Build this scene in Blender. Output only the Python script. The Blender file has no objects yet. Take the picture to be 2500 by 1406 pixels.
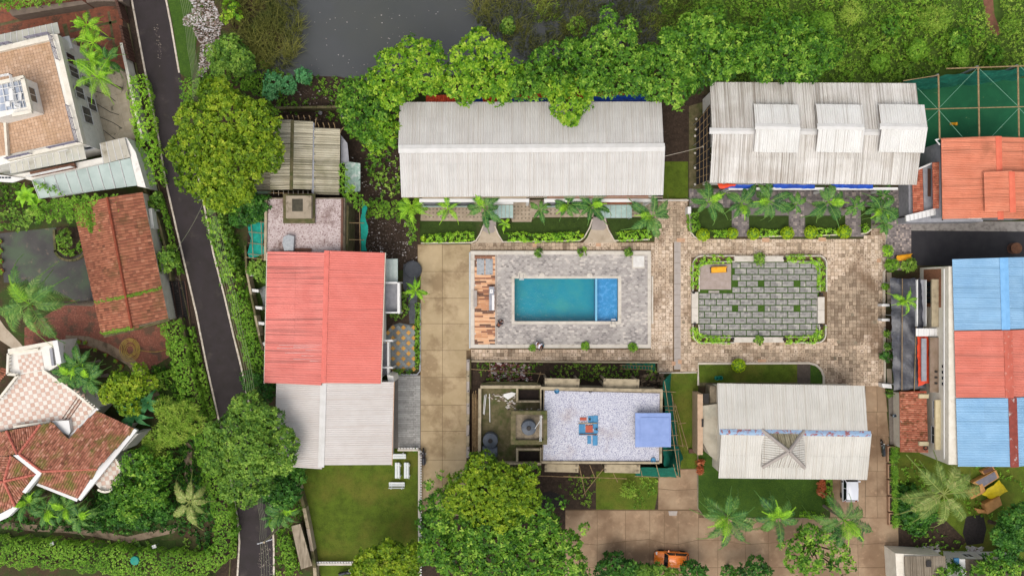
import bpy, math, random
import numpy as np
from mathutils import Vector, Matrix, noise

random.seed(11)
rng = np.random.default_rng(11)
sc = bpy.context.scene
COL = sc.collection

# ------------------------------------------------------------------ camera, sky, sun, exposure
HC = 100.0            # height of the drone above the ground, metres
PX = 22.5             # photo pixels per metre on the ground
cd = bpy.data.cameras.new('camera')
cam = bpy.data.objects.new('camera', cd); COL.objects.link(cam)
cam.location = (0, 0, HC); cam.rotation_euler = (0, 0, 0)
cd.sensor_width = 36.0
cd.lens = 18.0 / ((1250 / PX) / HC)
cd.clip_start = 1.0; cd.clip_end = 1500.0
sc.camera = cam

SUN_EL, SUN_AZ = math.radians(66), math.radians(200)
w = bpy.data.worlds.new('World'); sc.world = w; w.use_nodes = True
nt = w.node_tree
bg = nt.nodes['Background']; bg.inputs['Strength'].default_value = 0.15
sk = nt.nodes.new('ShaderNodeTexSky'); sk.sky_type = 'NISHITA'; sk.sun_disc = False
sk.sun_elevation = SUN_EL; sk.sun_rotation = SUN_AZ
sk.air_density = 1.0; sk.dust_density = 4.0; sk.ozone_density = 0.6
hs = nt.nodes.new('ShaderNodeHueSaturation'); hs.inputs['Saturation'].default_value = .42   # a thin white overcast
nt.links.new(sk.outputs[0], hs.inputs['Color']); nt.links.new(hs.outputs[0], bg.inputs[0])
sd = bpy.data.lights.new('sun', 'SUN'); sd.energy = .75; sd.angle = math.radians(42); sd.color = (1.0, 0.955, 0.89)
sun = bpy.data.objects.new('sun', sd); COL.objects.link(sun)
dirv = Vector((math.sin(SUN_AZ) * math.cos(SUN_EL), math.cos(SUN_AZ) * math.cos(SUN_EL), math.sin(SUN_EL)))
sun.rotation_euler = dirv.to_track_quat('Z', 'Y').to_euler()
sun.location = dirv * 150
sc.view_settings.view_transform = 'Standard'; sc.view_settings.look = 'None'
sc.view_settings.gamma = 1.0; sc.view_settings.use_curve_mapping = False
sc.view_settings.exposure = 0.5
sc.cycles.max_bounces = 6; sc.cycles.diffuse_bounces = 3; sc.cycles.transparent_max_bounces = 8

# ------------------------------------------------------------------ helpers
def W(px, py, z=0.0):
 """point at height z that a viewer at the drone sees at photo pixel px, py"""
 s = (HC - z) / HC / PX
 return Vector(((px - 1250) * s, (703 - py) * s, z))

def lin(c):
 if isinstance(c, str):
  c = [int(c[i:i + 2], 16) / 255 for i in (0, 2, 4)]
  c = [x / 12.92 if x <= 0.04045 else ((x + 0.055) / 1.055) ** 2.4 for x in c]
 return (c[0], c[1], c[2], 1.0)

MATS = {}
def pm(name, a, b=None, sc_=1.0, rough=0.8, bump=0.0, bsc=25.0, stain=None, stain2=None, rnd=0.0, ramp=None,
       spec=0.25, metal=0.0, trans=0.0, stretch=None, streak=None, det=5.0, checker=None, coat=0.0):
 """procedural material. a/b: the two colours a noise moves between; stain=(colour, scale, low, high, amount[, stretch]);
 streak=(colour, (sx,sy,sz), low, high, amount); ramp: colours along the face attribute tint; rnd: brightness change per object"""
 if name in MATS: return MATS[name]
 m = bpy.data.materials.new(name); m.use_nodes = True
 t = m.node_tree; N = t.nodes; L = t.links
 bs = N['Principled BSDF']
 bs.inputs['Roughness'].default_value = rough
 bs.inputs['Specular IOR Level'].default_value = spec
 bs.inputs['Metallic'].default_value = metal
 bs.inputs['Coat Weight'].default_value = coat
 geo = N.new('ShaderNodeNewGeometry')
 pos = geo.outputs['Position']
 def mapped(s):
  mp = N.new('ShaderNodeMapping'); mp.inputs['Scale'].default_value = s
  L.new(pos, mp.inputs['Vector']); return mp.outputs[0]
 def ntex(scale, st=None, d=det):
  n = N.new('ShaderNodeTexNoise'); n.inputs['Scale'].default_value = scale; n.inputs['Detail'].default_value = d
  n.inputs['Roughness'].default_value = 0.6
  L.new(mapped(st) if st else pos, n.inputs['Vector']); return n.outputs['Fac']
 def mix(fac, c1, c2, mode='MIX'):
  x = N.new('ShaderNodeMix'); x.data_type = 'RGBA'; x.blend_type = mode
  if isinstance(fac, float): x.inputs[0].default_value = fac
  else: L.new(fac, x.inputs[0])
  for i, c in ((6, c1), (7, c2)):
   if isinstance(c, tuple): x.inputs[i].default_value = c
   else: L.new(c, x.inputs[i])
  return x.outputs[2]
 def rmap(v, lo, hi, a0=0.0, a1=1.0):
  r = N.new('ShaderNodeMapRange'); r.inputs[1].default_value = lo; r.inputs[2].default_value = hi
  r.inputs[3].default_value = a0; r.inputs[4].default_value = a1
  L.new(v, r.inputs[0]); return r.outputs[0]
 if ramp:
  at = N.new('ShaderNodeAttribute'); at.attribute_name = 'tint'
  cr = N.new('ShaderNodeValToRGB'); el = cr.color_ramp.elements
  for i, c in enumerate(ramp):
   p = i / max(1, len(ramp) - 1)
   e = el[i] if i < 2 else el.new(p)
   e.position = p; e.color = lin(c)
  if len(ramp) > 1: pass
  L.new(at.outputs['Fac'], cr.inputs[0]); col = cr.outputs[0]
  if b is not None:
   col = mix(rmap(ntex(sc_, stretch), .35, .65), col, mix(0.5, col, lin(b)))
 elif b is not None:
  col = mix(rmap(ntex(sc_, stretch), .33, .67), lin(a), lin(b))
 else:
  col = mix(0.0, lin(a), lin(a))
 if checker:
  pass
 for s in (stain, stain2):
  if s:
   f = rmap(ntex(s[1], s[5] if len(s) > 5 else None), s[2], s[3], 0.0, s[4])
   col = mix(f, col, lin(s[0]))
 if streak:
  f = rmap(ntex(1.0, streak[1], 3.0), streak[2], streak[3], 0.0, streak[4])
  col = mix(f, col, lin(streak[0]))
 if rnd:
  oi = N.new('ShaderNodeObjectInfo')
  hv = N.new('ShaderNodeHueSaturation')
  L.new(rmap(oi.outputs['Random'], 0, 1, 1 - rnd, 1 + rnd), hv.inputs['Value'])
  L.new(col, hv.inputs['Color']); col = hv.outputs[0]
 L.new(col, bs.inputs['Base Color'])
 if bump:
  bp = N.new('ShaderNodeBump'); bp.inputs['Strength'].default_value = 0.8; bp.inputs['Distance'].default_value = bump
  L.new(ntex(bsc), bp.inputs['Height']); L.new(bp.outputs[0], bs.inputs['Normal'])
 if trans:
  tr = N.new('ShaderNodeBsdfTranslucent'); L.new(col, tr.inputs[0])
  mx = N.new('ShaderNodeMixShader'); mx.inputs[0].default_value = trans
  L.new(bs.outputs[0], mx.inputs[1]); L.new(tr.outputs[0], mx.inputs[2])
  L.new(mx.outputs[0], N['Material Output'].inputs[0])
 MATS[name] = m
 return m

def setp(o, label=None, cat=None, group=None, kind=None):
 if label: o['label'] = label
 if cat: o['category'] = cat
 if group: o['group'] = group
 if kind: o['kind'] = kind
 return o

def thing(name, label, cat, px=None, py=None, z=0.0, group=None, loc=None, kind=None):
 o = bpy.data.objects.new(name, None); COL.objects.link(o)
 o.empty_display_size = 0.3
 o.location = loc if loc is not None else W(px, py, z)
 return setp(o, label, cat, group, kind)

class MB:
 def __init__(s): s.v = []; s.f = []; s.t = []; s.m = []
 def add(s, vs, fs, t=0.5, m=0):
  n = len(s.v); s.v.extend([tuple(v) for v in vs])
  for f in fs: s.f.append([n + i for i in f]); s.t.append(t); s.m.append(m)
  return s
 def quad(s, a, b, c, d, t=0.5, m=0): return s.add([a, b, c, d], [(0, 1, 2, 3)], t, m)
 def poly(s, pts, t=0.5, m=0): return s.add(pts, [tuple(range(len(pts)))], t, m)
 def box(s, x0, x1, y0, y1, z0, z1, t=0.5, m=0, bottom=True):
  if x0 > x1: x0, x1 = x1, x0
  if y0 > y1: y0, y1 = y1, y0
  fs = [(4, 5, 6, 7), (0, 1, 5, 4), (1, 2, 6, 5), (2, 3, 7, 6), (3, 0, 4, 7)]
  if bottom: fs.append((3, 2, 1, 0))
  return s.add([(x0, y0, z0), (x1, y0, z0), (x1, y1, z0), (x0, y1, z0), (x0, y0, z1), (x1, y0, z1), (x1, y1, z1), (x0, y1, z1)], fs, t, m)
 def obox(s, c, dx, dy, dz, ang=0.0, t=0.5, m=0, tilt=0.0):
  """box centred at c, full sizes, turned about z by ang, tilted about its own x by tilt"""
  R = Matrix.Rotation(ang, 3, 'Z') @ Matrix.Rotation(tilt, 3, 'X')
  c = Vector(c); vs = []
  for z in (-.5, .5):
   for x, y in ((-.5, -.5), (.5, -.5), (.5, .5), (-.5, .5)):
    vs.append(c + R @ Vector((x * dx, y * dy, z * dz)))
  return s.add(vs, [(4, 5, 6, 7), (0, 1, 5, 4), (1, 2, 6, 5), (2, 3, 7, 6), (3, 0, 4, 7), (3, 2, 1, 0)], t, m)
 def prism(s, pts, z0, z1, t=0.5, m=0, bottom=False):
  """pts: list of 2D/3D points; top at z1 (or own z if z1 None)"""
  n = len(pts)
  area = sum(pts[i][0] * pts[(i + 1) % n][1] - pts[(i + 1) % n][0] * pts[i][1] for i in range(n))
  if area < 0: pts = pts[::-1]
  top = [(p[0], p[1], p[2] if z1 is None else z1) for p in pts]
  bot = [(p[0], p[1], z0) for p in pts]
  fs = [tuple(range(n))] + [(n + i, n + (i + 1) % n, (i + 1) % n, i) for i in range(n)]
  if bottom: fs.append(tuple(range(2 * n - 1, n - 1, -1)))
  return s.add(top + bot, fs, t, m)
 def tube(s, pts, rs, n=6, t=0.5, m=0, cap=True):
  pts = [Vector(p) for p in pts]
  if not hasattr(rs, '__len__'): rs = [rs] * len(pts)
  base = len(s.v); up = Vector((0, 0, 1))
  for i, p in enumerate(pts):
   d = (pts[min(i + 1, len(pts) - 1)] - pts[max(i - 1, 0)]).normalized()
   a = d.cross(up)
   if a.length < 1e-3: a = d.cross(Vector((1, 0, 0)))
   a.normalize(); b = d.cross(a)
   for k in range(n):
    q = 2 * math.pi * k / n
    s.v.append(tuple(p + (a * math.cos(q) + b * math.sin(q)) * rs[i]))
  for i in range(len(pts) - 1):
   for k in range(n):
    s.f.append([base + i * n + k, base + i * n + (k + 1) % n, base + (i + 1) * n + (k + 1) % n, base + (i + 1) * n + k]); s.t.append(t); s.m.append(m)
  if cap:
   e = base + (len(pts) - 1) * n
   s.f.append([base + k for k in range(n)]); s.t.append(t); s.m.append(m)
   s.f.append([e + k for k in range(n - 1, -1, -1)]); s.t.append(t); s.m.append(m)
  return s
 def lathe(s, c, prof, n=20, t=0.5, m=0):
  """prof: (radius, z) pairs from the bottom up round centre c"""
  base = len(s.v)
  for r, z in prof:
   for k in range(n):
    q = 2 * math.pi * k / n; s.v.append((c[0] + r * math.cos(q), c[1] + r * math.sin(q), c[2] + z))
  for i in range(len(prof) - 1):
   for k in range(n):
    s.f.append([base + i * n + k, base + i * n + (k + 1) % n, base + (i + 1) * n + (k + 1) % n, base + (i + 1) * n + k]); s.t.append(t); s.m.append(m)
  e = base + (len(prof) - 1) * n
  s.f.append([e + k for k in range(n)]); s.t.append(t); s.m.append(m)
  return s
 def mesh(s, name, mats, org=(0, 0, 0), smooth=False):
  me = bpy.data.meshes.new(name)
  o = Vector(org)
  me.from_pydata([(v[0] - o[0], v[1] - o[1], v[2] - o[2]) for v in s.v], [], s.f)
  if not isinstance(mats, (list, tuple)): mats = [mats]
  for m in mats: me.materials.append(m)
  if len(mats) > 1: me.polygons.foreach_set('material_index', s.m)
  at = me.attributes.new('tint', 'FLOAT', 'FACE'); at.data.foreach_set('value', s.t)
  if smooth: me.polygons.foreach_set('use_smooth', [True] * len(s.f))
  me.update()
  return me
 def build(s, name, mats, parent=None, smooth=False, org=None, label=None):
  """vertices in world space unless org is given"""
  if parent is not None:
   og = Vector((0, 0, 0)); p = parent
   while p is not None: og += p.location; p = p.parent
  else:
   og = Vector(s.v[0]) if org is None else Vector(org)
   if org is None: og.z = min(v[2] for v in s.v)
  ob = bpy.data.objects.new(name, s.mesh(name, mats, og, smooth)); COL.objects.link(ob)
  if parent is not None: ob.parent = parent
  else: ob.location = og
  if label: ob['label'] = label
  return ob
 def local(s, name, mats, parent=None, smooth=False, loc=(0, 0, 0), label=None):
  """vertices in the parent's space"""
  ob = bpy.data.objects.new(name, s.mesh(name, mats, (0, 0, 0), smooth)); COL.objects.link(ob)
  ob.parent = parent; ob.location = loc
  if label: ob['label'] = label
  return ob

def copy_tree(o, parent=None):
 c = o.copy(); COL.objects.link(c)
 if parent is not None: c.parent = parent
 for ch in o.children: copy_tree(ch, c)
 return c

def inst(name, me, parent, loc, rot=(0, 0, 0), scale=(1, 1, 1)):
 ob = bpy.data.objects.new(name, me); COL.objects.link(ob)
 ob.parent = parent; ob.location = loc; ob.rotation_euler = rot; ob.scale = scale
 return ob

def part(root, name, mat, pts, z1, z0, **k):
 """vertical-sided block whose top is seen at photo pixels pts"""
 return MB().prism([W(x, y, z1) for x, y in pts], z0, z1, bottom=z0 > 0.02).build(name, mat, root, **k)
def rect(x0, y0, x1, y1): return [(x0, y0), (x1, y0), (x1, y1), (x0, y1)]

def slope_frame(A, B, D):
 X = (B - A); lx = X.length; X.normalize()
 Y = D - A; Y -= X * Y.dot(X); ly = Y.length; Y.normalize()
 Z = X.cross(Y)
 if Z.z < 0: Z = -Z
 return X, Y, Z, lx, ly

def sheets(root, A, B, D, nc, nr, ribs, amp, mat, name='roof_sheet', th=0.03, skip=None):
 """corrugated sheets from the eave A-B up to the ridge at D, ribs running up the slope, one object a sheet"""
 X, Y, Z, lx, ly = slope_frame(A, B, D)
 if Y.cross(Z).dot(X) < 0: X = -X; A = B
 w_, l_ = lx / nc, ly / nr
 m = MB(); k = ribs * 2
 for i in range(k):
  a0, a1 = i / k * w_, (i + 1) / k * w_
  z0, z1 = (0, amp) if i % 2 == 0 else (amp, 0)
  m.quad((a0, -0.06, z0), (a1, -0.06, z1), (a1, l_, z1), (a0, l_, z0))
 m.quad((0, -0.06, -th), (w_, -0.06, -th), (w_, -0.06, amp * .5), (0, -0.06, amp * .5))
 me = m.mesh(name, mat)
 R = Matrix((X, Y, Z)).transposed().to_4x4()
 og = root.location
 for j in range(nr):
  for i in range(nc):
   if skip and skip(i, j): continue
   p = A + X * (i * w_) + Y * (j * l_) + Z * (0.028 * (nr - 1 - j) + random.uniform(0, .012))
   ob = bpy.data.objects.new(name, me); COL.objects.link(ob); ob.parent = root
   ob.matrix_local = Matrix.Translation(p - og) @ R @ Matrix.Rotation(random.uniform(-.0022, .0022), 4, 'Z')
 return X, Y, Z, lx, ly

def deckslab(root, A, B, D, mat, th=0.1, name='roof_base', drop=0.03):
 X, Y, Z, lx, ly = slope_frame(A, B, D)
 C = B + Y * ly; D = A + Y * ly
 o = [p - Z * drop for p in (A, B, C, D)]; u = [p - Z * (drop + th) for p in (A, B, C, D)]
 m = MB().add(o + u, [(0, 1, 2, 3), (7, 6, 5, 4), (0, 4, 5, 1), (1, 5, 6, 2), (2, 6, 7, 3), (3, 7, 4, 0)])
 return m.build(name, mat, root)

def pip(x, y, poly):
 r = False; n = len(poly); j = n - 1
 for i in range(n):
  xi, yi = poly[i][0], poly[i][1]; xj, yj = poly[j][0], poly[j][1]
  if (yi > y) != (yj > y) and x < (xj - xi) * (y - yi) / (yj - yi) + xi: r = not r
  j = i
 return r

def spans(poly, u):
 xs = []; n = len(poly)
 for i in range(n):
  a, b = poly[i], poly[(i + 1) % n]
  if (a[0] > u) != (b[0] > u): xs.append(a[1] + (u - a[0]) * (b[1] - a[1]) / (b[0] - a[0]))
 xs.sort(); return list(zip(xs[::2], xs[1::2]))

def tiled(root, pts, d, mat, basemat, pitch=0.3, tl=0.36, amp=0.06, name='roof_tiles', th=0.12, wav=True, jit=0.25, tilt=0.02):
 """pts: world points of one plane; d: world direction the tiles run (down the slope); every tile a curved piece"""
 pts = [Vector(p) for p in pts]
 nrm = Vector((0, 0, 0))
 for i in range(len(pts)):
  a, b = pts[i], pts[(i + 1) % len(pts)]
  nrm += Vector(((a.y - b.y) * (a.z + b.z), (a.z - b.z) * (a.x + b.x), (a.x - b.x) * (a.y + b.y)))
 nrm.normalize()
 if nrm.z < 0: nrm = -nrm
 V = Vector(d); V -= nrm * V.dot(nrm); V.normalize(); U = V.cross(nrm)
 O = pts[0]
 P2 = [((p - O).dot(U), (p - O).dot(V)) for p in pts]
 MB().add(pts + [p - nrm * th for p in pts], [tuple(range(len(pts))), tuple(range(2 * len(pts) - 1, len(pts) - 1, -1))] +
             [(i, (i + 1) % len(pts), len(pts) + (i + 1) % len(pts), len(pts) + i) for i in range(len(pts))]).build('roof_base', basemat, root)
 m = MB(); u = min(p[0] for p in P2) + pitch / 2; umax = max(p[0] for p in P2)
 while u < umax:
  for a, b in spans(P2, u):
   v = a
   while v < b - 0.05:
    e = min(v + tl * 1.06, b); t = min(1, max(0, random.gauss(.5, jit)))
    h = pitch * .46
    j = random.uniform(-.012, .012)
    r = []
    for vv, zz in ((v, .01 + tilt * .5), (e, .01 + tilt * 1.5)):
     for du, dz in ((-h, 0), (-h * .5, amp), (h * .5, amp), (h, 0)):
      r.append(O + U * (u + du + j) + V * vv + nrm * (dz + zz))
    m.add(r, [(0, 1, 5, 4), (1, 2, 6, 5), (2, 3, 7, 6), (4, 5, 6, 7)], t)
    v += tl
  u += pitch
 ob = m.build(name, mat, root); ob['kind'] = 'stuff'
 return ob

# ---------------- foliage
def leafmesh(name, C, Nn, T, nleaf, L, wid, mat, org, elev=(0.1, 0.7), jit=0.12):
 """rosettes of leaves at points C with axes Nn and tints T, all in one mesh (numpy)"""
 n = len(C)
 if n == 0: C = np.zeros((1, 3)); Nn = np.array([[0, 0, 1.]]); T = np.array([.5]); n = 1
 k = n * nleaf
 az = (np.tile(np.arange(nleaf) / nleaf * 2 * np.pi, n) + rng.uniform(0, 6.28, n).repeat(nleaf) + rng.normal(0, .35, k))
 el = rng.uniform(elev[0], elev[1], k)
 A = Nn / np.linalg.norm(Nn, axis=1, keepdims=True)
 ref = np.where(np.abs(A[:, 2:3]) > .9, np.array([[1., 0, 0]]), np.array([[0, 0, 1.]]))
 U = np.cross(A, ref); U /= np.linalg.norm(U, axis=1, keepdims=True); V = np.cross(A, U)
 A = A.repeat(nleaf, 0); U = U.repeat(nleaf, 0); V = V.repeat(nleaf, 0)
 ca, sa, ce, se = np.cos(az)[:, None], np.sin(az)[:, None], np.cos(el)[:, None], np.sin(el)[:, None]
 D = (U * ca + V * sa) * ce + A * se
 S = -U * sa + V * ca
 S = S + A * rng.normal(0, .35, (k, 1)); S /= np.linalg.norm(S, axis=1, keepdims=True)
 ln = (L * rng.uniform(.65, 1.25, k))[:, None]; wd = (wid * rng.uniform(.7, 1.25, k))[:, None] * .5
 B = C.repeat(nleaf, 0) + rng.normal(0, jit, (k, 3)) * L
 sag = np.array([[0, 0, -1.]]) * ln * .18
 p0 = B; p1 = B + D * ln * .5 + S * wd; p2 = B + D * ln + sag; p3 = B + D * ln * .5 - S * wd
 P = np.stack([p0, p1, p2, p3], 1).reshape(-1, 3) - np.array(org)[None]
 me = bpy.data.meshes.new(name)
 me.vertices.add(4 * k); me.vertices.foreach_set('co', P.ravel().astype(np.float32))
 me.loops.add(4 * k); me.loops.foreach_set('vertex_index', np.arange(4 * k, dtype=np.int32))
 me.polygons.add(k); me.polygons.foreach_set('loop_start', np.arange(0, 4 * k, 4, dtype=np.int32))
 me.materials.append(mat)
 tt = np.clip(T.repeat(nleaf) + rng.normal(0, .09, k), 0, 1).astype(np.float32)
 me.update(calc_edges=True)
 at = me.attributes.new('tint', 'FLOAT', 'FACE'); at.data.foreach_set('value', tt)
 return me

def addmesh(name, me, loc, parent=None, kind=None):
 ob = bpy.data.objects.new(name, me); COL.objects.link(ob)
 ob.location = loc
 if parent is not None: ob.parent = parent
 if kind: ob['kind'] = kind
 return ob

def vnoise(x, y, s, seed=0):
 return np.array([noise.noise(Vector((a * s + seed, b * s - seed, seed * 1.7))) for a, b in zip(x, y)])

def lobe_points(lobes, dens, inner=0.3, low=-0.35):
 Cs, Ns, Ts = [], [], []
 lb = np.array(lobes)
 for i, (x, y, z, rx, rz) in enumerate(lobes):
  n = max(6, int(2 * math.pi * rx * (rx * .6 + rz * .4) * 1.25 * dens))
  d = rng.normal(0, 1, (n, 3)); d /= np.linalg.norm(d, axis=1, keepdims=True)
  d = d[d[:, 2] > low]
  wob = 1 + .10 * np.sin(d[:, 0] * 7 + i) + .08 * np.sin(d[:, 1] * 9 + 2 * i)
  rr = np.where(rng.random(len(d)) < inner, rng.uniform(.55, .95, len(d)), rng.uniform(.92, 1.06, len(d))) * wob
  P = d * np.array([rx, rx, rz]) * rr[:, None] + np.array([x, y, z])
  keep = np.ones(len(P), bool)
  for j in range(len(lb)):
   if j == i: continue
   q = (P - lb[j, :3]) / np.array([lb[j, 3], lb[j, 3], lb[j, 4]])
   keep &= (q ** 2).sum(1) > .62
  Cs.append(P[keep]); Nn = d[keep].copy(); Nn[:, 2] += .45; Ns.append(Nn)
  Ts.append(np.full(keep.sum(), random.gauss(.03 if rx < 1 else -.12, .09)))
 return np.concatenate(Cs), np.concatenate(Ns), np.concatenate(Ts)

def limb(m, a, b, r0, r1, bow=0.3):
 a, b = Vector(a), Vector(b)
 mid = (a + b) / 2 + Vector((random.uniform(-bow, bow), random.uniform(-bow, bow), random.uniform(-.1, .3)))
 m.tube([a, mid, b], [r0, (r0 + r1) / 2, r1], 6)

def tree(label, lobes_px, ztop, kind, trunk_h=None, group=None, name='tree', cat='tree', zjit=0.8, dens=None, flat=0.62, foot=None, sub=True):
 """lobes_px: (px, py, radius px) seen from above; kind: a leaf recipe"""
 K = LEAF[kind]
 lobes = []
 for q in lobes_px:
  px, py, r = q[:3]; dz = q[3] if len(q) > 3 else random.uniform(-zjit, 0)
  z = ztop + dz; rm = r / PX * (HC - z) / HC
  c = W(px, py, z)
  rz = rm * flat
  lobes.append((c.x, c.y, z - rz, rm, rz))
  if sub and rm > 1.0:
   lobes[-1] = (c.x, c.y, z - rz, rm * .93, rz * .93)
   for _ in range(int(6 + rm * rm * 4.5)):
    a = random.uniform(0, 6.28); s = K.get('cl', .5) * random.uniform(.6, 1.3); rr = max(.1, rm - .55 * s) * random.uniform(.02, 1.0) ** .5
    zz = z - rz + rz * math.sqrt(max(0, 1 - (rr / rm) ** 2 * .92)) * .95
    lobes.append((c.x + rr * math.cos(a), c.y + rr * math.sin(a), zz - s * .25, s, s * .8))
 cx = sum(l[0] * l[3] for l in lobes) / sum(l[3] for l in lobes); cy = sum(l[1] * l[3] for l in lobes) / sum(l[3] for l in lobes)
 if foot is not None: f = W(foot[0], foot[1]); cx, cy = f.x, f.y
 root = thing(name, label, cat, loc=(cx, cy, 0), group=group)
 C, Nn, T = lobe_points(lobes, (dens or K['dens']) * K.get('df', 3.3))
 zr = C[:, 2]; zn = (zr - zr.min()) / max(.1, (zr.max() - zr.min()))
 T = K['t0'] + T + rng.normal(0, K.get('tj', .13), len(T)) + .13 * vnoise(C[:, 0], C[:, 1], .6, 3.1)
 me = leafmesh('crown', C, Nn, np.clip(T, 0, 1), K['n'], K['L'], K['w'], K['mat'], (cx, cy, 0), K.get('el', (.1, .7)))
 addmesh('crown', me, (0, 0, 0), root)
 th = trunk_h or ztop * .5
 R = max(l[3] for l in lobes)
 r0 = max(.06, min(.38, .035 * ztop + .03 * R))
 m = MB(); m.tube([(cx, cy, -.05), (cx + random.uniform(-.15, .15), cy + random.uniform(-.15, .15), th * .5), (cx, cy, th)], [r0 * 1.3, r0, r0 * .8], 8)
 big = sorted(lobes, key=lambda l: -l[3])[:9]
 for l in big:
  limb(m, (cx, cy, th * random.uniform(.7, 1)), (l[0], l[1], l[2] + l[4] * .3), r0 * .5, r0 * .15)
 m.build('trunk', K.get('bark', M_bark), root, smooth=True)
 return root

def bush(label, px, py, r, h, kind, group=None, name='shrub', cat='shrub', flat=None, n=5):
 lob = [(px, py, r * .7, 0)] + [(px + math.cos(a) * r * .5, py + math.sin(a) * r * .5, r * random.uniform(.4, .58)) for a in [i * 6.28 / n + random.random() for i in range(n)]]
 return tree(label, lob, h, kind, trunk_h=h * .4, group=group, name=name, cat=cat, zjit=h * .25, flat=flat or min(1.2, h / (r / PX) * .45), sub=r > 25)

def band_points(poly, wpx, h, dens, bulge=0.25):
 """points over the rounded top and sides of a hedge along a pixel polyline"""
 Cs, Ns = [], []
 P = [W(x, y, h) for x, y in poly]
 for a, b in zip(P[:-1], P[1:]):
  d = (b - a); ln = d.length; d.normalize(); s = Vector((-d.y, d.x, 0)); w = wpx / PX * (HC - h) / HC / 2
  n = int(ln * (w * 2 + h * 1.6) * dens) + 3
  u = rng.uniform(-.02, 1.02, n) * ln; q = rng.uniform(-1, 1, n)
  side = w * 2 / (w * 2 + h * 1.6)
  off = np.clip(q / side, -1, 1); over = np.clip((np.abs(q) - side) / (1 - side + 1e-6), 0, 1)
  bl = .14 * np.sin(u * 2.1 + a.x) + .1 * np.sin(u * 5.3 + a.y)
  offm = off * w * (1 + bl)
  z = h * (1 - over * .9) - .12 * h * np.abs(off) ** 3 + rng.normal(0, .06, n) + bl * .35
  base = np.array([[a.x, a.y, 0]]) + u[:, None] * np.array([[d.x, d.y, 0]]) + offm[:, None] * np.array([[s.x, s.y, 0]])
  base[:, 2] = z
  nn = np.array([[s.x, s.y, 0]]) * (np.sign(off) * (np.abs(off) ** 4 + over))[:, None] + np.array([[0, 0, 1.]]) * (1.1 - over)[:, None]
  Cs.append(base); Ns.append(nn)
 return np.concatenate(Cs), np.concatenate(Ns)

def hedge(label, poly, wpx, h, kind, name='hedge', cat='hedge', group=None, dens=None, core=True):
 K = LEAF[kind]
 c = W(*poly[len(poly) // 2]); root = thing(name, label, cat, loc=(c.x, c.y, 0), group=group)
 C, Nn = band_points(poly, wpx, h, dens or K['dens'] * 1.3)
 T = np.clip(K['t0'] + rng.normal(0, K.get('tj', .13), len(C)) + .28 * vnoise(C[:, 0], C[:, 1], .45, 1.3), 0, 1)
 addmesh('foliage', leafmesh('foliage', C, Nn, T, K['n'], K['L'], K['w'], K['mat'], (c.x, c.y, 0), K.get('el', (.1, .7))), (0, 0, 0), root)
 m = MB(); P = [W(x, y, h) for x, y in poly]
 ln = 0
 for a, b in zip(P[:-1], P[1:]):
  d = b - a; k = max(1, int(d.length / .9))
  for i in range(k):
   p = a + d * ((i + .5) / k); w = wpx / PX / 2 * .5
   q = Vector((p.x + random.uniform(-w, w), p.y + random.uniform(-w, w), 0))
   m.tube([q, q + Vector((random.uniform(-.2, .2), random.uniform(-.2, .2), h * .85))], [.03, .012], 4)
 m.build('stem', M_bark, root)['kind'] = 'stuff'
 return root

def ground_leaves(name, label, polys, dens, kind, hmax, cat='undergrowth', seed=1.0, sc_=.35, tb=0.0, thr=-1.0):
 """uncountable low growth over pixel polygons"""
 K = LEAF[kind]; Cs = []
 for poly in polys:
  x0, x1 = min(p[0] for p in poly), max(p[0] for p in poly); y0, y1 = min(p[1] for p in poly), max(p[1] for p in poly)
  n = int((x1 - x0) * (y1 - y0) / PX / PX * dens)
  X = rng.uniform(x0, x1, n); Y = rng.uniform(y0, y1, n)
  k = np.array([pip(a, b, poly) for a, b in zip(X, Y)], bool); X, Y = X[k], Y[k]
  Cs.append(np.stack([(X - 1250) / PX, (703 - Y) / PX], 1))
 Q = np.concatenate(Cs)
 nz = vnoise(Q[:, 0], Q[:, 1], sc_, seed) + .5 * vnoise(Q[:, 0], Q[:, 1], sc_ * 2.7, seed + 5)
 if thr > -1: kk = nz > thr; Q = Q[kk]; nz = nz[kk]
 hz = np.clip(.5 + nz * .9, .04, 1) * hmax
 z = hz * rng.uniform(.55, 1.0, len(Q))
 C = np.concatenate([Q, z[:, None]], 1)
 gx = rng.normal(0, .5, (len(Q), 2)); Nn = np.concatenate([gx, np.ones((len(Q), 1))], 1)
 T = np.clip(K['t0'] + tb + nz * .38 + rng.normal(0, K.get('tj', .13), len(Q)), 0, 1)
 c = (Q[0, 0], Q[0, 1], 0)
 ob = addmesh(name, leafmesh(name, C, Nn, T, K['n'], K['L'], K['w'], K['mat'], c, K.get('el', (.1, .8))), c, kind='stuff')
 return setp(ob, label, cat)

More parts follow.
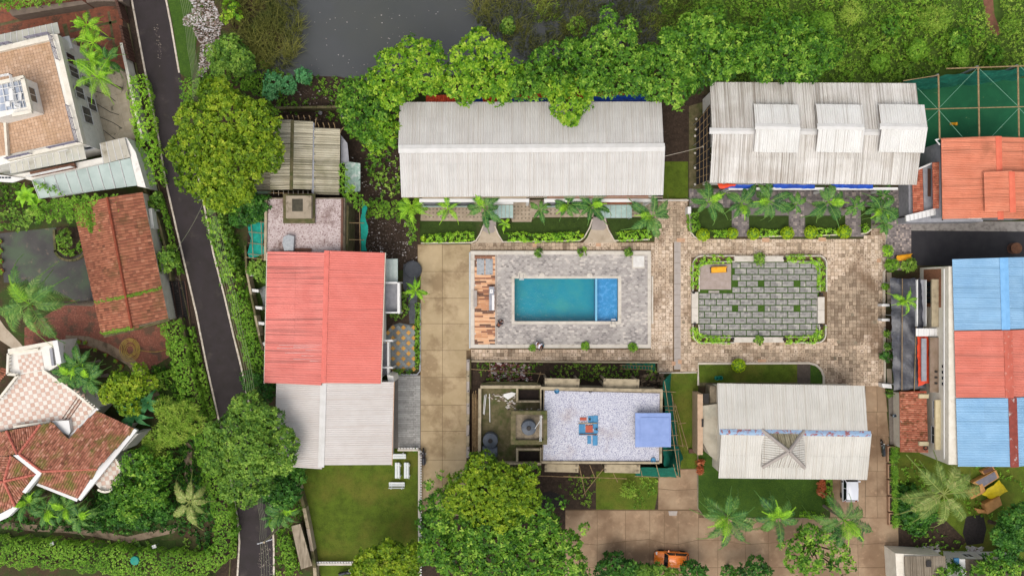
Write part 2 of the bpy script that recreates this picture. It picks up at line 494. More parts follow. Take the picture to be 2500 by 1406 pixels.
def blades(name, label, polys, dens, mat, L=(1.2, 2.2), wd=.05, t0=.5, cat='reeds', seed=2., bend=.8, wind=(.4, -.2), thr=-1, lift=0.0, segs=2):
 """long grass or reed blades, bent strips"""
 Cs = []
 for poly in polys:
  x0, x1 = min(p[0] for p in poly), max(p[0] for p in poly); y0, y1 = min(p[1] for p in poly), max(p[1] for p in poly)
  n = int((x1 - x0) * (y1 - y0) / PX / PX * dens)
  X = rng.uniform(x0, x1, n); Y = rng.uniform(y0, y1, n)
  k = np.array([pip(a, b, poly) for a, b in zip(X, Y)], bool); X, Y = X[k], Y[k]
  Cs.append(np.stack([(X - 1250) / PX, (703 - Y) / PX], 1))
 Q = np.concatenate(Cs); nz = vnoise(Q[:, 0], Q[:, 1], .4, seed)
 if thr > -1: kk = nz > thr; Q = Q[kk]; nz = nz[kk]
 n = len(Q)
 cl = vnoise(Q[:, 0], Q[:, 1], 1.1, seed + 9) * 7
 az = cl + rng.normal(0, .7, n)
 D = np.stack([np.cos(az) + wind[0], np.sin(az) + wind[1]], 1); D /= np.linalg.norm(D, axis=1, keepdims=True)
 S = np.stack([-D[:, 1], D[:, 0], np.zeros(n)], 1)
 ln = rng.uniform(L[0], L[1], n) * (1 + nz * .5); b = rng.uniform(.4, 1, n) * bend
 ps = []
 for i in range(segs + 1):
  f = i / segs
  h = ln * f * np.cos(b * f * 1.1); o = ln * f * np.sin(b * f * 1.1)
  c = np.concatenate([Q + D * o[:, None], (h + lift)[:, None]], 1)
  wv = wd * (1 - .85 * f) * .5
  ps += [c + S * wv, c - S * wv]
 P = np.stack(ps, 1)
 org = np.array([Q[0, 0], Q[0, 1], 0]); P = (P - org).reshape(-1, 3)
 me = bpy.data.meshes.new(name); nv = 2 * (segs + 1)
 me.vertices.add(n * nv); me.vertices.foreach_set('co', P.ravel().astype(np.float32))
 fi = np.array([[2 * i, 2 * i + 1, 2 * i + 3, 2 * i + 2] for i in range(segs)])
 F = (np.arange(n)[:, None, None] * nv + fi[None]).reshape(-1)
 nf = n * segs
 me.loops.add(nf * 4); me.loops.foreach_set('vertex_index', F.astype(np.int32))
 me.polygons.add(nf); me.polygons.foreach_set('loop_start', np.arange(0, nf * 4, 4, dtype=np.int32))
 me.materials.append(mat); me.update(calc_edges=True)
 T = np.clip(t0 + nz * .5 + rng.normal(0, .16, n), 0, 1).repeat(segs).astype(np.float32)
 me.attributes.new('tint', 'FLOAT', 'FACE').data.foreach_set('value', T)
 ob = addmesh(name, me, tuple(org), kind='stuff')
 return setp(ob, label, cat)

def chips(name, label, poly, n, mats, smin, smax, cat='rubble', z=0.02, mound=0.0, tint=(0, 1), pile=None, parent=None):
 """scattered flat irregular bits lying on the ground"""
 m = MB(); x0, x1 = min(p[0] for p in poly), max(p[0] for p in poly); y0, y1 = min(p[1] for p in poly), max(p[1] for p in poly)
 k = 0; tries = 0
 while k < n and tries < n * 8:
  tries += 1
  x, y = random.uniform(x0, x1), random.uniform(y0, y1)
  if not pip(x, y, poly): continue
  k += 1
  c = W(x, y, z) if parent else W(x, y)
  nn = noise.noise(Vector((c.x * .6, c.y * .6, 1)))
  zz = z + mound * max(0, .5 + nn) * random.random()
  s = random.uniform(smin, smax) * (1.5 if random.random() < .1 else 1); q = random.uniform(0, 6.28)
  np_ = random.choice((3, 4, 4, 5))
  tl = [random.uniform(-.45, .45) for _ in range(2)]
  top = []
  for i in range(np_):
   a = q + i * 6.28 / np_ + random.uniform(-.3, .3); r = s * random.uniform(.35, .6)
   dx, dy = r * math.cos(a) * 1.35, r * math.sin(a) * .8
   top.append((c.x + dx, c.y + dy, zz + .03 + dx * tl[0] + dy * tl[1]))
  bot = [(p[0], p[1], p[2] - s * .25) for p in top]
  m.add(top + bot, [tuple(range(np_))] + [(i, np_ + i, np_ + (i + 1) % np_, (i + 1) % np_) for i in range(np_)], random.uniform(*tint))
 ob = m.build(name, mats, parent); ob['kind'] = 'stuff'
 if parent is None: setp(ob, label, cat)
 return ob
# ------------------------------------------------------------------ materials
M_bark = pm('bark', '5d4f42', '3c3128', 6, .9, .02, 30)
M_barkp = pm('palm_bark', '8b7f70', '5f554a', 9, .9, .02, 30)
def leafmat(name, ramp, trans=.28, rough=.5):
 return pm(name, '000000', None, rough=rough, spec=.22, ramp=ramp, trans=trans)
L_yel = leafmat('leaf_yellow_green', ['2e4a10', '5a7c18', '88a222', 'b6c03c'])
L_lime = leafmat('leaf_lime', ['2b5012', '54861a', '86ae26', 'b4cc46'])
L_mid = leafmat('leaf_mid_green', ['234513', '41701c', '6a982a', 'a0c048'])
L_dark = leafmat('leaf_dark_green', ['304e1c', '527a2a', '7ea23a', 'a6c254'])
L_deep = leafmat('leaf_deep_green', ['1d3c16', '2e5a1e', '4a7e2a', '78a240'])
L_blue = leafmat('leaf_blue_green', ['2e5e3a', '44844e', '64a464', '8cc080'])
L_ball = leafmat('leaf_clipped_lime', ['6c9212', '9aba16', 'b9d422', 'd0e23e'])
L_hedge = leafmat('leaf_hedge', ['3c641a', '5e8e24', '84b034', 'aacc50'])
L_weed = leafmat('leaf_weed', ['426420', '648c2a', '8aae3a', 'b2c654'])
L_red = leafmat('leaf_copper', ['7b3a22', 'a4552f', 'c06c45', 'd08a62'])
L_palm = leafmat('leaf_palm', ['2a4e2c', '427034', '648e40', '9ab45c'], .2, .42)
L_palml = leafmat('leaf_palm_light', ['467a1e', '6ba026', '96c832', 'bce24a'], .25, .42)
L_coco = leafmat('leaf_coconut', ['4a6426', '68803a', '8c9c50', 'b8b274'], .2, .45)
L_reed = leafmat('leaf_reed', ['333a20', '545a2a', '757838', '95924a'], .2, .6)
LEAF = dict(
 yel=dict(cl=.42, mat=L_yel, n=6, L=.27, w=.19, dens=6.5, t0=.5, tj=.12),
 lime=dict(mat=L_lime, n=6, L=.32, w=.21, cl=.6, dens=3.6, t0=.52, tj=.2, el=(.05, .6)),
 mid=dict(mat=L_mid, n=6, L=.3, w=.18, cl=.58, dens=4.0, t0=.46, tj=.2, el=(.0, .7)),
 big=dict(mat=L_mid, n=6, L=.33, w=.2, cl=.6, dens=3.6, t0=.5, tj=.22, el=(.0, .7)),
 dark=dict(cl=.5, mat=L_dark, n=6, L=.28, w=.18, dens=6.5, t0=.5, tj=.14),
 deep=dict(mat=L_deep, n=6, L=.3, w=.18, dens=6, t0=.45, tj=.16),
 blue=dict(mat=L_blue, n=7, L=.32, w=.16, dens=5, t0=.55, tj=.15),
 ball=dict(mat=L_ball, n=6, L=.1, w=.06, dens=42, t0=.55, tj=.14),
 hedge=dict(mat=L_hedge, n=6, L=.14, w=.085, dens=27, t0=.5, tj=.14),
 hedgel=dict(mat=L_palml, n=6, L=.22, w=.09, dens=13, t0=.6, tj=.18),
 weed=dict(mat=L_weed, n=6, L=.22, w=.1, dens=8, t0=.45, tj=.14, el=(.1, 1.2)),
 weedg=dict(mat=L_hedge, n=6, L=.24, w=.13, dens=8, t0=.35, tj=.15, el=(.1, 1.0)),
 feath=dict(mat=L_weed, n=8, L=.42, w=.06, dens=7, t0=.72, tj=.15, el=(.1, 1.1)),
 red=dict(mat=L_red, n=7, L=.24, w=.12, dens=11, t0=.55, tj=.15),
)
M_ground = pm('soil', '4b3a2b', '3a3121', .5, .95, .05, 8, stain=('35481c', .35, .42, .6, .9), stain2=('6b5640', 3, .58, .72, .6))
M_soil = pm('dark_soil', '41342a', '2e251d', 2.2, .95, .04, 14, stain=('5c4a3a', 5, .56, .7, .7))
M_lawn = pm('lawn_grass', '445214', '586a1c', 1.1, .95, .04, 30, stain=('676427', .3, .47, .66, .7), stain2=('2c3f12', 9, .5, .7, .5))
M_lawnd = pm('lawn_dark', '35471a', '2a3a14', 1.6, .95, .04, 30, stain=('44551c', 7, .5, .7, .5))
M_lawng = pm('lawn_green', '3e581a', '304a18', 1.4, .95, .04, 30, stain=('55701f', 8, .5, .7, .5))
M_blade = pm('lawn_blade', '000000', None, rough=.7, ramp=['33470f', '4a611a', '64781f', '7d8a38'], trans=.2)
M_asph = pm('asphalt', '2f2a28', '373031', .9, .9, .012, 60, stain=('5c534c', .6, .58, .8, .6), streak=('332e30', (.9, .05, 1), .5, .7, .6), spec=.3)
M_asphd = pm('dark_asphalt', '353436', '2d2c2f', 1.0, .95, .015, 60, stain=('4b484a', 30, .6, .7, .6))
M_line = pm('road_line_paint', 'cfc4b4', 'a99c8b', 3, .8, .004, 40, stain=('6a5d50', 5, .58, .7, .8))
M_conc = pm('concrete_slab', 'ae9a7a', '9b8868', .45, .9, .01, 30, stain=('755f45', .3, .48, .6, .6), stain2=('b7a180', 1.5, .56, .72, .45), rnd=.05)
M_concw = pm('wet_concrete', '9b846a', '886f57', .5, .85, .01, 30, stain=('6b543f', .22, .46, .6, .7), stain2=('b39678', 1.2, .56, .72, .5), rnd=.05)
M_joint = pm('joint_dirt', '6e5a43', '5b4935', 3, .95)
M_pave = pm('plaza_paver', '000000', None, rough=.85, bump=.01, bsc=40, ramp=['7b6a58', 'a08e78', 'bfa88f', 'd0bca6'],
   stain=('6d543f', 7.5, .53, .66, .75), stain2=('745c47', .22, .53, .66, .8))
M_pool_pave = pm('deck_paver', '000000', None, rough=.85, bump=.008, bsc=50, ramp=['7e7875', '97908b', 'aba49d', 'c5bcb2'],
                 stain=('5f5553', 1.1, .68, .74, .7))
M_park_pave = pm('park_paver', '000000', None, rough=.85, bump=.008, bsc=50, ramp=['77746f', '8a8782', '9b9791', 'b6b1a4'],
                 stain=('6f7a4a', 1.4, .6, .75, .3))
M_white = pm('white_render', 'e2ded5', 'd6d1c7', 1.5, .8, .004, 40, stain=('978f84', 2.2, .58, .75, .5))
M_cream = pm('cream_render', 'dad3c4', 'cdc5b4', 1.5, .8, .004, 40, stain=('988f7a', 2.5, .58, .75, .4))
M_kerb = pm('pale_kerb', 'c9beae', 'b8ac9a', 2, .8, .004, 40, stain=('8d8272', 3, .56, .72, .6))
M_grey = pm('grey_plaster', '9a9a9e', '86868b', 2, .8, .004, 40)
M_cement = pm('raw_cement', '8b7e6a', '6f6453', 1.6, .92, .015, 25, stain=('4d463a', 1.3, .5, .68, .75), stain2=('a89a82', 6, .55, .7, .5))
M_cemlt = pm('light_cement', 'a7997f', '93866e', 1.6, .92, .01, 25, stain=('6a604e', 1.6, .52, .7, .6))
M_moss = pm('mossy_cement', '6c6148', '4c4a2c', 1.8, .92, .015, 25, stain=('3c4a1c', 1.1, .5, .66, .7))
M_glass = pm('dark_glass', '242b33', '2f3840', 1, .12, spec=.6)
M_glassg = pm('green_glass', '9db3ab', '8da49c', 2, .25, spec=.5, stain=('c2cdc6', 3, .55, .7, .5))
M_frame = pm('white_frame', 'd3d1cd', None, rough=.5)
M_black = pm('black_metal', '24211f', '2f2a27', 5, .6)
M_steel = pm('grey_steel', '9b9d9e', '85888a', 4, .5, metal=.2)
M_wood = pm('bamboo', '9c8460', '7a6345', 4, .8)
M_woodd = pm('brown_board', '5e4235', '4b332a', 3, .75, stretch=(1, 8, 1))
M_teal = pm('teal_net', '17705c', '0f5a4a', 2.2, .8, .02, 6, stain=('2a8f76', 5, .55, .7, .5), trans=.15)
M_bluet = pm('blue_tarp', '1546a8', '0e3585', 2.5, .45, .03, 6, stain=('2c68cc', 4, .55, .72, .6))
M_oran = pm('orange_tarp', 'dd4a26', 'c13c1c', 2.5, .5, .03, 6)
M_blackt = pm('black_tarp', '35363e', '24252b', 2.5, .35, .04, 3.5, stain=('4c4e58', 3, .55, .7, .7, (1, .35, 1)), spec=.5)
M_soffit = pm('timber_soffit', '6f5a45', '584635', 3, .85)
# ------------------------------------------------------------------ the ground and what is laid on it
def sheet(name, mat, pts, z, kind='structure', top=None, parent=None):
 m = MB().poly([Vector((W(x, y).x, W(x, y).y, z)) for x, y in pts])
 if top is None: top = 0.0
 ob = m.build(name, mat, parent)
 if parent is None: ob['kind'] = kind
 # face up
 if ob.data.polygons[0].normal.z < 0: ob.data.flip_normals()
 return ob
def slab(name, mat, pts, z1, z0=0.0, parent=None, kind='structure'):
 ob = MB().prism([W(x, y) for x, y in pts], z0, z1).build(name, mat, parent)
 if parent is None: ob['kind'] = kind
 return ob

g = MB(); S_ = 260
ha, hb = W(1251, 789), W(1514, 676)
for x0, x1, y0, y1 in ((-S_, S_, hb.y, S_), (-S_, S_, -S_, ha.y), (-S_, ha.x, ha.y, hb.y), (hb.x, S_, ha.y, hb.y)): g.quad((x0, y0, 0), (x1, y0, 0), (x1, y1, 0), (x0, y1, 0))
g.build('ground', M_ground)['kind'] = 'structure'

RL = [(318, -60), (320, 0), (341, 113), (362, 225), (386, 341), (402, 440), (428, 554), (455, 669), (478, 767), (504, 898), (530, 1013), (552, 1115), (569, 1212), (579, 1271), (583, 1321), (578, 1404), (570, 1470)]
RR = [(400, -60), (408, 0), (420, 61), (440, 178), (455, 260), (472, 350), (497, 482), (523, 617), (550, 721), (572, 816), (592, 898), (606, 967), (632, 1080), (655, 1190), (668, 1268), (671, 1340), (671, 1404), (668, 1470)]
slab('road', M_asph, RL + RR[::-1], .03)
def strip(pts, w0, side=1):
 out = []
 for i, (x, y) in enumerate(pts):
  a = pts[max(0, i - 1)]; b = pts[min(len(pts) - 1, i + 1)]
  dx, dy = b[0] - a[0], b[1] - a[1]; l = math.hypot(dx, dy)
  out.append((x - dy / l * w0 * side, y + dx / l * w0 * side))
 return out
slab('road_line', M_line, RL + strip(RL, -4.2)[::-1], .09)
for k in range(2):
 pts = RR[:4] if k == 0 else RR[5:]
 slab('road_line', M_line, pts + strip(pts, 4.2)[::-1], .09)
for pts, n_ in (([(415, 670), (440, 680), (445, 705), (425, 720), (408, 700)], 90), ([(640, 1330), (662, 1330), (668, 1400), (640, 1406), (628, 1370)], 160), ([(376, 60), (386, 60), (396, 130), (390, 165), (382, 110)], 60)):
 chips('road_dust', 'pale dust and grit scuffed over the dark road', pts, n_, [pm('grit', '000000', None, rough=.9, ramp=['4a4240', '6f645c', '94887e'])], .03, .14, z=.03)
# verges left of the road: dark drain, dirt strip, low green
vg = strip(RL, 12); vg2 = strip(RL, 34)
sheet('roadside_drain', M_soil, strip(RL, 1) + strip(RL, 15)[::-1], .012)
slab('drain_kerb', M_moss, strip(RL, 16) + strip(RL, 19)[::-1], .12)
sheet('verge_soil', M_soil, strip(RL, 20) + strip(RL, 50)[::-1], .008)

# pond
M_water = pm('pond_water', '454646', '3c3f3d', .12, .12, .006, 3, spec=.5, stain=('44453f', .09, .45, .65, .8), stain2=('8d8a80', 9, .76, .79, .7))
sheet('pond', M_water, [(640, -60), (1700, -60), (1690, 20), (1600, 110), (1320, 150), (1180, 170), (1000, 205), (890, 196), (830, 190), (735, 186), (690, 195), (650, 200), (600, 180), (690, 120), (700, 40)], .02)
sheet('pond', M_water, [(1560, 60), (1640, 70), (1650, 140), (1580, 130)], .024)

# soil of the rear yards
sheet('yard_soil', M_soil, [(590, 190), (735, 186), (830, 188), (900, 210), (975, 260), (985, 480), (1025, 600), (1025, 660), (600, 660), (610, 470), (660, 300)], .03)
sheet('yard_soil', M_soil, [(1600, 250), (1735, 230), (1735, 490), (1600, 490)], .028)
sheet('path', M_moss, [(1682, 260), (1732, 245), (1732, 480), (1682, 480)], .034)
sheet('yard_soil', M_soil, [(1150, 880), (1610, 880), (1610, 1245), (1380, 1245), (1380, 1406), (1025, 1406), (1025, 1170), (1140, 1170)], .02)

sheet('meadow', pm('meadow_green', '4a6022', '3a4c1c', 1.5, .95, .04, 10), [(1610, -60), (2600, -60), (2600, 170), (2240, 205), (1740, 205), (1620, 130)], .022)
# lawns
sheet('lawn', M_lawn, [(700, 1095), (1024, 1095), (1022, 1340), (1022, 1420), (790, 1420), (760, 1340), (725, 1200)], .04)
sheet('lawn', M_lawnd, [(1025, 540), (1160, 541), (1165, 575), (1155, 592), (1025, 592)], .05)
sheet('lawn', M_lawnd, [(1212, 545), (1300, 540), (1305, 533), (1445, 532), (1448, 570), (1420, 588), (1225, 590), (1208, 570)], .05)
sheet('lawn', M_lawnd, [(1480, 533), (1590, 533), (1590, 580), (1500, 585)], .05)
sheet('lawn', M_lawn, [(1618, 395), (1680, 395), (1680, 487), (1618, 487)], .05)
sheet('lawn', M_lawn, [(1632, 908), (1704, 908), (1704, 1143), (1632, 1143)], .05)
sheet('lawn', M_lawn, [(1704, 888), (1946, 888), (1946, 933), (1704, 933)], .05)
sheet('lawn', M_lawng, [(1978, 890), (1998, 895), (2008, 915), (2008, 936), (1978, 934)], .052)
sheet('lawn', M_lawng, [(1703, 1100), (2020, 1150), (2020, 1240), (1990, 1262), (1720, 1262), (1703, 1238)], .05)
sheet('lawn', M_lawn, [(1455, 1150), (1606, 1150), (1606, 1200), (1598, 1243), (1455, 1243)], .05)
sheet('lawn', M_lawnd, [(375, 930), (460, 925), (470, 985), (385, 990)], .05)
sheet('verge_grass', M_lawng, [(410, 0), (500, 0), (480, 100), (470, 200), (440, 180), (422, 60)], .045)
sheet('yard_grass', M_lawn, [(2180, 1090), (2560, 1090), (2560, 1420), (2190, 1420)], .02)
sheet('yard_soil', M_soil, [(2192, 1275), (2300, 1262), (2330, 1290), (2360, 1320), (2340, 1340), (2192, 1345)], .035)
sheet('yard_soil', pm('black_ash', '23201f', '302b29', 4, .95, .02, 10), [(2358, 1260), (2400, 1255), (2408, 1290), (2400, 1325), (2360, 1330), (2350, 1300)], .038)
sheet('burnt_patch', pm('black_ash', '23201f', '302b29', 4, .95), [(1310, 1205), (1345, 1198), (1375, 1210), (1385, 1228), (1362, 1238), (1320, 1236), (1300, 1222)], .03)

# concrete driveway, one object a slab
def slabs(root, mat, cells, z1=.06, gap=.9):
 for c in cells:
  cx = sum(p[0] for p in c) / len(c); cy = sum(p[1] for p in c) / len(c)
  pts = []
  for x, y in c:
   dx, dy = x - cx, y - cy; pts.append((x - math.copysign(gap / 2, dx), y - math.copysign(gap / 2, dy)))
  slab('slab', mat, pts, z1 + random.uniform(-.006, .006), 0, root)
d1 = sheet('driveway', M_joint, [(1019, 597), (1150, 597), (1150, 880), (1142, 900), (1140, 1180), (1060, 1260), (1026, 1260), (1026, 640), (1019, 640)], .036)
ys = [597, 663, 728, 790, 855, 921, 988, 1052, 1122, 1190, 1258]
cells = []
for a, b in zip(ys[:-1], ys[1:]):
 r1 = 1080
 xe = 1149 if b < 885 else 1139
 cells += [rect(1027 if a > 600 else 1020, a, r1, b), rect(r1, a, xe, b)]
slabs(d1, M_conc, cells)
d2 = sheet('driveway', M_joint, [(1606, 1145), (1703, 1143), (1704, 1245), (1745, 1262), (2118, 1262), (2122, 940), (2160, 940), (2170, 1080), (2180, 1270), (2192, 1280), (2192, 1420), (1380, 1420), (1380, 1243), (1606, 1243)], .036)
cells = [[(1607, 1146), (1702, 1144), (1702, 1193), (1650, 1196), (1607, 1192)], [(1607, 1192), (1650, 1196), (1702, 1193), (1703, 1243), (1607, 1243)]]
xs = [1380, 1458, 1527, 1586, 1622, 1655, 1705, 1752, 1820, 1875, 1960, 2030, 2095, 2192]
for i, (a, b) in enumerate(zip(xs[:-1], xs[1:])):
 ym = 1322 + 7 * math.sin(i * 1.7); yn = 1322 + 7 * math.sin((i + 1) * 1.7)
 y0 = 1245 if a < 1705 else 1263
 ja, jb = 3 * math.sin(i * 3.1), 3 * math.sin((i + 1) * 3.1)
 cells += [[(a, y0), (b, y0), (b + jb, yn), (a + ja, ym)], [(a + ja, ym), (b + jb, yn), (b, 1384), (a, 1384)], [(a, 1384), (b, 1384), (b, 1420), (a, 1420)]]
for a, b in ((940, 1005), (1005, 1065), (1065, 1150), (1150, 1210), (1210, 1263)):
 cells += [[(2112, a), (2140, a), (2142, b), (2112, b)], [(2140, a), (2160 + (a - 940) * .07, a), (2162 + (b - 940) * .07, b), (2142, b)]]
cells += [rect(2026, 1160, 2068, 1262), rect(2068, 1160, 2112, 1262)]
slabs(d2, M_concw, cells)

# plaza of small square pavers
plaza = [(1603, 490), (1681, 488), (1682, 560), (1690, 577), (1705, 586), (1985, 586), (2106, 583), (2124, 572), (2126, 560), (2160, 560), (2160, 940), (2013, 940), (2010, 912), (1996, 889), (1978, 884), (1704, 884), (1704, 908), (1606, 908), (1606, 882), (1150, 882), (1150, 851), (1592, 851), (1592, 612), (1150, 612), (1150, 597), (1600, 590)]
garden = [(1690, 625), (2017, 625), (2017, 836), (1690, 836)]
pz = sheet('plaza', M_joint, plaza, .03)
M_slot = pm('drain_strip', 'a49a91', '978d85', 3, .8)
def pavers(name, mat, inside, x0, x1, y0, y1, sx, sy, gap, z, h, parent, tint, th=.05, stagger=False, jitz=.006, angle=0, mark=0):
 m = MB(); n = 0
 X0, Y0 = W(x0, y1).x, W(x0, y1).y; X1, Y1 = W(x1, y0).x, W(x1, y0).y
 r = 0; y = Y0
 ca, sa = math.cos(angle), math.sin(angle); ex = 1.0 if angle else 0
 cx0, cy0 = (X0 + X1) / 2, (Y0 + Y1) / 2; hw, hh = (X1 - X0) / 2 * (1 + ex * .6), (Y1 - Y0) / 2 * (1 + ex * .6)
 if angle: hw = hh = max(hw, hh)
 y = -hh
 while y < hh:
  x = -hw - (sx / 2 if stagger and r % 2 else 0)
  while x < hw:
   cx, cy = x + sx / 2, y + sy / 2
   q = Vector((cx0 + cx * ca - cy * sa, cy0 + cx * sa + cy * ca, 0))
   px, py = q.x * PX + 1250, 703 - q.y * PX
   if inside(px, py):
    if mark and random.random() < mark:
     a_ = random.uniform(0, 6); r_ = sx * random.uniform(.22, .38)
     m.poly([(q.x + r_ * random.uniform(.7, 1.2) * math.cos(a_ + k_ * 1.05), q.y + r_ * random.uniform(.7, 1.2) * math.sin(a_ + k_ * 1.05), z + jitz + .003) for k_ in range(6)], random.uniform(0, .35))
    m.obox((q.x, q.y, z + random.uniform(0, jitz) - h / 2), sx - gap, sy - gap, h, angle, tint(px, py))
    n += 1
   x += sx
  y += sy; r += 1
 ob = m.build(name, mat, parent); ob['kind'] = 'stuff'
 return ob
def in_plaza(x, y):
 return pip(x, y, plaza) and not pip(x, y, garden) and not (1646 < x < 1661 and 590 < y < 905)
def plaza_t(x, y):
 v = .8 + random.gauss(0, .1)
 if random.random() < .2: v -= random.uniform(.15, .55)
 if (x - 2080) ** 2 / 70 ** 2 + (y - 755) ** 2 / 90 ** 2 < 1 + .5 * noise.noise(Vector((x * .03, y * .03, 0))): v -= .5
 if y > 848 and noise.noise(Vector((x * .018, y * .03, 4))) > -.05: v -= .3
 if y < 612 and x < 1660: v -= .34 if not (1390 < x < 1500 or 1590 < x < 1640) else .05
 v += .25 * noise.noise(Vector((x * .012, y * .012, 7)))
 return min(1, max(0, v))
pavers('paver', M_pave, in_plaza, 1150, 2162, 486, 942, .398, .398, .03, .075, .05, pz, plaza_t, mark=.42)
for i in range(12):
 slab('channel_cover', M_slot, rect(1645.5, 590 + i * 26, 1661.5, 590 + i * 26 + 25.4), .083, 0, pz)
for x, y, w_, h_ in ((1652, 582, 20, 9), (1655, 878, 9, 10), (1640, 882, 9, 10), (1860, 581, 18, 10), (1998, 580, 18, 9), (1300, 595, 10, 9), (1455, 594, 12, 8), (1850, 877, 20, 9), (2140, 632, 10, 9), (1665, 783, 7, 7), (2077, 765, 7, 7), (2131, 782, 9, 8), (2085, 833, 7, 7), (2043, 831, 8, 7), (2035, 870, 7, 8), (2100, 1, 1, 1)):
 if w_ > 3:
  dk = w_ < 10 and x > 1660
  setp(slab('manhole_cover', M_cement if dk else pm('pink_cover', 'c09a7c', 'a98467', 4, .85), rect(x, y, x + w_, y + h_), .088), 'square cover plate set in the plaza pavers at photo spot %d' % 1, None)
for o in list(COL.objects):
 if o.name.startswith('manhole_cover'):
  o['label'] = ''; del o['label']; o.parent = pz; o.location = o.location - pz.location

# small kerbs round beds
def kerb(label, pts, wpx=4, h=.22, mat=None, closed=False, name='kerb'):
 P = [W(x, y) for x, y in pts]
 if closed: P = P + [P[0]]
 m = MB()
 off = wpx / PX / 2
 L_, R_ = [], []
 for i, p in enumerate(P):
  a = P[i - 1] if i > 0 else (P[-2] if closed else P[0]); b = P[i + 1] if i < len(P) - 1 else (P[1] if closed else P[-1])
  d = (b - a).normalized(); s = Vector((-d.y, d.x, 0)) * off
  L_.append(p + s); R_.append(p - s)
 for i in range(len(P) - 1):
  m.prism([L_[i], L_[i + 1], R_[i + 1], R_[i]], 0, h)
 ob = m.build(name, mat or M_kerb)
 return setp(ob, label, 'kerb')
def arc(cx, cy, r, a0, a1, n=7, ry=None):
 return [(cx + r * math.cos(math.radians(a0 + (a1 - a0) * i / n)), cy + (ry or r) * math.sin(math.radians(a0 + (a1 - a0) * i / n))) for i in range(n + 1)]
kerb('low white kerb below the left front lawn of the long white house', [(1028, 594), (1150, 593), (1162, 588), (1172, 572), (1180, 552)], 3, .25)
kerb('low white kerb below the middle front lawn between the two stone paths', [(1208, 552), (1216, 572), (1228, 591), (1415, 588), (1426, 580), (1440, 555), (1446, 535)], 3, .25)
kerb('low white kerb below the right front lawn of the long white house', [(1476, 535), (1484, 560), (1500, 588), (1585, 585)], 3, .25)
kerb('white kerb curving round the hedge bed beside the plaza gate post', [(1683, 512), (1683, 556), (1686, 567), (1693, 577), (1705, 585)], 3, .25)
kerb('white kerb edging the second lawn bed below the stained dormer roof', [(1828, 579), (1925, 576)], 3, .2)
kerb('white kerb edging the third lawn bed below the stained dormer roof', [(1965, 576), (2070, 573)], 3, .2)
kerb('curved white kerb ending the narrow lawn bed at the palm clump', [(2101, 571), (2115, 569), (2126, 560)], 3, .25)
kerb('pale kerb round the lawn north of the small white house', [(1704, 940), (1704, 887), (1975, 886), (1992, 891), (2004, 902), (2010, 918), (2010, 938)], 5, .2)
kerb('pale kerb stub between plaza and side lawn by the green netting', [(1606, 910), (1700, 909)], 3, .15)
kerb('long pale kerb between plaza and the rubble yard of the unfinished house', [(1148, 881), (1605, 884), (1606, 908)], 4, .35, M_cemlt)
kerb('raised curved kerb of the bed beside the black tarpaulin', [(2172, 654), (2162, 655), (2156, 664), (2156, 740), (2160, 747)], 4, .3)
kerb('straight kerb of the bed along the black tarpaulin below the white gate stubs', [(2158, 800), (2158, 935)], 4, .3)
kerb('thin grey kerb between driveway and the left garden bed', [(1026, 740), (1026, 905), (1018, 914), (955, 914)], 3.5, .25, M_grey)
kerb('thin dark kerb between driveway and the south lawn of the small white house', [(1703, 1105), (1703, 1240), (1722, 1264), (2010, 1264)], 2.5, .15, M_cement)

# paths, terraces and yards
M_tan = pm('tan_paving', 'b2a38f', 'a3937e', 1, .85, .005, 40, stain=('8d7d68', 1.2, .55, .72, .6))
M_gpath = pm('grey_paving', '9c928b', '8e847e', 1, .85, .005, 40)
sheet('path', M_tan, [(1150, 598), (1166, 588), (1180, 558), (1184, 530), (1206, 530), (1208, 552), (1220, 582), (1232, 598)], .055)
sheet('path', M_gpath, [(1177, 562), (1184, 522), (1210, 522), (1212, 560), (1205, 568), (1192, 570)], .06)
sheet('path', M_tan, [(1420, 597), (1434, 580), (1446, 552), (1450, 528), (1478, 528), (1482, 550), (1492, 575), (1508, 595)], .055)
sheet('path', M_gpath, [(1443, 560), (1450, 520), (1478, 520), (1482, 555), (1474, 562), (1455, 562)], .06)
ter = sheet('terrace', pm('terrace_tile', 'a39380', '93836f', 1.2, .8, stain=('c2b4a0', 1.5, .5, .7, .6)), [(1028, 490), (1600, 486), (1600, 530), (1448, 530), (1300, 531), (1297, 542), (1250, 542), (1248, 530), (1180, 541), (1027, 539)], .06)
sq = [(x, y) for x in range(1040, 1180, 9) for y in (511, 520, 530)] + [(x, y) for x in range(1256, 1300, 9) for y in (505, 514, 523, 533)] + [(x, y) for x in range(1335, 1450, 10) for y in (505, 513, 522)] + [(x, y) for x in range(1545, 1598, 9) for y in (505, 514, 523)]
for x, y in sq[:120]:
 slab('dark_tile', M_cement, rect(x - 2, y - 2, x + 2, y + 2), .068, .05, ter)
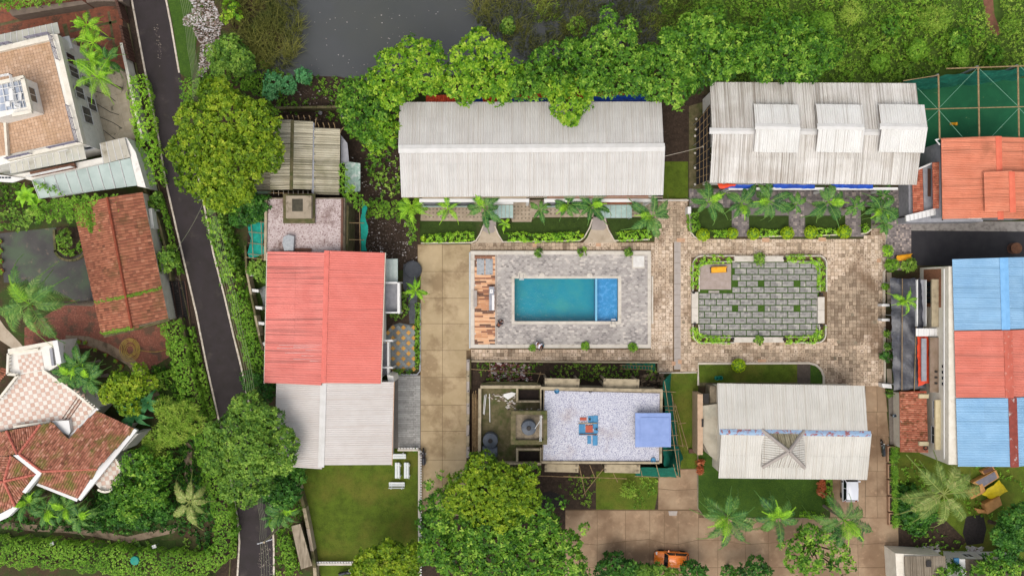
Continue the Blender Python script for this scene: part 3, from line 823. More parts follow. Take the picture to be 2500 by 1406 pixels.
# dormer house forecourt
fc = sheet('forecourt', pm('forecourt_base', '77706c', '6a6460', 2, .85), [(1682, 462), (2222, 462), (2222, 620), (2160, 620), (2160, 560), (2126, 560), (2106, 578), (1682, 578)], .04)
def in_fc(x, y):
 if y < 506: return 1684 < x < 2220
 return 1787 < x < 1828 or 1925 < x < 1965 or 2063 < x < 2100 or 2160 < x < 2222
def in_fc2(x, y): return in_fc(x, y) and y < 579 or (2160 < x < 2222 and y < 650)
def fc_t(x, y):
 v = .35 + random.gauss(0, .12)
 if int((x - 1684) / 9) % 2 == 0 and int(y / 9) % 2 == 0 and x < 2150: v += .35
 if x > 2150: v = .55 + random.gauss(0, .22)
 return min(1, max(0, v))
pavers('paver', pm('forecourt_paver', '000000', None, rough=.85, ramp=['574f4d', '756d6c', '938883', 'b8a89c']), in_fc2, 1684, 2222, 462, 650, .2, .2, .018, .075, .04, fc, fc_t)
sheet('lawn', M_lawnd, rect(1689, 508, 1786, 578), .095)
sheet('lawn', M_lawnd, rect(1828, 527, 1925, 578), .095)
sheet('lawn', M_lawnd, rect(1965, 527, 2063, 578), .095)
sheet('lawn', M_lawnd, [(2101, 505), (2126, 505), (2126, 560), (2112, 568), (2101, 570)], .095)
# right-hand lanes
sheet('asphalt_yard', M_asphd, [(2222, 563), (2560, 563), (2560, 650), (2222, 648)], .06)
sheet('footpath', pm('wall_walk', '8f8983', '7c7670', 2, .85, stain=('55504b', 2, .5, .7, .6)), [(2222, 541), (2560, 541), (2560, 566), (2222, 563)], .07)
sheet('paved_path', pm('pink_paving', 'a4958c', '8f817a', 3, .85), [(2160, 600), (2222, 600), (2222, 640), (2200, 660), (2160, 660)], .03)
# left villa yards
sheet('brick_yard', pm('red_brick_paving', '86503c', '6b4031', 3.5, .85, .01, 20, stain=('4b3c30', .9, .5, .62, .85), stain2=('a86a4c', 7, .55, .7, .6)), [(-60, 20), (210, -30), (300, -30), (300, 60), (318, 150), (322, 200), (160, 140), (-60, 120)], .03)
for q_ in ([(0, 58), (200, 12), (200, 18), (0, 65)], [(152, 60), (163, 58), (176, 108), (166, 112)], [(262, 30), (268, 28), (288, 146), (282, 148)], [(170, 74), (285, 50), (286, 56), (171, 81)], [(205, 12), (213, 10), (232, 70), (224, 72)]): sheet('yard_band', M_moss, q_, .036)
M_yt = pm('pale_yard_tile', 'a89d8a', '968b77', 1.4, .8, rnd=.07, stain=('5e5a49', 1.3, .6, .65, .85))
for i in range(12):
 for j in range(14):
  x, y = 150 + i * 21 + j * 5.4, 88 + j * 22 - i * 4.6
  if pip(x, y, [(150, 90), (300, 165), (330, 345), (260, 400), (230, 300)]): c = W(x, y, .055); setp(MB().obox((c.x, c.y, .055), .93, .96, .03, math.radians(13)).build('floor_tile', M_yt), kind='structure')
sheet('side_yard', pm('pale_tiles', '9f9482', '8c8170', 1.4, .8, stain=('5a5545', 1.6, .58, .64, .8)), [(150, 90), (320, 180), (330, 345), (260, 400), (230, 300)], .05)
sheet('wet_yard', pm('wet_concrete_dark', '4d4a47', '403e3c', .5, .7, .01, 10, stain=('4c5a44', .35, .45, .62, .8), stain2=('7a6a58', 1.3, .6, .72, .7)), [(0, 570), (140, 555), (205, 580), (240, 740), (215, 745), (60, 690), (10, 690)], .04)
sheet('brick_path', pm('mossy_red_paving', '7d4a3a', '664338', 5, .9, .01, 20, stain=('a06a58', 9, .52, .62, .7), stain2=('4f4436', .8, .52, .64, .8)), [(60, 800), (180, 730), (240, 745), (255, 815), (410, 790), (415, 870), (360, 905), (230, 850), (60, 850)], .036)
sheet('garden_path', M_tan, [(0, 780), (14, 800), (48, 835), (60, 850), (30, 850), (0, 830)], .05)
M_gp = pm('garden_path', '8c7a66', '74634f', 1.4, .9, stain=('4f4438', 1.4, .52, .66, .7))
gp = [(160, 840), (210, 842), (260, 860), (310, 890), (345, 930), (378, 985)]
sheet('garden_path', M_gp, gp + strip(gp, -22)[::-1], .052)
gp = [(0, 1288), (90, 1296), (170, 1300), (240, 1310), (310, 1325), (370, 1312), (425, 1300), (440, 1280)]
sheet('garden_path', M_gp, gp + strip(gp, -16)[::-1], .052)
sheet('garden_path', M_gp, [(448, 1080), (468, 1080), (470, 1180), (452, 1180)], .052)
sheet('garden_lawn', M_lawnd, [(0, 1306), (240, 1325), (430, 1318), (430, 1350), (0, 1345)], .03)
# deck strip with long grey planks beside the white gable
dk = sheet('side_court', pm('court_base', '767069', '6a645d', 2, .85), [(955, 915), (1027, 915), (1027, 1094), (955, 1094)], .05)
M_plk = pm('grey_plank_tile', 'a3a19c', '8f8d89', 3, .8, rnd=.16)
k = 0; y = 918
while y < 1092:
 xs_ = [972, 988 + (k * 7) % 22, 1010 + (k * 5) % 10, 1026]
 for a, b in zip(xs_[:-1], xs_[1:]): slab('plank', M_plk, rect(a + .3, y, b - .3, y + 3.9), .075, .03, dk)
 y += 4.5; k += 1
# diamond court with yellow tiles
dc = sheet('diamond_court', pm('court_dark', '686c6c', '575b5b', 3, .85, stain=('4b5a4a', 1, .55, .7, .6)), [(975, 788), (1012, 795), (1014, 905), (952, 905), (950, 860), (940, 815), (955, 795)], .05)
M_ytile = pm('yellow_tile', 'cf9c52', 'b98743', 6, .8, rnd=.1)
M_gtile = pm('grey_tile', '8a8e8c', '767a79', 6, .8, rnd=.16)
for i in range(-8, 12):
 for j in range(-8, 12):
  x, y = 985 + (i - j) * 6.3, 850 + (i + j) * 6.3
  if 943 < x < 1012 and 796 < y < 902 and (x > 953 or y < 860) and (x > 948 or y > 812):
   yl = (i % 2 == 0 and j % 2 == 0)
   c = W(x, y); MB().obox((c.x, c.y, .07), .385, .385, .03, math.pi / 4).build('tile', M_ytile if yl else M_gtile, dc)
sheet('path', pm('slate_path', '56585c', '47494d', 3, .85), [(985, 645), (1012, 640), (1020, 700), (1016, 790), (1000, 790), (996, 730), (984, 700)], .05)
sheet('bed_soil', M_soil, [(950, 740), (1002, 690), (1004, 790), (940, 815)], .032)
sheet('path', M_moss, [(1704, 930), (1945, 932), (1945, 888), (1978, 888), (1978, 940), (1704, 942)], .03)
sheet('path', pm('dark_path', '5d5248', '4d443c', 3, .9), rect(1946, 889, 1978, 945), .056)
sheet('paved_yard', pm('entry_paving', '7f766c', '6b635b', 4, .85), [(2168, 958), (2200, 958), (2200, 1085), (2172, 1085)], .05)
# ------------------------------------------------------------------ the white houses of the compound
def ribmat(name, a, b, dirt, axis, amt=.8, lo=.5, hi=.66, rough=.65, rnd=.04, stain=None, stain2=None, fine=6.0):
 st = (fine * 1.6, .07, .07) if axis == 'y' else (.07, fine * 1.6, .07)
 return pm(name, a, b, .6, rough, .002, 60, streak=(dirt, st, lo, hi, amt), rnd=rnd, stain=stain, stain2=stain2)
R_long = ribmat('long_house_sheet', 'bfbcb6', 'b7b3ad', 'a3988b', 'y', .55, .48, .68, rnd=.03)
R_dorm = ribmat('stained_sheet', 'cbc7c0', 'c1bcb3', '75695a', 'y', .62, .5, .6, rnd=.05, stain=('9c9083', .3, .5, .7, .4), fine=6.5)
R_dorm2 = ribmat('dormer_sheet', 'cfcdc7', 'c7c4bd', '8a7f72', 'y', .7, .56, .68, rnd=.03, fine=5.5)
R_small = ribmat('small_house_sheet', 'c1bdb4', 'b8b4aa', '9b8f7e', 'y', .6, .52, .7, rnd=.04)
R_red = ribmat('red_sheet', 'cf7468', 'c86b5e', '8c5149', 'x', .5, .55, .72, rnd=.03, fine=4)
R_redw = ribmat('red_sheet_weathered', 'cf7a6f', 'c66d62', '764c45', 'x', .8, .5, .68, rnd=.05, fine=4)
R_wh = ribmat('white_gable_sheet', 'c1bbb5', 'b9b1aa', 'a8968a', 'x', .5, .5, .7, rnd=.02, fine=5)
R_grn = ribmat('mossy_shed_sheet', 'b6ae98', 'a39a82', '4e4a36', 'x', .8, .46, .64, rnd=.08, fine=4, stain=('6c6a48', .35, .52, .66, .5))
R_org = ribmat('orange_sheet', 'cb7f62', 'c07053', '7c4c36', 'x', .7, .53, .7, rnd=.05, fine=4, stain=('8a5a40', .3, .56, .7, .6))
R_blue = ribmat('blue_sheet', '87abc6', '799fbd', '5c8099', 'x', .6, .52, .72, rnd=.05, fine=4)
R_redr = ribmat('red_row_sheet', 'ca7665', 'c06a58', '86584b', 'x', .6, .5, .7, rnd=.06, fine=4)
M_cap = pm('ridge_cap_white', 'c9c6c1', 'bdbab4', 1.2, .6)
M_capr = pm('ridge_cap_red', 'd07064', 'c56558', 1.5, .7, stain=('7d4a42', 2, .58, .72, .6))
M_capb = pm('ridge_cap_blue', '8ba3bb', '7f97b0', 1.4, .7, stain=('8a4a40', 3.2, .52, .58, .9))
M_capo = pm('ridge_cap_orange', 'cf6d52', 'c76048', 1.5, .7)
M_caprust = pm('ridge_cap_rust', '8a4238', '773a31', 2.5, .8, stain=('b5b4b0', 2.2, .6, .66, .6))

def ridge(root, A, B, w_, mat, drop=.05, seg=6, lift=.07):
 A, B = Vector(A), Vector(B); d = (B - A); l = d.length; d.normalize(); s = Vector((-d.y, d.x, 0)) * w_ / 2
 for i in range(seg):
  p = A + d * (l * i / seg); q = A + d * (l * (i + 1) / seg + .04); u = Vector((0, 0, lift + .006 * (i % 2))); e = Vector((0, 0, -drop)) + u
  MB().add([p + s + e, p + u, p - s + e, q + s + e, q + u, q - s + e,
                  p + s + e - Vector((0, 0, .04)), p - s + e - Vector((0, 0, .04)), q + s + e - Vector((0, 0, .04)), q - s + e - Vector((0, 0, .04))],
                 [(0, 1, 4, 3), (1, 2, 5, 4), (0, 3, 8, 6), (2, 7, 9, 5)]).build('ridge_cap', mat, root)

def walls(root, pts, z0, z1, mat, name='wall', th=.2):
 """four-sided shell; pts world 2D"""
 n = len(pts)
 c = Vector((sum(p[0] for p in pts) / n, sum(p[1] for p in pts) / n, 0))
 for i in range(n):
  a = Vector((pts[i][0], pts[i][1], 0)); b = Vector((pts[(i + 1) % n][0], pts[(i + 1) % n][1], 0))
  d = (b - a).normalized(); s = Vector((-d.y, d.x, 0))
  if (c - a).dot(s) < 0: s = -s
  MB().prism([a, b - d * (th + .003), b - d * (th + .003) + s * th, a + s * th], z0, z1, bottom=True).build(name, mat, root)

def win(root, a, b, z0, z1, out, panes=2, fm=None, gm=None, sill=True, grill=False):
 """window set on the wall line a-b (world 2D), out: outward 2D unit"""
 a = Vector((a[0], a[1], 0)); b = Vector((b[0], b[1], 0)); o = Vector((out[0], out[1], 0)).normalized(); d = (b - a); l = d.length; d.normalize()
 m = MB(); ft = .07
 def bx(u0, u1, za, zb, o0, o1, mm):
  p = [a + d * u0 + o * o0, a + d * u1 + o * o0, a + d * u1 + o * o1, a + d * u0 + o * o1]; mm.prism(p, za, zb, bottom=True)
 bx(-ft, l + ft, z1, z1 + ft, 0, .07, m); bx(-ft, l + ft, z0 - ft, z0, 0, .09, m)
 bx(-ft, 0, z0, z1, 0, .07, m); bx(l, l + ft, z0, z1, 0, .07, m)
 for i in range(1, panes): bx(l * i / panes - .025, l * i / panes + .025, z0, z1, 0, .065, m)
 f = m.build('window', fm or M_frame, root)
 for i in range(panes):
  g_ = MB(); bx(l * i / panes + .02, l * (i + 1) / panes - .02, z0 + .01, z1 - .01, .012, .03, g_)
  g_.build('pane', gm or M_glass, f)
 return f


# ---- long white house
lh = thing('long_house', 'long white corrugated gable roofed house just north of the swimming pool', 'house', 1298, 365)
ZE, ZR = 5.9, 7.3
A, B, D = W(976, 252, ZE), W(1615, 251, ZE), W(972, 362, ZR)
sheets(lh, A, B, D, 28, 3, 4, .045, R_long); deckslab(lh, A, B, D, M_soffit)
A2, B2, D2 = W(980, 480, ZE - .05), W(1619, 475, ZE - .05), W(973, 362, ZR)
sheets(lh, A2, B2, D2, 28, 3, 4, .045, R_long); deckslab(lh, A2, B2, D2, M_soffit)
ridge(lh, W(973, 364, ZR) + Vector((0, 0, .02)), W(1622, 360, ZR) + Vector((0, 0, .02)), .84, M_cap, .1, 8)
lw = [(W(985, 470, ZE).x, W(985, 468, ZE).y), (W(1608, 470, ZE).x, W(1608, 468, ZE).y), (W(1608, 260, ZE).x, W(1608, 262, ZE).y), (W(985, 260, ZE).x, W(985, 262, ZE).y)]
walls(lh, lw, 0, 5.6, M_white)
ysl = lw[0][1]
x0_, x1_ = lw[0][0], lw[1][0]
def gx(px): return (px - 1250) / PX
for a, b in ((990, 1028), (1150, 1182), (1290, 1325), (1402, 1410)):
 m = MB(); x = gx(a)
 while x < gx(b): m.box(x, x + .12, ysl - .14, ysl - .003, .2, 4.6); x += .2
 m.build('slat_screen', M_woodd, lh)
for a, b in ((1040, 1140), (1190, 1285), (1335, 1395), (1450, 1590)):
 win(lh, (gx(a), ysl), (gx(a) + 2.2, ysl), .9, 2.3, (0, -1), 3); win(lh, (gx(b) - 1.6, ysl), (gx(b), ysl), 3.4, 4.8, (0, -1), 2)
# front portals: a white frame round each balcony, floor, glass rail
for a, b, side in ((1034, 1290, 0), (1325, 1575, 1)):
 xa, xb = gx(a), gx(b)
 MB().box(xa, xb, ysl - .95, ysl - .61, 4.35, 4.6).build('beam', M_frame, lh)
 MB().box(xa, xa + .28, ysl - .95, ysl - .61, 0, 4.347).build('post', M_frame, lh)
 MB().box(xb - .28, xb, ysl - .95, ysl - .61, 0, 4.347).build('post', M_frame, lh)
 MB().box(xa + .3, xb - .3, ysl - .6, ysl - .003, 4.38, 4.5).build('balcony_roof', M_tan if side == 0 else pm('brown_tiles', '8c5236', '75432c', 3, .8), lh)
 MB().box(xa + .3, xa + 5.6, ysl - 1.3, ysl - .003, 2.9, 3.05).build('balcony_floor', M_grey, lh)
 MB().box(xa + .3, xa + 5.6, ysl - 1.36, ysl - 1.305, 3.0, 3.9).build('balcony_rail', M_glassg, lh)
for a, b, c in ((1198, 1253, 0), (1458, 1535, 1)):
 xa, xb = gx(a), gx(b)
 MB().box(xa, xb, ysl - 1.0, ysl - .003, 2.75, 2.85).build('canopy_ledge', M_frame if not c else MATS['brown_tiles'], lh)
 n = 6
 for i in range(n):
  MB().obox(((xa + (i + .5) * (xb - xa) / n), ysl - 1.75, 2.72), (xb - xa) / n - .04, 1.35, .03, 0).build('canopy_glass', M_glassg, lh)
 MB().box(xa, xb, ysl - 2.46, ysl - 2.43, 2.64, 2.72).build('canopy_frame', M_steel, lh)
 for xx in (xa + .05, xb - .1): MB().box(xx, xx + .06, ysl - 2.4, ysl - 2.34, 0, 2.7).build('canopy_post', M_steel, lh)
MB().box(A2.x, B2.x, A2.y - .1, A2.y - .04, ZE - .28, ZE - .08).build('gutter', M_tan, lh)
# lean-to tiles and tarpaulins behind it
rl = thing('rear_lean_to', 'orange tiled lean-to roof behind the long white house, under the tree row', 'lean-to', 1300, 240)
tiled(rl, [W(1040, 234, 3), W(1580, 224, 3), W(1582, 256, 3.4), W(1040, 262, 3.4)], (0, 1, -.2), pm('orange_pan_tile', '000000', None, rough=.7, ramp=['a63a22', 'c4482a', 'd95c3a']), M_oran, .25, .3, .04)
for i in range(6): c = W(1050 + i * 104, 242, 0); MB().box(c.x - .05, c.x + .05, c.y - .05, c.y + .05, 0, 2.95).build('post', M_steel, rl)
def tarp(label, pts, z, mat, cat='tarpaulin', name='tarpaulin', amp=.08, div=14, seed=0., sc_=1.3):
 """wrinkled cloth over a pixel quad at heights z (one per corner or one)"""
 zs = z if hasattr(z, '__len__') else [z] * 4
 c = [W(p[0], p[1], q) for p, q in zip(pts, zs)]
 n1 = max(3, int((c[1] - c[0]).length * 3)); n2 = max(3, int((c[3] - c[0]).length * 3)); n1 = min(n1, 60); n2 = min(n2, 60)
 m = MB(); vs = []
 for j in range(n2 + 1):
  for i in range(n1 + 1):
   u, v = i / n1, j / n2
   p = c[0].lerp(c[1], u).lerp(c[3].lerp(c[2], u), v)
   q = noise.noise(Vector((p.x * sc_ + seed, p.y * sc_ * .6, seed))) * amp + noise.noise(Vector((p.x * 3.1 + p.y * 1.6, p.y * .9, seed + 3))) * amp * .6
   ed = min(u, 1 - u, v, 1 - v)
   p = p + Vector((0, 0, q - (.12 if ed < .001 else 0)))
   if ed < .001: p += Vector((random.uniform(-.06, .06), random.uniform(-.06, .06), 0))
   vs.append(p)
 fs = [(j * (n1 + 1) + i, j * (n1 + 1) + i + 1, (j + 1) * (n1 + 1) + i + 1, (j + 1) * (n1 + 1) + i) for j in range(n2) for i in range(n1)]
 nv = len(vs); vs2 = [p - Vector((0, 0, .02)) for p in vs]
 m.add(vs, fs)
 m.add(vs2, [f[::-1] for f in fs])
 ob = m.build(name, mat, smooth=True)
 return setp(ob, label, cat)
tarp('bright blue tarpaulin with red hem lying on the lean-to near its right end', [(1437, 236), (1580, 229), (1582, 251), (1437, 254)], 3.55, M_bluet)
tarp('short blue tarpaulin piece on the lean-to, in the gap of leaves left of centre', [(1148, 240), (1172, 234), (1190, 252), (1148, 253)], 3.55, M_bluet)
tarp('blue tarpaulin strip behind the middle of the long white roof', [(1215, 243), (1370, 236), (1370, 252), (1212, 252)], 3.5, M_bluet)
tarp('orange red tarpaulin scrap between two blue tarpaulins on the lean-to', [(1175, 236), (1214, 238), (1208, 253), (1180, 251)], 3.62, M_oran)

# ---- white house with three dormers
dh = thing('dormer_house', 'stained white corrugated roof house with three raised ridge dormers, north of the small garden', 'house', 1985, 325)
ZE, ZR = 6.0, 7.3
A, B, D = W(1733, 203, ZE), W(2236, 206, ZE), W(1730, 320, ZR)
sheets(dh, A, B, D, 22, 2, 4, .07, R_dorm); deckslab(dh, A, B, D, M_soffit)
A2, B2, D2 = W(1733, 445, ZE), W(2238, 450, ZE), W(1731, 320, ZR)
sheets(dh, A2, B2, D2, 22, 2, 4, .07, R_dorm); deckslab(dh, A2, B2, D2, M_soffit)
ridge(dh, W(1732, 320, ZR) + Vector((0, 0, .02)), W(2244, 324, ZR) + Vector((0, 0, .02)), .62, M_cap, .07, 8)
for i, (xa, xb) in enumerate(((1840, 1951), (1992, 2107), (2145, 2259))):
 za, zb = 7.45, 8.2; y0, y1, ym = 256, 372, 309
 A, B, D = W(xa, y0, za), W(xb - 2, y0 + 2, za), W(xa + 3, ym, zb)
 sheets(dh, A, B, D, 5, 1, 4, .05, R_dorm2, 'dormer_sheet')
 deckslab(dh, A, B, D, M_soffit)
 A, B, D = W(xa, y1 - 2, za), W(xb - 3, y1, za), W(xa + 3, ym, zb)
 sheets(dh, A, B, D, 5, 1, 4, .05, R_dorm2, 'dormer_sheet'); deckslab(dh, A, B, D, M_soffit)
 ridge(dh, W(xa + 3, ym, zb), W(xb + 1, ym + 2, zb), .6, M_cap, .1, 3)
 m = MB(); a = W(xa + 8, y0 + 12, za); b = W(xb - 10, y1 - 12, za)
 m.box(a.x, b.x, b.y, a.y, 6.3, za - .05); m.build('dormer_wall', M_white, dh)
a = W(1745, 436, ZE); b = W(2226, 214, ZE)
dwl = [(a.x, a.y), (b.x, a.y), (b.x, b.y), (a.x, b.y)]
walls(dh, dwl, 0, 5.8, M_white)
ysl = a.y
for i, px in enumerate((1790, 1850, 1925, 2020, 2100, 2160)):
 win(dh, (gx(px), ysl), (gx(px) + 1.3, ysl), 1.0 if i % 2 else 3.6, 2.2 if i % 2 else 4.8, (0, -1), 2)
win(dh, (a.x, a.y + 2), (a.x, a.y + 3.5), 3.5, 4.8, (-1, 0), 2)
for px in (1755, 1848, 1985, 2125):
 MB().box(gx(px), gx(px) + .25, ysl - 1.0, ysl - .75, 0, 4.3).build('post', M_frame, dh)
MB().box(gx(1755), gx(2150), ysl - 1.0, ysl - .75, 4.303, 4.5).build('beam', M_frame, dh)
for i, (xa, xb, l_) in enumerate(((1770, 1843, 'left of three, with an orange red corner'), (1888, 1990, 'middle of three, below the gap of dormers'), (2030, 2132, 'right of three, near the palm clump'))):
 tarp('blue awning under the stained roof edge, ' + l_, [(xa, 449), (xb, 451), (xb, 463), (xa, 461)], [4.9, 4.9, 4.5, 4.5], M_bluet, cat='awning', name='awning', amp=.04)
tarp('orange red awning scrap at the left end of the blue awnings', [(1752, 448), (1800, 449), (1795, 454), (1757, 461)], 4.97, M_oran, cat='awning', name='awning', amp=.04)
# netted scaffold on its left flank
sn = thing('shade_frame', 'black shade netting on pipes against the left wall of the dormer house', 'shade frame', 1715, 380)
c = [W(1733, 255, 4.5), W(1731, 440, 4.5), W(1700, 452, 1.6), W(1700, 300, 1.6)]
MB().add(c + [p - Vector((0, 0, .02)) for p in c], [(0, 1, 2, 3), (7, 6, 5, 4)]).build('netting', pm('black_net', '1d1c1f', '28272b', 4, .9), sn)
for i in range(10):
 t = i / 9; p = c[3].lerp(c[2], t); q = c[0].lerp(c[1], t + .03)
 MB().tube([p + Vector((0, 0, .04)), q + Vector((0, 0, .06))], .03, 5).build('pipe', M_wood, sn)
for t in (.25, .55, .8):
 MB().tube([c[3].lerp(c[0], t) + Vector((0, 0, .1)), c[2].lerp(c[1], t) + Vector((0, 0, .1))], .03, 5).build('pipe', M_wood, sn)
for i in range(4):
 p = c[3].lerp(c[2], i / 3); MB().tube([(p.x, p.y, 0), p], .03, 5).build('post', M_steel, sn)
for i, (x, y) in enumerate(((1700, 291), (1699, 316), (1697, 332), (1718, 358), (1697, 374), (1697, 410), (1697, 450))):
 m = MB(); p = W(x, y, 1.7 if i != 3 else 3.2); m.lathe(p - Vector((0, 0, .1)), [(.05, 0), (.14, .06), (.12, .16), (.04, .2)], 7)
 o = m.build('sandbag', pm('bag_white', 'c6bfb4', 'a39b8d', 6, .8), smooth=True)
 setp(o, 'small pale cloth bag tied to the black shade netting, number %s down from its top' % ('one two three four five six seven'.split()[i]), 'bag', 'cloth bags tied along the shade netting')
# wire across to the long house
p0, p1 = W(1622, 382, 5.5), W(1718, 358, 3.3)
setp(MB().tube([p0, (p0 + p1) / 2 - Vector((0, 0, .3)), p1], .025, 5).build('cable', M_kerb), 'pale cable strung between the long white roof and the black netting', 'cable')

# ---- red and white gable
rw = thing('red_white_house', 'long house with a red and a white ribbed roof end to end', 'house', 795, 875)
ZE, ZR = 5.6, 6.7
# red part: left slope and right slope
A, B, D = W(655, 614, ZE), W(647, 934, ZE), W(793, 612, ZR)
sheets(rw, A, B, D, 14, 2, 4, .035, R_redw); deckslab(rw, A, B, D, M_soffit)
A, B, D = W(938, 617, ZE), W(928, 936, ZE), W(799, 611, ZR)
sheets(rw, A, B, D, 14, 1, 4, .035, R_red); deckslab(rw, A, B, D, M_soffit)
ridge(rw, W(798, 612, ZR) + Vector((0, 0, .02)), W(790, 934, ZR) + Vector((0, 0, .02)), .5, M_capr, .05, 8)
ZE2, ZR2 = 5.3, 6.4
A, B, D = W(676, 934, ZE2), W(672, 1137, ZE2), W(790, 932, ZR2)
sheets(rw, A, B, D, 9, 1, 5, .03, R_wh); deckslab(rw, A, B, D, M_soffit)
A, B, D = W(960, 932, ZE2), W(955, 1134, ZE2), W(790, 932, ZR2)
sheets(rw, A, B, D, 9, 2, 5, .03, R_wh); deckslab(rw, A, B, D, M_soffit)
ridge(rw, W(790, 930, ZR2) + Vector((0, 0, .03)), W(784, 1139, ZR2) + Vector((0, 0, .03)), .62, M_cap, .05, 4)
MB().tube([W(941, 617, ZE - .05), W(931, 932, ZE - .05)], .06, 6).build('gutter', M_kerb, rw)
MB().tube([W(652, 616, ZE - .05), W(645, 936, ZE - .05)], .06, 6).build('gutter', M_kerb, rw)
MB().tube([W(962, 932, ZE2 - .05), W(957, 1136, ZE2 - .05)], .05, 6).build('gutter', pm('peach_trim', 'c9a384', None, rough=.7), rw)
a, b = W(664, 626, ZE), W(925, 926, ZE); walls(rw, [(a.x, a.y), (b.x, a.y), (b.x, b.y), (a.x, b.y)], 0, ZE - .25, M_white)
xe = b.x
a, b = W(684, 940, ZE2), W(946, 1126, ZE2); walls(rw, [(a.x, a.y), (b.x, a.y), (b.x, b.y), (a.x, b.y)], 0, ZE2 - .25, M_white)
for py in (650, 780, 870): win(rw, (xe, W(0, py).y), (xe, W(0, py).y + 1.4), 3.2, 4.5, (1, 0), 2)
M_rshade = pm('ridge_stain_shade', '7c564e', '67443e', 4, .8); M_fade = pm('faded_paint', 'd2aca6', 'c3958e', 4, .8)
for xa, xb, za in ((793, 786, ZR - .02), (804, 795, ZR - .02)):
 for k in range(8): MB().tube([W(xa + (xb - xa) * k / 8, 612 + 40 * k, za), W(xa + (xb - xa) * (k + 1) / 8, 651 + 40 * k, za)], .035, 4).build('ridge_tone_strip', M_rshade, rw)  # dark strips added beside the ridge: edge stains and ridge shading put into colour
MB().tube([W(789, 840, ZR), W(788, 884, ZR)], .04, 4).build('ridge_tone_strip', M_fade, rw)
for k, (y, l) in enumerate(((842, 105), (846, 70), (850, 110), (855, 40), (861, 90), (868, 50), (877, 70), (881, 30))): a = W(786, y, ZR - .02); b = W(786 - l, y, ZR - .02 - 1.05 * l / 137 + .05); MB().tube([a, b], .035, 4).build('faded_streak', M_fade, rw)
# east side extras
part(rw, 'side_roof', M_glassg, rect(942, 632, 971, 690), 2.9, 2.8); part(rw, 'balcony_floor', M_grey, rect(941, 694, 972, 762), 3.0, 2.8)
part(rw, 'balcony_wall', M_frame, rect(970, 690, 976, 765), 3.9, 2.7); part(rw, 'balcony_wall', M_frame, rect(941, 688, 969.6, 693), 3.9, 2.8); part(rw, 'balcony_wall', M_frame, rect(941, 761, 969.6, 765), 3.9, 2.8)
for i in range(9): part(rw, 'canopy_rib', M_frame, rect(943 + i * 3.2, 633, 944 + i * 3.2, 690), 2.96, 2.905)
part(rw, 'balcony_floor', M_grey, rect(934, 838, 947, 915), 3.0, 2.8); part(rw, 'balcony_wall', M_frame, rect(945, 835, 950, 918), 3.9, 2.8)
part(rw, 'beam', M_frame, rect(932, 829, 958, 834), 4.0, 3.8); part(rw, 'beam', M_frame, rect(932, 895, 958, 899), 4.0, 3.8)
for x, y in ((972, 688), (972, 762), (956, 830), (956, 896)): part(rw, 'post', M_frame, rect(x, y, x + 4, y + 4), 2.69, 0)
part(rw, 'rear_wing', M_white, [(945, 915), (960, 918), (962, 932), (948, 932)], 4.5, 0)

# ---- small white house
sh = thing('small_house', 'small white roofed house with a hip skylight peak and a peeling blue ridge', 'house', 1935, 1050)
ZE, ZR = 4.6, 5.7
A, B, D = W(1751, 937, ZE), W(2111, 943, ZE), W(1757, 1055, ZR)
sheets(sh, A, B, D, 16, 2, 4, .045, R_small); deckslab(sh, A, B, D, M_soffit)
A, B, D = W(1754, 1165, ZE), W(2117, 1169, ZE), W(1757, 1055, ZR)
sheets(sh, A, B, D, 16, 2, 4, .045, R_small); deckslab(sh, A, B, D, M_soffit)
ridge(sh, W(1757, 1054, ZR) + Vector((0, 0, .02)), W(2125, 1059, ZR) + Vector((0, 0, .02)), .58, M_capb, .1, 6)
a, b = W(1762, 948, ZE), W(2104, 1158, ZE); walls(sh, [(a.x, a.y), (b.x, a.y), (b.x, b.y), (a.x, b.y)], 0, ZE - .25, M_cream)
# pyramid skylight
pc = [W(1860, 1049, 5.55), W(1963, 1051, 5.55), W(1964, 1141, 5.25), W(1861, 1140, 5.25)]; ap = W(1926, 1102, 6.7)
hz = pm('peak_sheet_dark', 'a09880', '7d755c', 1.0, .7, streak=('4f4a38', (5, .3, .3), .45, .62, .8))
for i in range(4):
 a, b = pc[i], pc[(i + 1) % 4]
 mid = (a + b) / 2
 tiled(sh, [a, b, ap], mid - ap, hz if i == 0 else MATS['small_house_sheet'], M_soffit, .24, 6.0, .05, name='peak_panel', tilt=0)
M_hip = pm('grey_hip_cap', 'a19890', '938a82', 2, .7)
for p in pc: MB().tube([p + Vector((0, 0, .06)), ap + Vector((0, 0, .08))], [.2, .2], 6).build('hip_cap', M_hip, sh)
# west terrace at a lower level
part(sh, 'side_terrace', pm('pale_terrace', 'b5ad9c', 'a39a88', 1, .85, stain=('7f8376', .8, .5, .7, .6)), [(1716, 990), (1756, 985), (1756, 1130), (1733, 1112), (1716, 1080)], 2.6, 0)
part(sh, 'parapet', pm('peach_wall', 'bfa287', 'ae9278', 2, .85), [(1703, 962), (1716, 962), (1716, 1110), (1703, 1110)], 2.9, 0)
part(sh, 'side_terrace', M_cement, [(1733, 942), (1754, 942), (1754, 984), (1733, 984)], 2.2, 0)
part(sh, 'window', M_black, rect(1713, 1022, 1718, 1042), 2.96, 2.905); part(sh, 'window', M_black, rect(1717, 960, 1731, 985), 2.65, 2.605)
part(sh, 'step', M_cement, rect(1700, 1085, 1712, 1106), .5, 0); part(sh, 'step', M_woodd, rect(1682, 1096, 1698, 1106), .3, 0)

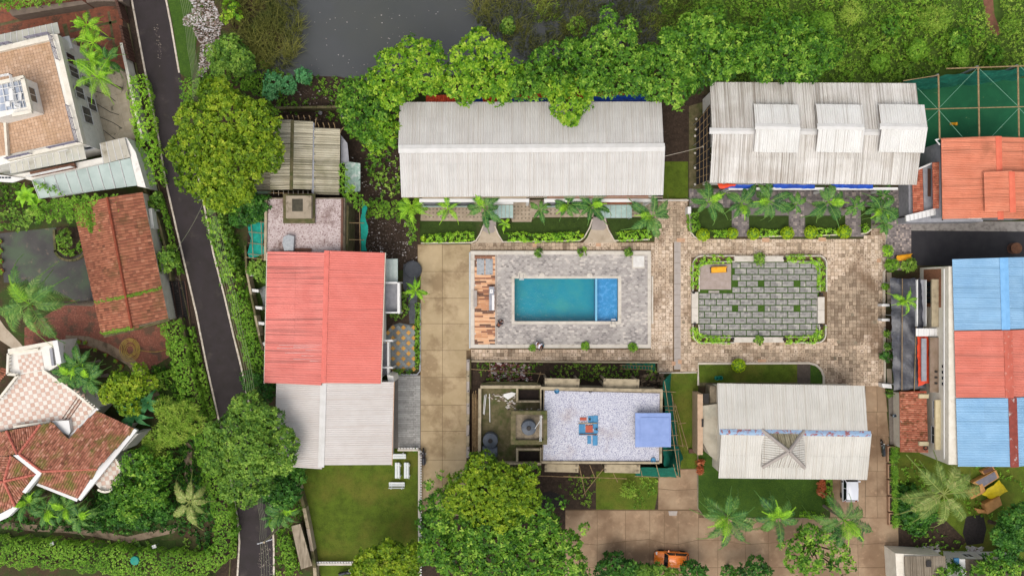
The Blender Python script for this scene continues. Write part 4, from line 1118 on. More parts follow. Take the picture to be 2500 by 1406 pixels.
# ------------------------------------------------------------------ pool terrace
def sub(parent, *a, **k): return part(parent, *a, **k)
pool = thing('pool_terrace', 'turquoise rectangular swimming pool set in a grey paved terrace with a brown plank bar end', 'swimming pool', 1372, 732)
ZP = .35
def ring(name, mat, o, i_, z1, z0, root):
 a, b = W(o[0], o[3], 0), W(o[2], o[1], 0); c, d = W(i_[0], i_[3], 0), W(i_[2], i_[1], 0)
 for x0, x1, y0, y1 in ((a.x, b.x, d.y, b.y), (a.x, b.x, a.y, c.y), (a.x, c.x, c.y + .002, d.y - .002), (d.x, b.x, c.y + .002, d.y - .002)):
  n = max(1, int(max(x1 - x0, y1 - y0) / 1.9))
  for k in range(n):
   if x1 - x0 > y1 - y0: MB().box(x0 + (x1 - x0) * k / n, x0 + (x1 - x0) * (k + 1) / n - .015, y0, y1, z0, z1 + (k % 2) * .004).build(name, mat, root)
   else: MB().box(x0, x1, y0 + (y1 - y0) * k / n, y0 + (y1 - y0) * (k + 1) / n - .015, z0, z1 + (k % 2) * .004).build(name, mat, root)
M_cope = pm('coping_stone', 'c6beb2', 'b8afa1', 1.5, .75, .004, 40, stain=('94897a', 1.2, .58, .7, .5), rnd=.03)
ring('border_stone', M_cope, (1149, 613, 1588, 849), (1158, 622, 1580, 840), ZP + .05, 0, pool)
a, b = W(1149, 849), W(1588, 613)
pi_ = [W(1254, 784), W(1508, 676)]
po = (W(1249, 791), W(1516, 674))
for x0, x1, y0, y1 in ((W(1158, 0).x, W(1580, 0).x, po[1].y, W(0, 622).y), (W(1158, 0).x, W(1580, 0).x, W(0, 840).y, po[0].y), (W(1158, 0).x, po[0].x, po[0].y, po[1].y), (po[1].x, W(1580, 0).x, po[0].y, po[1].y)):
 MB().box(x0, x1, y0, y1, .02, ZP - .04).build('terrace_base', M_cope, pool)
ring('coping', M_cope, (1249, 674, 1516, 791), (1256, 680, 1508, 784), ZP + .05, -1.4, pool)
fl = pm('pool_floor', '0e8ca0', '0e8096', .35, .6, stain=('4b9a8c', .22, .5, .68, .75), stain2=('3a9089', .6, .52, .7, .4))
fs = pm('pool_shallow', '3a84b8', '4892c6', 2.0, .6, stain=('6fa6d8', 2.2, .5, .62, .7))
W0 = [W(1256, 784), W(1457, 680), W(1508, 784)]
MB().box(W0[0].x, W0[1].x - .2, W0[0].y, W0[1].y, -1.45, -1.3).build('pool_floor', fl, pool)
MB().box(W0[1].x - .2, W0[2].x, W0[0].y, W0[1].y, -1.45, -.45).build('shallow_floor', fs, pool)
MB().box(W0[1].x - .195, W0[1].x + .02, W0[0].y + .01, W0[1].y - .01, -.448, ZP - .06).build('divider', pm('divider_blue', '6ea9c4', None, rough=.5), pool)
wm = bpy.data.materials.new('pool_water'); wm.use_nodes = True; t = wm.node_tree; N = t.nodes; L = t.links
tb = N.new('ShaderNodeBsdfTransparent'); tb.inputs[0].default_value = (.78, .95, .96, 1)
gb = N.new('ShaderNodeBsdfGlossy'); gb.inputs['Roughness'].default_value = .04
fr = N.new('ShaderNodeFresnel'); fr.inputs[0].default_value = 1.33
mx = N.new('ShaderNodeMixShader'); nz_ = N.new('ShaderNodeTexNoise'); nz_.inputs['Scale'].default_value = 3; bp = N.new('ShaderNodeBump'); bp.inputs['Strength'].default_value = .3; bp.inputs['Distance'].default_value = .05
gg = N.new('ShaderNodeNewGeometry'); L.new(gg.outputs['Position'], nz_.inputs['Vector']); L.new(nz_.outputs[0], bp.inputs['Height']); L.new(bp.outputs[0], gb.inputs['Normal']); L.new(bp.outputs[0], fr.inputs['Normal'])
L.new(fr.outputs[0], mx.inputs[0]); L.new(tb.outputs[0], mx.inputs[1]); L.new(gb.outputs[0], mx.inputs[2]); L.new(mx.outputs[0], N['Material Output'].inputs[0])
MB().poly([(W0[0].x, W0[0].y, ZP - .12), (W0[2].x, W0[0].y, ZP - .12), (W0[2].x, W0[1].y, ZP - .12), (W0[0].x, W0[1].y, ZP - .12)]).build('water', wm, pool)
def in_deck(x, y): return 1213 < x < 1584 and 619 < y < 844 and not (1252 < x < 1512 and 677 < y < 787)
def deck_t(x, y): return min(1, max(0, .5 + random.gauss(0, .2) + .3 * noise.noise(Vector((x * .02, y * .02, 2)))))
pavers('paver', M_pool_pave, in_deck, 1209, 1581, 621, 842, .3, .2, .014, ZP, .05, pool, deck_t, stagger=True)
M_plank = pm('bar_plank', '000000', None, rough=.7, ramp=['5e4436', '94644a', 'c68f66', 'd9ab84'], streak=('4b3022', (1.2, 14, 1), .55, .7, .4))
part(pool, 'edge_strip', M_slot, rect(1209.6, 622.5, 1214, 839.5), ZP + .014, ZP - .04)
y = 623; k = 0
while y < 838:
 x = 1159 - (k * 13 % 28)
 while x < 1209:
  a, b = max(1159, x), min(1209.5, x + 28)
  if b - a > 3: MB().box(gx(a), gx(b) - .02, W(0, y + 3.9).y, W(0, y).y, .02, ZP - .02 + random.uniform(0, .01), random.choice((.05, .3, .6, .75, .9, 1))).build('plank', M_plank, pool)
  x += 28
 y += 4.2; k += 1
def pbox(root, name, mat, x0, y0, x1, y1, z1, z0=0.0, **k): return part(root, name, mat, rect(x0, y0, x1, y1), z1, z0, **k)
ct = thing('bar_counter', 'narrow grey stone bar counter with a white sink on the brown plank end', 'counter', 1201, 729)
pbox(ct, 'counter_body', M_grey, 1194, 700, 1207, 758, 1.2, ZP - .02); pbox(ct, 'counter_top', M_frame, 1201, 720, 1207, 757, 1.26, 1.203)
pbox(ct, 'sink', M_frame, 1196, 706, 1203.6, 716, 1.3, 1.203); pbox(ct, 'drain', M_black, 1199, 710, 1200.6, 711.6, 1.33, 1.303)
bc = thing('stone_bench', 'low grey stone bench along the left edge of the brown plank floor', 'bench', 1161, 729)
pbox(bc, 'seat', M_cement if 0 else M_slot, 1156, 709, 1164.5, 728.5, .85, ZP - .02); pbox(bc, 'seat', M_slot, 1156, 729.2, 1164.5, 749, .85, ZP - .02)
hp = thing('metal_hatch', 'pair of grey metal hatch plates lying on the brown planks', 'hatch', 1184, 651)
pbox(hp, 'hatch_plate', M_steel, 1164, 632, 1182.5, 671, ZP + .07, ZP); pbox(hp, 'hatch_plate', M_steel, 1185, 632, 1203, 671, ZP + .08, ZP)
for x in (1166, 1187): pbox(hp, 'hinge', M_black, x + 10, 633, x + 13, 634.5, ZP + .11, ZP + .085); pbox(hp, 'hinge', M_black, x + 10, 668, x + 13, 669.5, ZP + .11, ZP + .085)
o = thing('marble_slab', 'square white marble slab on the grey terrace near its top right corner', 'slab', 1559, 638)
pbox(o, 'slab_top', pm('marble', 'cfccc6', 'bfbab3', 2, .4), 1546, 625, 1572.5, 652, ZP + .14, ZP); pbox(o, 'slab_base', M_cope, 1543, 622.5, 1573.5, 654.5, ZP + .06, ZP - .02)
for x, y, s in ((1265, 666, 0), (1489, 790, 1)):
 o = thing('pool_ladder', 'small white pool ladder platform at the pool\'s %s' % ('top left corner' if s == 0 else 'bottom right corner'), 'ladder', x + 9, y + 4)
 pbox(o, 'platform', M_cope, x, y, x + 18 - 3 * s, y + 10 - 2 * s, ZP + .12, ZP)
 pbox(o, 'step', M_frame, x + 3, (681.2 if s == 0 else 779), x + 14, (683 if s == 0 else 781), ZP + .02, ZP - .1)
 for xx in (x + 3.5, x + 12.5):
  q = [W(xx, y + 3, ZP + .1), W(xx, y + (9 if s == 0 else 1), ZP + .55), W(xx, (684 if s == 0 else 778), ZP - .3)]
  MB().tube(q, .022, 5).build('handrail', M_steel, o)
for x in (1323, 1439):
 m = MB(); m.lathe(W(x, 673, 0) + Vector((0, 0, ZP)), [(.32, -.02), (.32, .1), (.2, .14), (.01, .14)], 14)
 setp(m.build('light_plinth', M_cope, smooth=False), 'round white light plinth on the upper pool edge, %s one' % ('left' if x < 1400 else 'right'), 'plinth')
setp(MB().box(gx(1590), gx(1594), W(0, 790).y, W(0, 674).y, 0, .22).build('kerb', M_cope), 'pale step kerb along the right side of the grey pool terrace', 'kerb')
setp(MB().box(gx(1145.5), gx(1148.6), W(0, 850).y, W(0, 616).y, 0, .3).build('kerb', pm('bluegrey_kerb', 'b4b8ba', 'a4a8aa', 2, .8)), 'blue grey kerb along the left side of the plank floor', 'kerb')

# ------------------------------------------------------------------ the small garden
pk = thing('garden_court', 'walled garden court of grey panels with grass joints, right of the pool', 'garden court', 1853, 730)
sheet('court_lawn', M_lawng, [(1702, 650), (1712, 640), (1988, 638), (1998, 650), (1999, 812), (1988, 822), (1712, 822), (1702, 812)], .16 + 0, parent=None)
base = [(1700, 648), (1712, 638), (1990, 636), (2000, 648), (2001, 814), (1990, 824), (1712, 824), (1700, 812)]
part(pk, 'court_base', M_joint, base, .15, 0)
M_panel = M_park_pave
def panel_mesh(wm_, hm_):
 m = MB(); nx, ny = max(1, round(wm_ / .2)), max(1, round(hm_ / .2)); sx, sy = wm_ / nx, hm_ / ny
 m.box(0, wm_, 0, hm_, 0, .03, .1)
 for j in range(ny):
  i = 0
  while i < nx:
   k = 2 if random.random() < .5 and i < nx - 1 else 1
   m.box(i * sx + .008, (i + k) * sx - .008, j * sy + .008, (j + 1) * sy - .008, .0301, .05 + random.uniform(0, .004), min(1, max(0, random.gauss(.45, .27))), bottom=False); i += k
 return m.mesh('panel', M_panel)
pms = [panel_mesh(1.17, .56) for _ in range(6)]; pmh = [panel_mesh(.56, .56) for _ in range(3)]
r = 0; y = 641
while y < 820:
 x = 1706 - (0 if r % 2 else 15)
 while x < 1998:
  iv = [(max(x, 1706 if y > 703 else 1787), min(x + 27, 1997))]
  for hx, hy in ((1793, 694), (1857, 694), (1945, 694), (1793, 753), (1858, 753), (1945, 753)):
   if abs((y + 6.5) - hy) < 7.5: iv = [q for a_, b_ in iv for q in ((a_, min(b_, hx - 7)), (max(a_, hx + 8), b_))]
  for x0, x1 in iv:
   if x1 - x0 < 5: continue
   wfull = x1 - x0 > 25
   me = random.choice(pms if wfull else pmh)
   p = W(x0, y + 13)
   ob = inst('panel', me, pk, p - pk.location + Vector((0, 0, .17)), scale=(((x1 - x0) / PX) / (1.17 if wfull else .56), 1, 1))
  x += 29
 y += 15; r += 1
sp = part(pk, 'seat_floor', pm('seat_floor', 'a2938b', '938479', 2.5, .85), rect(1706, 644, 1785, 707), .21, .1)
pbox(pk, 'step_tile', M_slot, 1730, 710, 1756, 715, .22, .1)
def wallpoly(pts_o, pts_i, z1, mat, name, root, seg=True):
 for i in range(len(pts_o) - 1):
  MB().prism([W(*pts_o[i]), W(*pts_o[i + 1]), W(*pts_i[i + 1]), W(*pts_i[i])], 0, z1).build(name, mat, root)
for a, b, c, d in (((1793, 625), (1914, 625), (1914, 638), (1793, 639)), ((1792, 823), (1914, 823), (1914, 836), (1792, 836)), ((1689, 713), (1705, 713), (1705, 790), (1689, 790)), ((1997, 725), (2013, 725), (2013, 790), (1997, 790))):
 q = [a, b, c, d]; l = q[0][1] == q[1][1] and abs(q[1][0] - q[0][0]) > 50
 for k in range(2):
  if l: xx = a[0] + (b[0] - a[0]) * k / 2; xe_ = a[0] + (b[0] - a[0]) * (k + 1) / 2 - .5; pts = [(xx, min(p[1] for p in q)), (xe_, min(p[1] for p in q)), (xe_, max(p[1] for p in q)), (xx, max(p[1] for p in q))]
  else: yy = a[1] + (c[1] - a[1]) * k / 2; ye = a[1] + (c[1] - a[1]) * (k + 1) / 2 - .5; pts = [(a[0], yy), (b[0], yy), (b[0], ye), (a[0], ye)]
  part(pk, 'seat_wall', M_cope, pts, .5, 0)
corners = {'tl': (1707, 642, 180, 270), 'tr': (2000, 640, 270, 360), 'br': (1998, 821, 0, 90), 'bl': (1706, 820, 90, 180)}
def trough(outline_o, outline_i):
 for pts in (outline_o, outline_i):
  for i in range(len(pts) - 1):
   a, b = W(*pts[i]), W(*pts[i + 1]); d = (b - a).normalized(); s = Vector((-d.y, d.x, 0)) * .06
   MB().prism([a + s, b + s, b - s, a - s], 0, .48).build('planter_wall', M_cope, pk)
tl_o = [(1690, 712)] + arc(1712, 647, 22, 180, 270, 6) + [(1792, 625)]; tl_i = [(1705, 712), (1705, 660)] + arc(1716, 651, 11, 180, 270, 4) + [(1792, 639)]
tr_o = [(1915, 625), (1990, 625)] + arc(1994, 645, 21, 280, 360, 6) + [(2015, 712)]; tr_i = [(1920, 639), (1986, 639)] + arc(1988, 648, 10, 280, 360, 4) + [(1999, 712)]
br_o = [(2013, 792)] + arc(1992, 815, 21, 0, 90, 6) + [(1920, 836)]; br_i = [(1998, 792)] + arc(1988, 812, 10, 0, 90, 4) + [(1918, 823)]
bl_o = [(1790, 836)] + arc(1712, 814, 22, 90, 180, 6) + [(1690, 792)]; bl_i = [(1790, 823), (1722, 823)] + arc(1716, 812, 10, 90, 180, 4) + [(1704, 792)]
for o_, i_ in ((tl_o, tl_i), (tr_o, tr_i), (br_o, br_i), (bl_o, bl_i)): trough(o_, i_)
for i, (x, y) in enumerate(((1915, 631), (1693, 714), (1696, 791), (2005, 718), (2005, 795), (1789, 827), (1914, 828), (1790, 631))):
 if i == 7: continue
 m = MB(); p = W(x, y, .5); m.box(p.x - .13, p.x + .13, p.y - .13, p.y + .13, 0, .5); m.box(p.x - .09, p.x + .09, p.y - .09, p.y + .09, .5, .72); m.box(p.x - .12, p.x + .12, p.y - .12, p.y + .12, .72, .76)
 setp(m.build('garden_lamp', M_black), 'small black box lamp on the garden court wall, ' + ('top wall right of centre', 'left wall upper', 'left wall lower', 'right wall upper', 'right wall lower', 'bottom wall left', 'bottom wall right')[i], 'lamp', 'box lamps on the garden court wall')

def bench(label, px, py, ang, L=1.7, mat=None, kind='white', group=None, cat='bench'):
 b = thing('bench', label, cat, px, py, group=group)
 mat = mat or M_frame
 for y0, y1 in ((-.24, -.02), (.02, .22)): MB().box(-L / 2, L / 2, y0, y1, .43, .47).local('seat_slat', mat, b)
 MB().box(-L / 2, L / 2, .28, .32, .55, .66).local('back_slat', mat, b); MB().box(-L / 2, L / 2, .31, .35, .72, .86).local('back_slat', mat, b)
 for x in (-L / 2 + .28, L / 2 - .28):
  m = MB(); m.box(x - .04, x + .04, -.22, .42, .37, .425); m.box(x - .04, x + .04, -.2, -.13, 0, .37); m.box(x - .04, x + .04, .33, .42, 0, .37); m.box(x - .04, x + .04, .36, .42, .37, .9); m.local('leg', mat, b)
 b.rotation_euler.z = ang
 return b
bw = pm('bench_white', 'cfd2d0', 'c2c6c4', 4, .5)
bench('white slatted bench half under the white ribbed eave, topmost on the lawn', 973, 1112, 0, mat=bw, group='white benches on the lawn')
bench('white backless looking bench standing upright in the picture, left of its pair', 971, 1146, math.pi / 2 * 3, mat=bw, group='white benches on the lawn')
bench('white slatted bench with its back to the white railing', 993, 1146, math.pi / 2 * 3, mat=bw, group='white benches on the lawn')
bench('white slatted bench lowest on the lawn, its back to the open grass', 970, 1180, math.pi, mat=bw, group='white benches on the lawn')
M_yel = pm('yellow_paint', 'e0a324', 'cf9019', 3, .45)
def ybench(label, px, py, ang):
 b = thing('bench', label, 'bench', px, py, group='yellow curved benches')
 m = MB(); pr = [(-.3, .46), (-.22, .42), (.1, .42), (.22, .5), (.32, .85)]
 for i in range(4):
  (a, za), (c, zc) = pr[i], pr[i + 1]
  m.add([(-.85, a, za), (.85, a, za), (.85, c, zc), (-.85, c, zc), (-.85, a, za - .05), (.85, a, za - .05), (.85, c, zc - .05), (-.85, c, zc - .05)], [(0, 1, 2, 3), (7, 6, 5, 4), (0, 4, 5, 1), (2, 6, 7, 3), (1, 5, 6, 2), (3, 7, 4, 0)])
 m.local('seat', M_yel, b)
 for x in (-.87, .83):
  MB().box(x - .04, x + .04, -.28, -.2, 0, .42).local('leg', M_black, b); MB().box(x - .04, x + .04, .2, .28, 0, .6).local('leg', M_black, b); MB().box(x - .04, x + .04, -.28, .28, .42, .455).local('armrest', M_black, b)
 b.rotation_euler.z = ang
for_b = ybench('yellow curved bench on the square floor in the garden court corner', 1753, 659, .05)
ybench('yellow curved bench on the pink paving beside the black asphalt yard', 2203, 629, .12)

# ------------------------------------------------------------------ unfinished house with mosaic roof
uh = thing('unfinished_house', 'unfinished concrete house with a blue and white mosaic roof and a water tank deck', 'house', 1400, 1035)
M_mos = pm('white_blue_mosaic', 'c2c1c5', 'b4b3bb', 2, .6, .004, 40, stain=('55587a', 11, .5, .58, .75), stain2=('8d7a70', .3, .54, .74, .6))
M_mosp = pm('pink_mosaic', 'bcaea9', 'a2918d', 3, .65, .004, 40, stain=('6a4a48', 6.5, .55, .6, .85), stain2=('5e4338', .4, .52, .66, .85))
ZU = 5.2
part(uh, 'main_block', M_cement, [(1327, 950), (1614, 957), (1612, 1128), (1323, 1127)], ZU - .003, 0)
part(uh, 'roof_mosaic', M_mos, [(1330, 953), (1611, 960), (1609, 1125), (1326, 1124)], ZU + .05, ZU)
for pts in ([(1321, 944), (1618, 950), (1618, 957), (1321, 951)], [(1612, 957.5), (1618, 957.5), (1616, 1130), (1610, 1130)], [(1322, 1125.5), (1610, 1127), (1610, 1132), (1322, 1131)]):
 part(uh, 'parapet', M_cemlt, pts, ZU + .28, ZU - .3)
part(uh, 'rear_block', M_moss, [(1174, 944), (1321, 944), (1321, 1133), (1170, 1133)], 4.2, 0)
for pts in ([(1173, 941), (1321, 941), (1321, 948), (1173, 948)], [(1168, 948.5), (1175, 948.5), (1174, 1127), (1167, 1127)], [(1167, 1127.5), (1321, 1129), (1321, 1135), (1167, 1133)], [(1260, 948.5), (1265, 948.5), (1265, 982), (1260, 982)], [(1265.5, 978), (1318, 978), (1318, 982), (1265.5, 982)], [(1260, 1094), (1265, 1094), (1265, 1127), (1260, 1127)], [(1265.5, 1094), (1318, 1094), (1318, 1099), (1265.5, 1099)], [(1318.5, 948.5), (1322, 948.5), (1322, 1000), (1318.5, 1000)], [(1318.5, 1092), (1322, 1092), (1322, 1127), (1318.5, 1127)]):
 part(uh, 'parapet', M_cemlt, pts, 5.0, 4.2)
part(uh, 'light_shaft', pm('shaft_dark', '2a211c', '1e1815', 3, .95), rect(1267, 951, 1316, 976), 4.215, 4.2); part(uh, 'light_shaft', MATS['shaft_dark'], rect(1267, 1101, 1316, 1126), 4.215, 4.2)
part(uh, 'rear_eave', M_moss, [(1195, 932), (1310, 934), (1318, 942), (1173, 940), (1176, 936)], 4.3, 3.9)
tk = part(uh, 'tank_room', M_cement, rect(1255, 1008, 1333, 1080), 6.6, 4.2)
ring_px = ((1247, 1003, 1336, 1012), (1247, 1074, 1336, 1085), (1247, 1012.5, 1259, 1073.5), (1327, 1012.5, 1336, 1073.5))
for r_ in ring_px: part(uh, 'parapet', M_moss, rect(*r_), 7.0, 6.4)
for pts, k in (([(1330, 923), (1415, 925), (1414, 946), (1330, 944)], 0), ([(1474, 924), (1561, 926), (1560, 947), (1473, 945)], 1), ([(1330, 1132), (1413, 1133), (1412, 1153), (1330, 1151)], 2), ([(1476, 1133), (1563, 1134), (1562, 1155), (1476, 1153)], 3)):
 part(uh, 'balcony_slab', M_cemlt, pts, 4.9 if k < 2 else 4.6, 4.6 if k < 2 else 4.3)
 for q in (pts[0], pts[1], pts[2], pts[3]):
  p = W(q[0] + (3 if q[0] < 1480 and q in (pts[0], pts[3]) else -5), q[1] + (4 if q in pts[:2] else -4), 4.9)
  MB().box(p.x - .11, p.x + .11, p.y - .11, p.y + .11, 0, 4.95 if k < 2 else 4.68).build('column', M_cement, uh)
bl = W(1640, 1090, 6.4)
part(uh, 'blue_roof', pm('blue_room_roof', '8093bf', '7488b4', 1, .7, .003, 40, stain=('8496c4', 3, .55, .7, .5)), rect(1551, 1008, 1638, 1091), 6.5, 6.35)
part(uh, 'blue_roof', MATS['blue_room_roof'], rect(1563, 1019, 1634, 1081), 6.56, 6.505)
part(uh, 'stair_room', M_cement, rect(1556, 1013, 1632, 1085), 6.34, 5.25)
for x in range(1600, 1612): pass
def tank(label, px, py, z, r, h, lying=False):
 t = thing('water_tank', label, 'water tank', loc=W(px, py, z + h)); t.location.z = z
 tm = pm('tank_plastic', '4a5058', '41474f', 3, .45, spec=.4)
 if not lying:
  m = MB(); pr = [(r, 0)]
  for i in range(5): pr += [(r, h * .16 * i + .05), (r * .965, h * .16 * i + .1), (r, h * .16 * i + .15)]
  pr += [(r, h * .82), (r * .95, h * .88), (r * .34, h * .98), (r * .32, h)]
  m.lathe((0, 0, 0), pr, 28); m.local('tank_body', tm, t, smooth=False)
  m = MB(); m.lathe((0, 0, h), [(r * .3, 0), (r * .3, .06), (r * .24, .1), (.01, .1)], 16); m.local('lid', M_black, t)
  for i in range(4):
   a = i * math.pi / 2; m = MB(); m.obox((math.cos(a) * r * .65, math.sin(a) * r * .65, h * .945), r * .6, .05, .05, a, tilt=0); m.local('rib', tm, t)
 else:
  m = MB(); m.lathe((0, 0, 0), [(r * .6, 0), (r * .95, .03), (r, .12)] + [(r * (1 if i % 2 else .96), .12 + (h - .24) * i / 8) for i in range(1, 9)] + [(r * .95, h - .03), (r * .6, h)], 24)
  o = m.local('tank_body', tm, t); o.rotation_euler = (0, math.pi / 2, 0); o.location = (-h / 2, 0, r)
 return t
tank('black upright water tank inside the raised tank room parapet', 1291, 1045, 6.62, .75, 1.3)
tank('black upright water tank on the low mossy deck beside the fallen one', 1197, 1076, 4.22, .78, 1.35)
tank('black water tank lying on its side on the mossy deck', 1196, 1105, 4.22, .62, 1.55, True)
# roof clutter
cl = thing('sheet_stack', 'scattered blue roofing sheets with a red brick square in the middle of the mosaic roof', 'sheet pile', 1437, 1050, 0); cl.location.z = 0
M_bs = pm('blue_loose_sheet', '4b87ad', '3e789c', 3, .6, streak=('2e5f80', (8, .3, 1), .5, .6, .6), rnd=.08)
for i, r_ in enumerate(((1436, 1015, 1449, 1032), (1449, 1014, 1460, 1031), (1413, 1035, 1428, 1062), (1446, 1032.5, 1460, 1046), (1434, 1064, 1443, 1083), (1447, 1063, 1459, 1087), (1428, 1056, 1458, 1061), (1450, 1048, 1460, 1056))): part(cl, 'sheet', M_bs, rect(*r_), ZU + .12 + .012 * i, ZU + .07 + .01 * i)
part(cl, 'brick_pad', pm('brick_pad', 'b05a44', '9a4a38', 5, .8), rect(1430, 1038, 1447, 1055), ZU + .22, ZU + .06)
part(cl, 'board', M_woodd, rect(1414, 1058.5, 1458, 1060.5), ZU + .27, ZU + .225); part(cl, 'board', M_wood, rect(1412, 1032, 1458, 1034), ZU + .3, ZU + .25)
part(cl, 'brick_pile', MATS['brick_pad'], rect(1416, 1019, 1432, 1026), ZU + .16, ZU + .05); part(cl, 'bucket', M_black, rect(1438, 1022, 1442, 1026), ZU + .4, ZU + .15); part(cl, 'bucket', M_black, rect(1455, 1046, 1459, 1050), ZU + .4, ZU + .15)
for x, y, l_ in ((1359, 954, 'by the top left edge'), (1594, 1122, 'near the bottom right corner')):
 m = MB(); p = W(x, y, ZU); m.lathe(Vector((p.x, p.y, ZU + .05)), [(.2, 0), (.26, .25), (.24, .26), (.18, .05), (.01, .04)], 14); setp(m.build('basin', M_bs), 'small blue basin on the mosaic roof ' + l_, 'basin')
p = W(1441, 955.5, ZU); m = MB()
for i in range(14):
 a, b = i * 6.283 / 14, (i + 1) * 6.283 / 14
 m.tube([(p.x + .11 * math.cos(a), p.y + .11 * math.sin(a), ZU + .1), (p.x + .11 * math.cos(b), p.y + .11 * math.sin(b), ZU + .1)], .035, 5, cap=False)
setp(m.build('tyre', M_black), 'small black ring lying by the top edge of the mosaic roof', 'ring')
for i, (a, b, z, l_) in enumerate((((1183, 964), (1180, 1010), 4.3, 'leftmost, leaning by the parapet'), ((1187, 962), (1182, 1012), 4.34, 'second from the parapet'), ((1195, 961), (1196, 1030), 4.3, 'longest of three'))):
 setp(MB().tube([W(*a, z), W(*b, z)], .045, 6).build('pipe', M_frame), 'white pipe on the mossy deck, ' + l_, 'pipe')
for a, b, l_ in (((1319, 1014), (1318, 1077), 'left of the pair across the tank room'), ((1322, 1014), (1321, 1077), 'right of the pair across the tank room'), ((1324, 1018), (1306, 1046), 'slanting from the parapet to the tank')):
 setp(MB().tube([W(*a, 7.08), W(*b, 7.05 if b[1] > 1050 else 7.9)], .035, 6).build('pipe', M_frame), 'thin white pipe ' + l_, 'pipe')
setp(MB().prism([W(1229, 962, 4.3), W(1250, 957, 4.3), W(1260, 960, 4.3), W(1252, 968, 4.3), W(1240, 975, 4.3), W(1230, 968, 4.3)], 4.21, 4.32).build('board', M_frame), 'broken white board beside the upper light shaft', 'board')
chips('debris', 'scraps and rubbish along the top parapet of the mossy deck', [(1190, 951), (1258, 951), (1258, 985), (1316, 985), (1316, 998), (1250, 998), (1230, 970), (1190, 960)], 110, [pm('scrap', '000000', None, rough=.8, ramp=['3a2f28', '8a7a66', 'c9c4bb', 'c2b8b0'])], .08, .35, z=4.22)
# green net scaffold on the right and below
def net(label, quads, mat, poles, name='netting', cat='scaffold', root_px=None):
 r_ = thing('scaffold', label, cat, *(root_px or (quads[0][0][0], quads[0][0][1])))
 for q in quads:
  P = [W(a, b, c) for a, b, c in q]; n1 = max(2, int((P[1] - P[0]).length * 1.6)); n2 = max(2, int((P[3] - P[0]).length * 1.6)); n1, n2 = min(n1, 26), min(n2, 26)
  vs = []
  for j in range(n2 + 1):
   for i in range(n1 + 1):
    u, v = i / n1, j / n2; p = P[0].lerp(P[1], u).lerp(P[3].lerp(P[2], u), v)
    o_ = noise.noise(p * .9) * .35 + noise.noise(p * 2.3) * .15
    vs.append(p + Vector((o_, o_ * .6, o_ * .4)))
  MB().add(vs, [(j * (n1 + 1) + i, j * (n1 + 1) + i + 1, (j + 1) * (n1 + 1) + i + 1, (j + 1) * (n1 + 1) + i) for j in range(n2) for i in range(n1)]).build(name, mat, r_, smooth=True)
 for a, b in poles:
  d = Vector((random.uniform(-.05, .05), 0, 0)); MB().tube([W(*a), (W(*a) + W(*b)) / 2 + d, W(*b)], .038, 5).build('pole', M_wood, r_)
 return r_
net('green netted bamboo scaffold wrapped round the right end of the unfinished house', [[(1619, 930, 5), (1619, 1132, 5), (1662, 1165, .3), (1636, 912, .3)], [(1648, 1090, 4.6), (1650, 1145, 4.6), (1667, 1120, .3), (1660, 1095, .3)], [(1560, 1140, 4.4), (1648, 1140, 4.6), (1654, 1164, .3), (1550, 1162, .3)]], M_teal,
 [((1618, 955 + 36 * i, 5.0), (1650 + 2 * i, 957 + 35 * i, 4.2)) for i in range(5)] + [((1622, 930, 5.1), (1658, 1165, 5)), ((1640, 960, 3.5), (1662, 1160, 3.2))] + [((1560 + 14 * i, 1133, 4.6), (1568 + 14 * i, 1163, 4.2)) for i in range(0, 7, 3)] + [((1550, 1162, 4.2), (1655, 1166, 4.3)), ((1625, 1000, 6), (1650, 1002, 4.5)), ((1620, 1085, 6), (1675, 1088, 2))])
for i, (a, b, l_) in enumerate((((1641, 968, .4), (1668, 1092, 1.2), 'left of two leaning over the side lawn'), ((1648, 985, .5), (1680, 1098, .9), 'right of two leaning over the side lawn'), ((1655, 1034, 1.2), (1675, 1032, 1), 'short one crossing the two leaning poles'), ((1300, 1068 + 92, 3), (1440, 1166, 3), 'along the lower side, left half'), ((1375, 1162, 3.2), (1530, 1168, 3), 'along the lower side, right half'), ((1422, 1210, .1), (1480, 1135, 3.8), 'slanting down over the burnt patch'), ((1414, 1137, 4.2), (1430, 1210, .1), 'steeply slanting by the burnt patch'), ((1440, 1135, 4), (1452, 1165, 2), 'short one below the lower balcony gap'), ((1488, 1135, 4.3), (1508, 1176, .3), 'slanting from the lower right balcony'), ((1150, 901, .5), (1330, 913, 1.8), 'long pale one over the rubble heap'), ((1195, 885, .8), (1200, 925, .6), 'upright in the picture over the rubble heap'), ((1311, 935, 2.2), (1320, 908, 1.5), 'short one beside the upper left balcony'))):
 setp(MB().tube([W(*a), W(*b)], .04, 5).build('bamboo_pole', M_wood), 'thin bamboo pole ' + l_, 'pole')
bp_ = thing('pole_stack', 'bundle of brown bamboo poles stacked along the left wall of the unfinished house', 'pole bundle', 1160, 1020)
for i in range(16):
 x = 1152 + i * .95; MB().tube([W(x + random.uniform(-1, 1), 952 + random.uniform(0, 25), .3 + .12 * (i % 3)), W(x + random.uniform(-1, 1), 1100 + random.uniform(-15, 15), .25 + .12 * (i % 3))], .04, 5).build('pole', M_wood if i % 3 else M_woodd, bp_)
bwl = thing('boundary_wall', 'low grey boundary wall between the driveway and the unfinished house', 'wall', 1144, 1000)
for i in range(9): part(bwl, 'wall_block', M_cemlt if i % 2 else M_slot, [(1139, 878 + i * 26.6), (1146, 878 + i * 26.6), (1146 - (i > 4), 904.2 + i * 26.6), (1139 - (i > 4), 904.2 + i * 26.6)], 1.0 + .01 * (i % 2), 0)
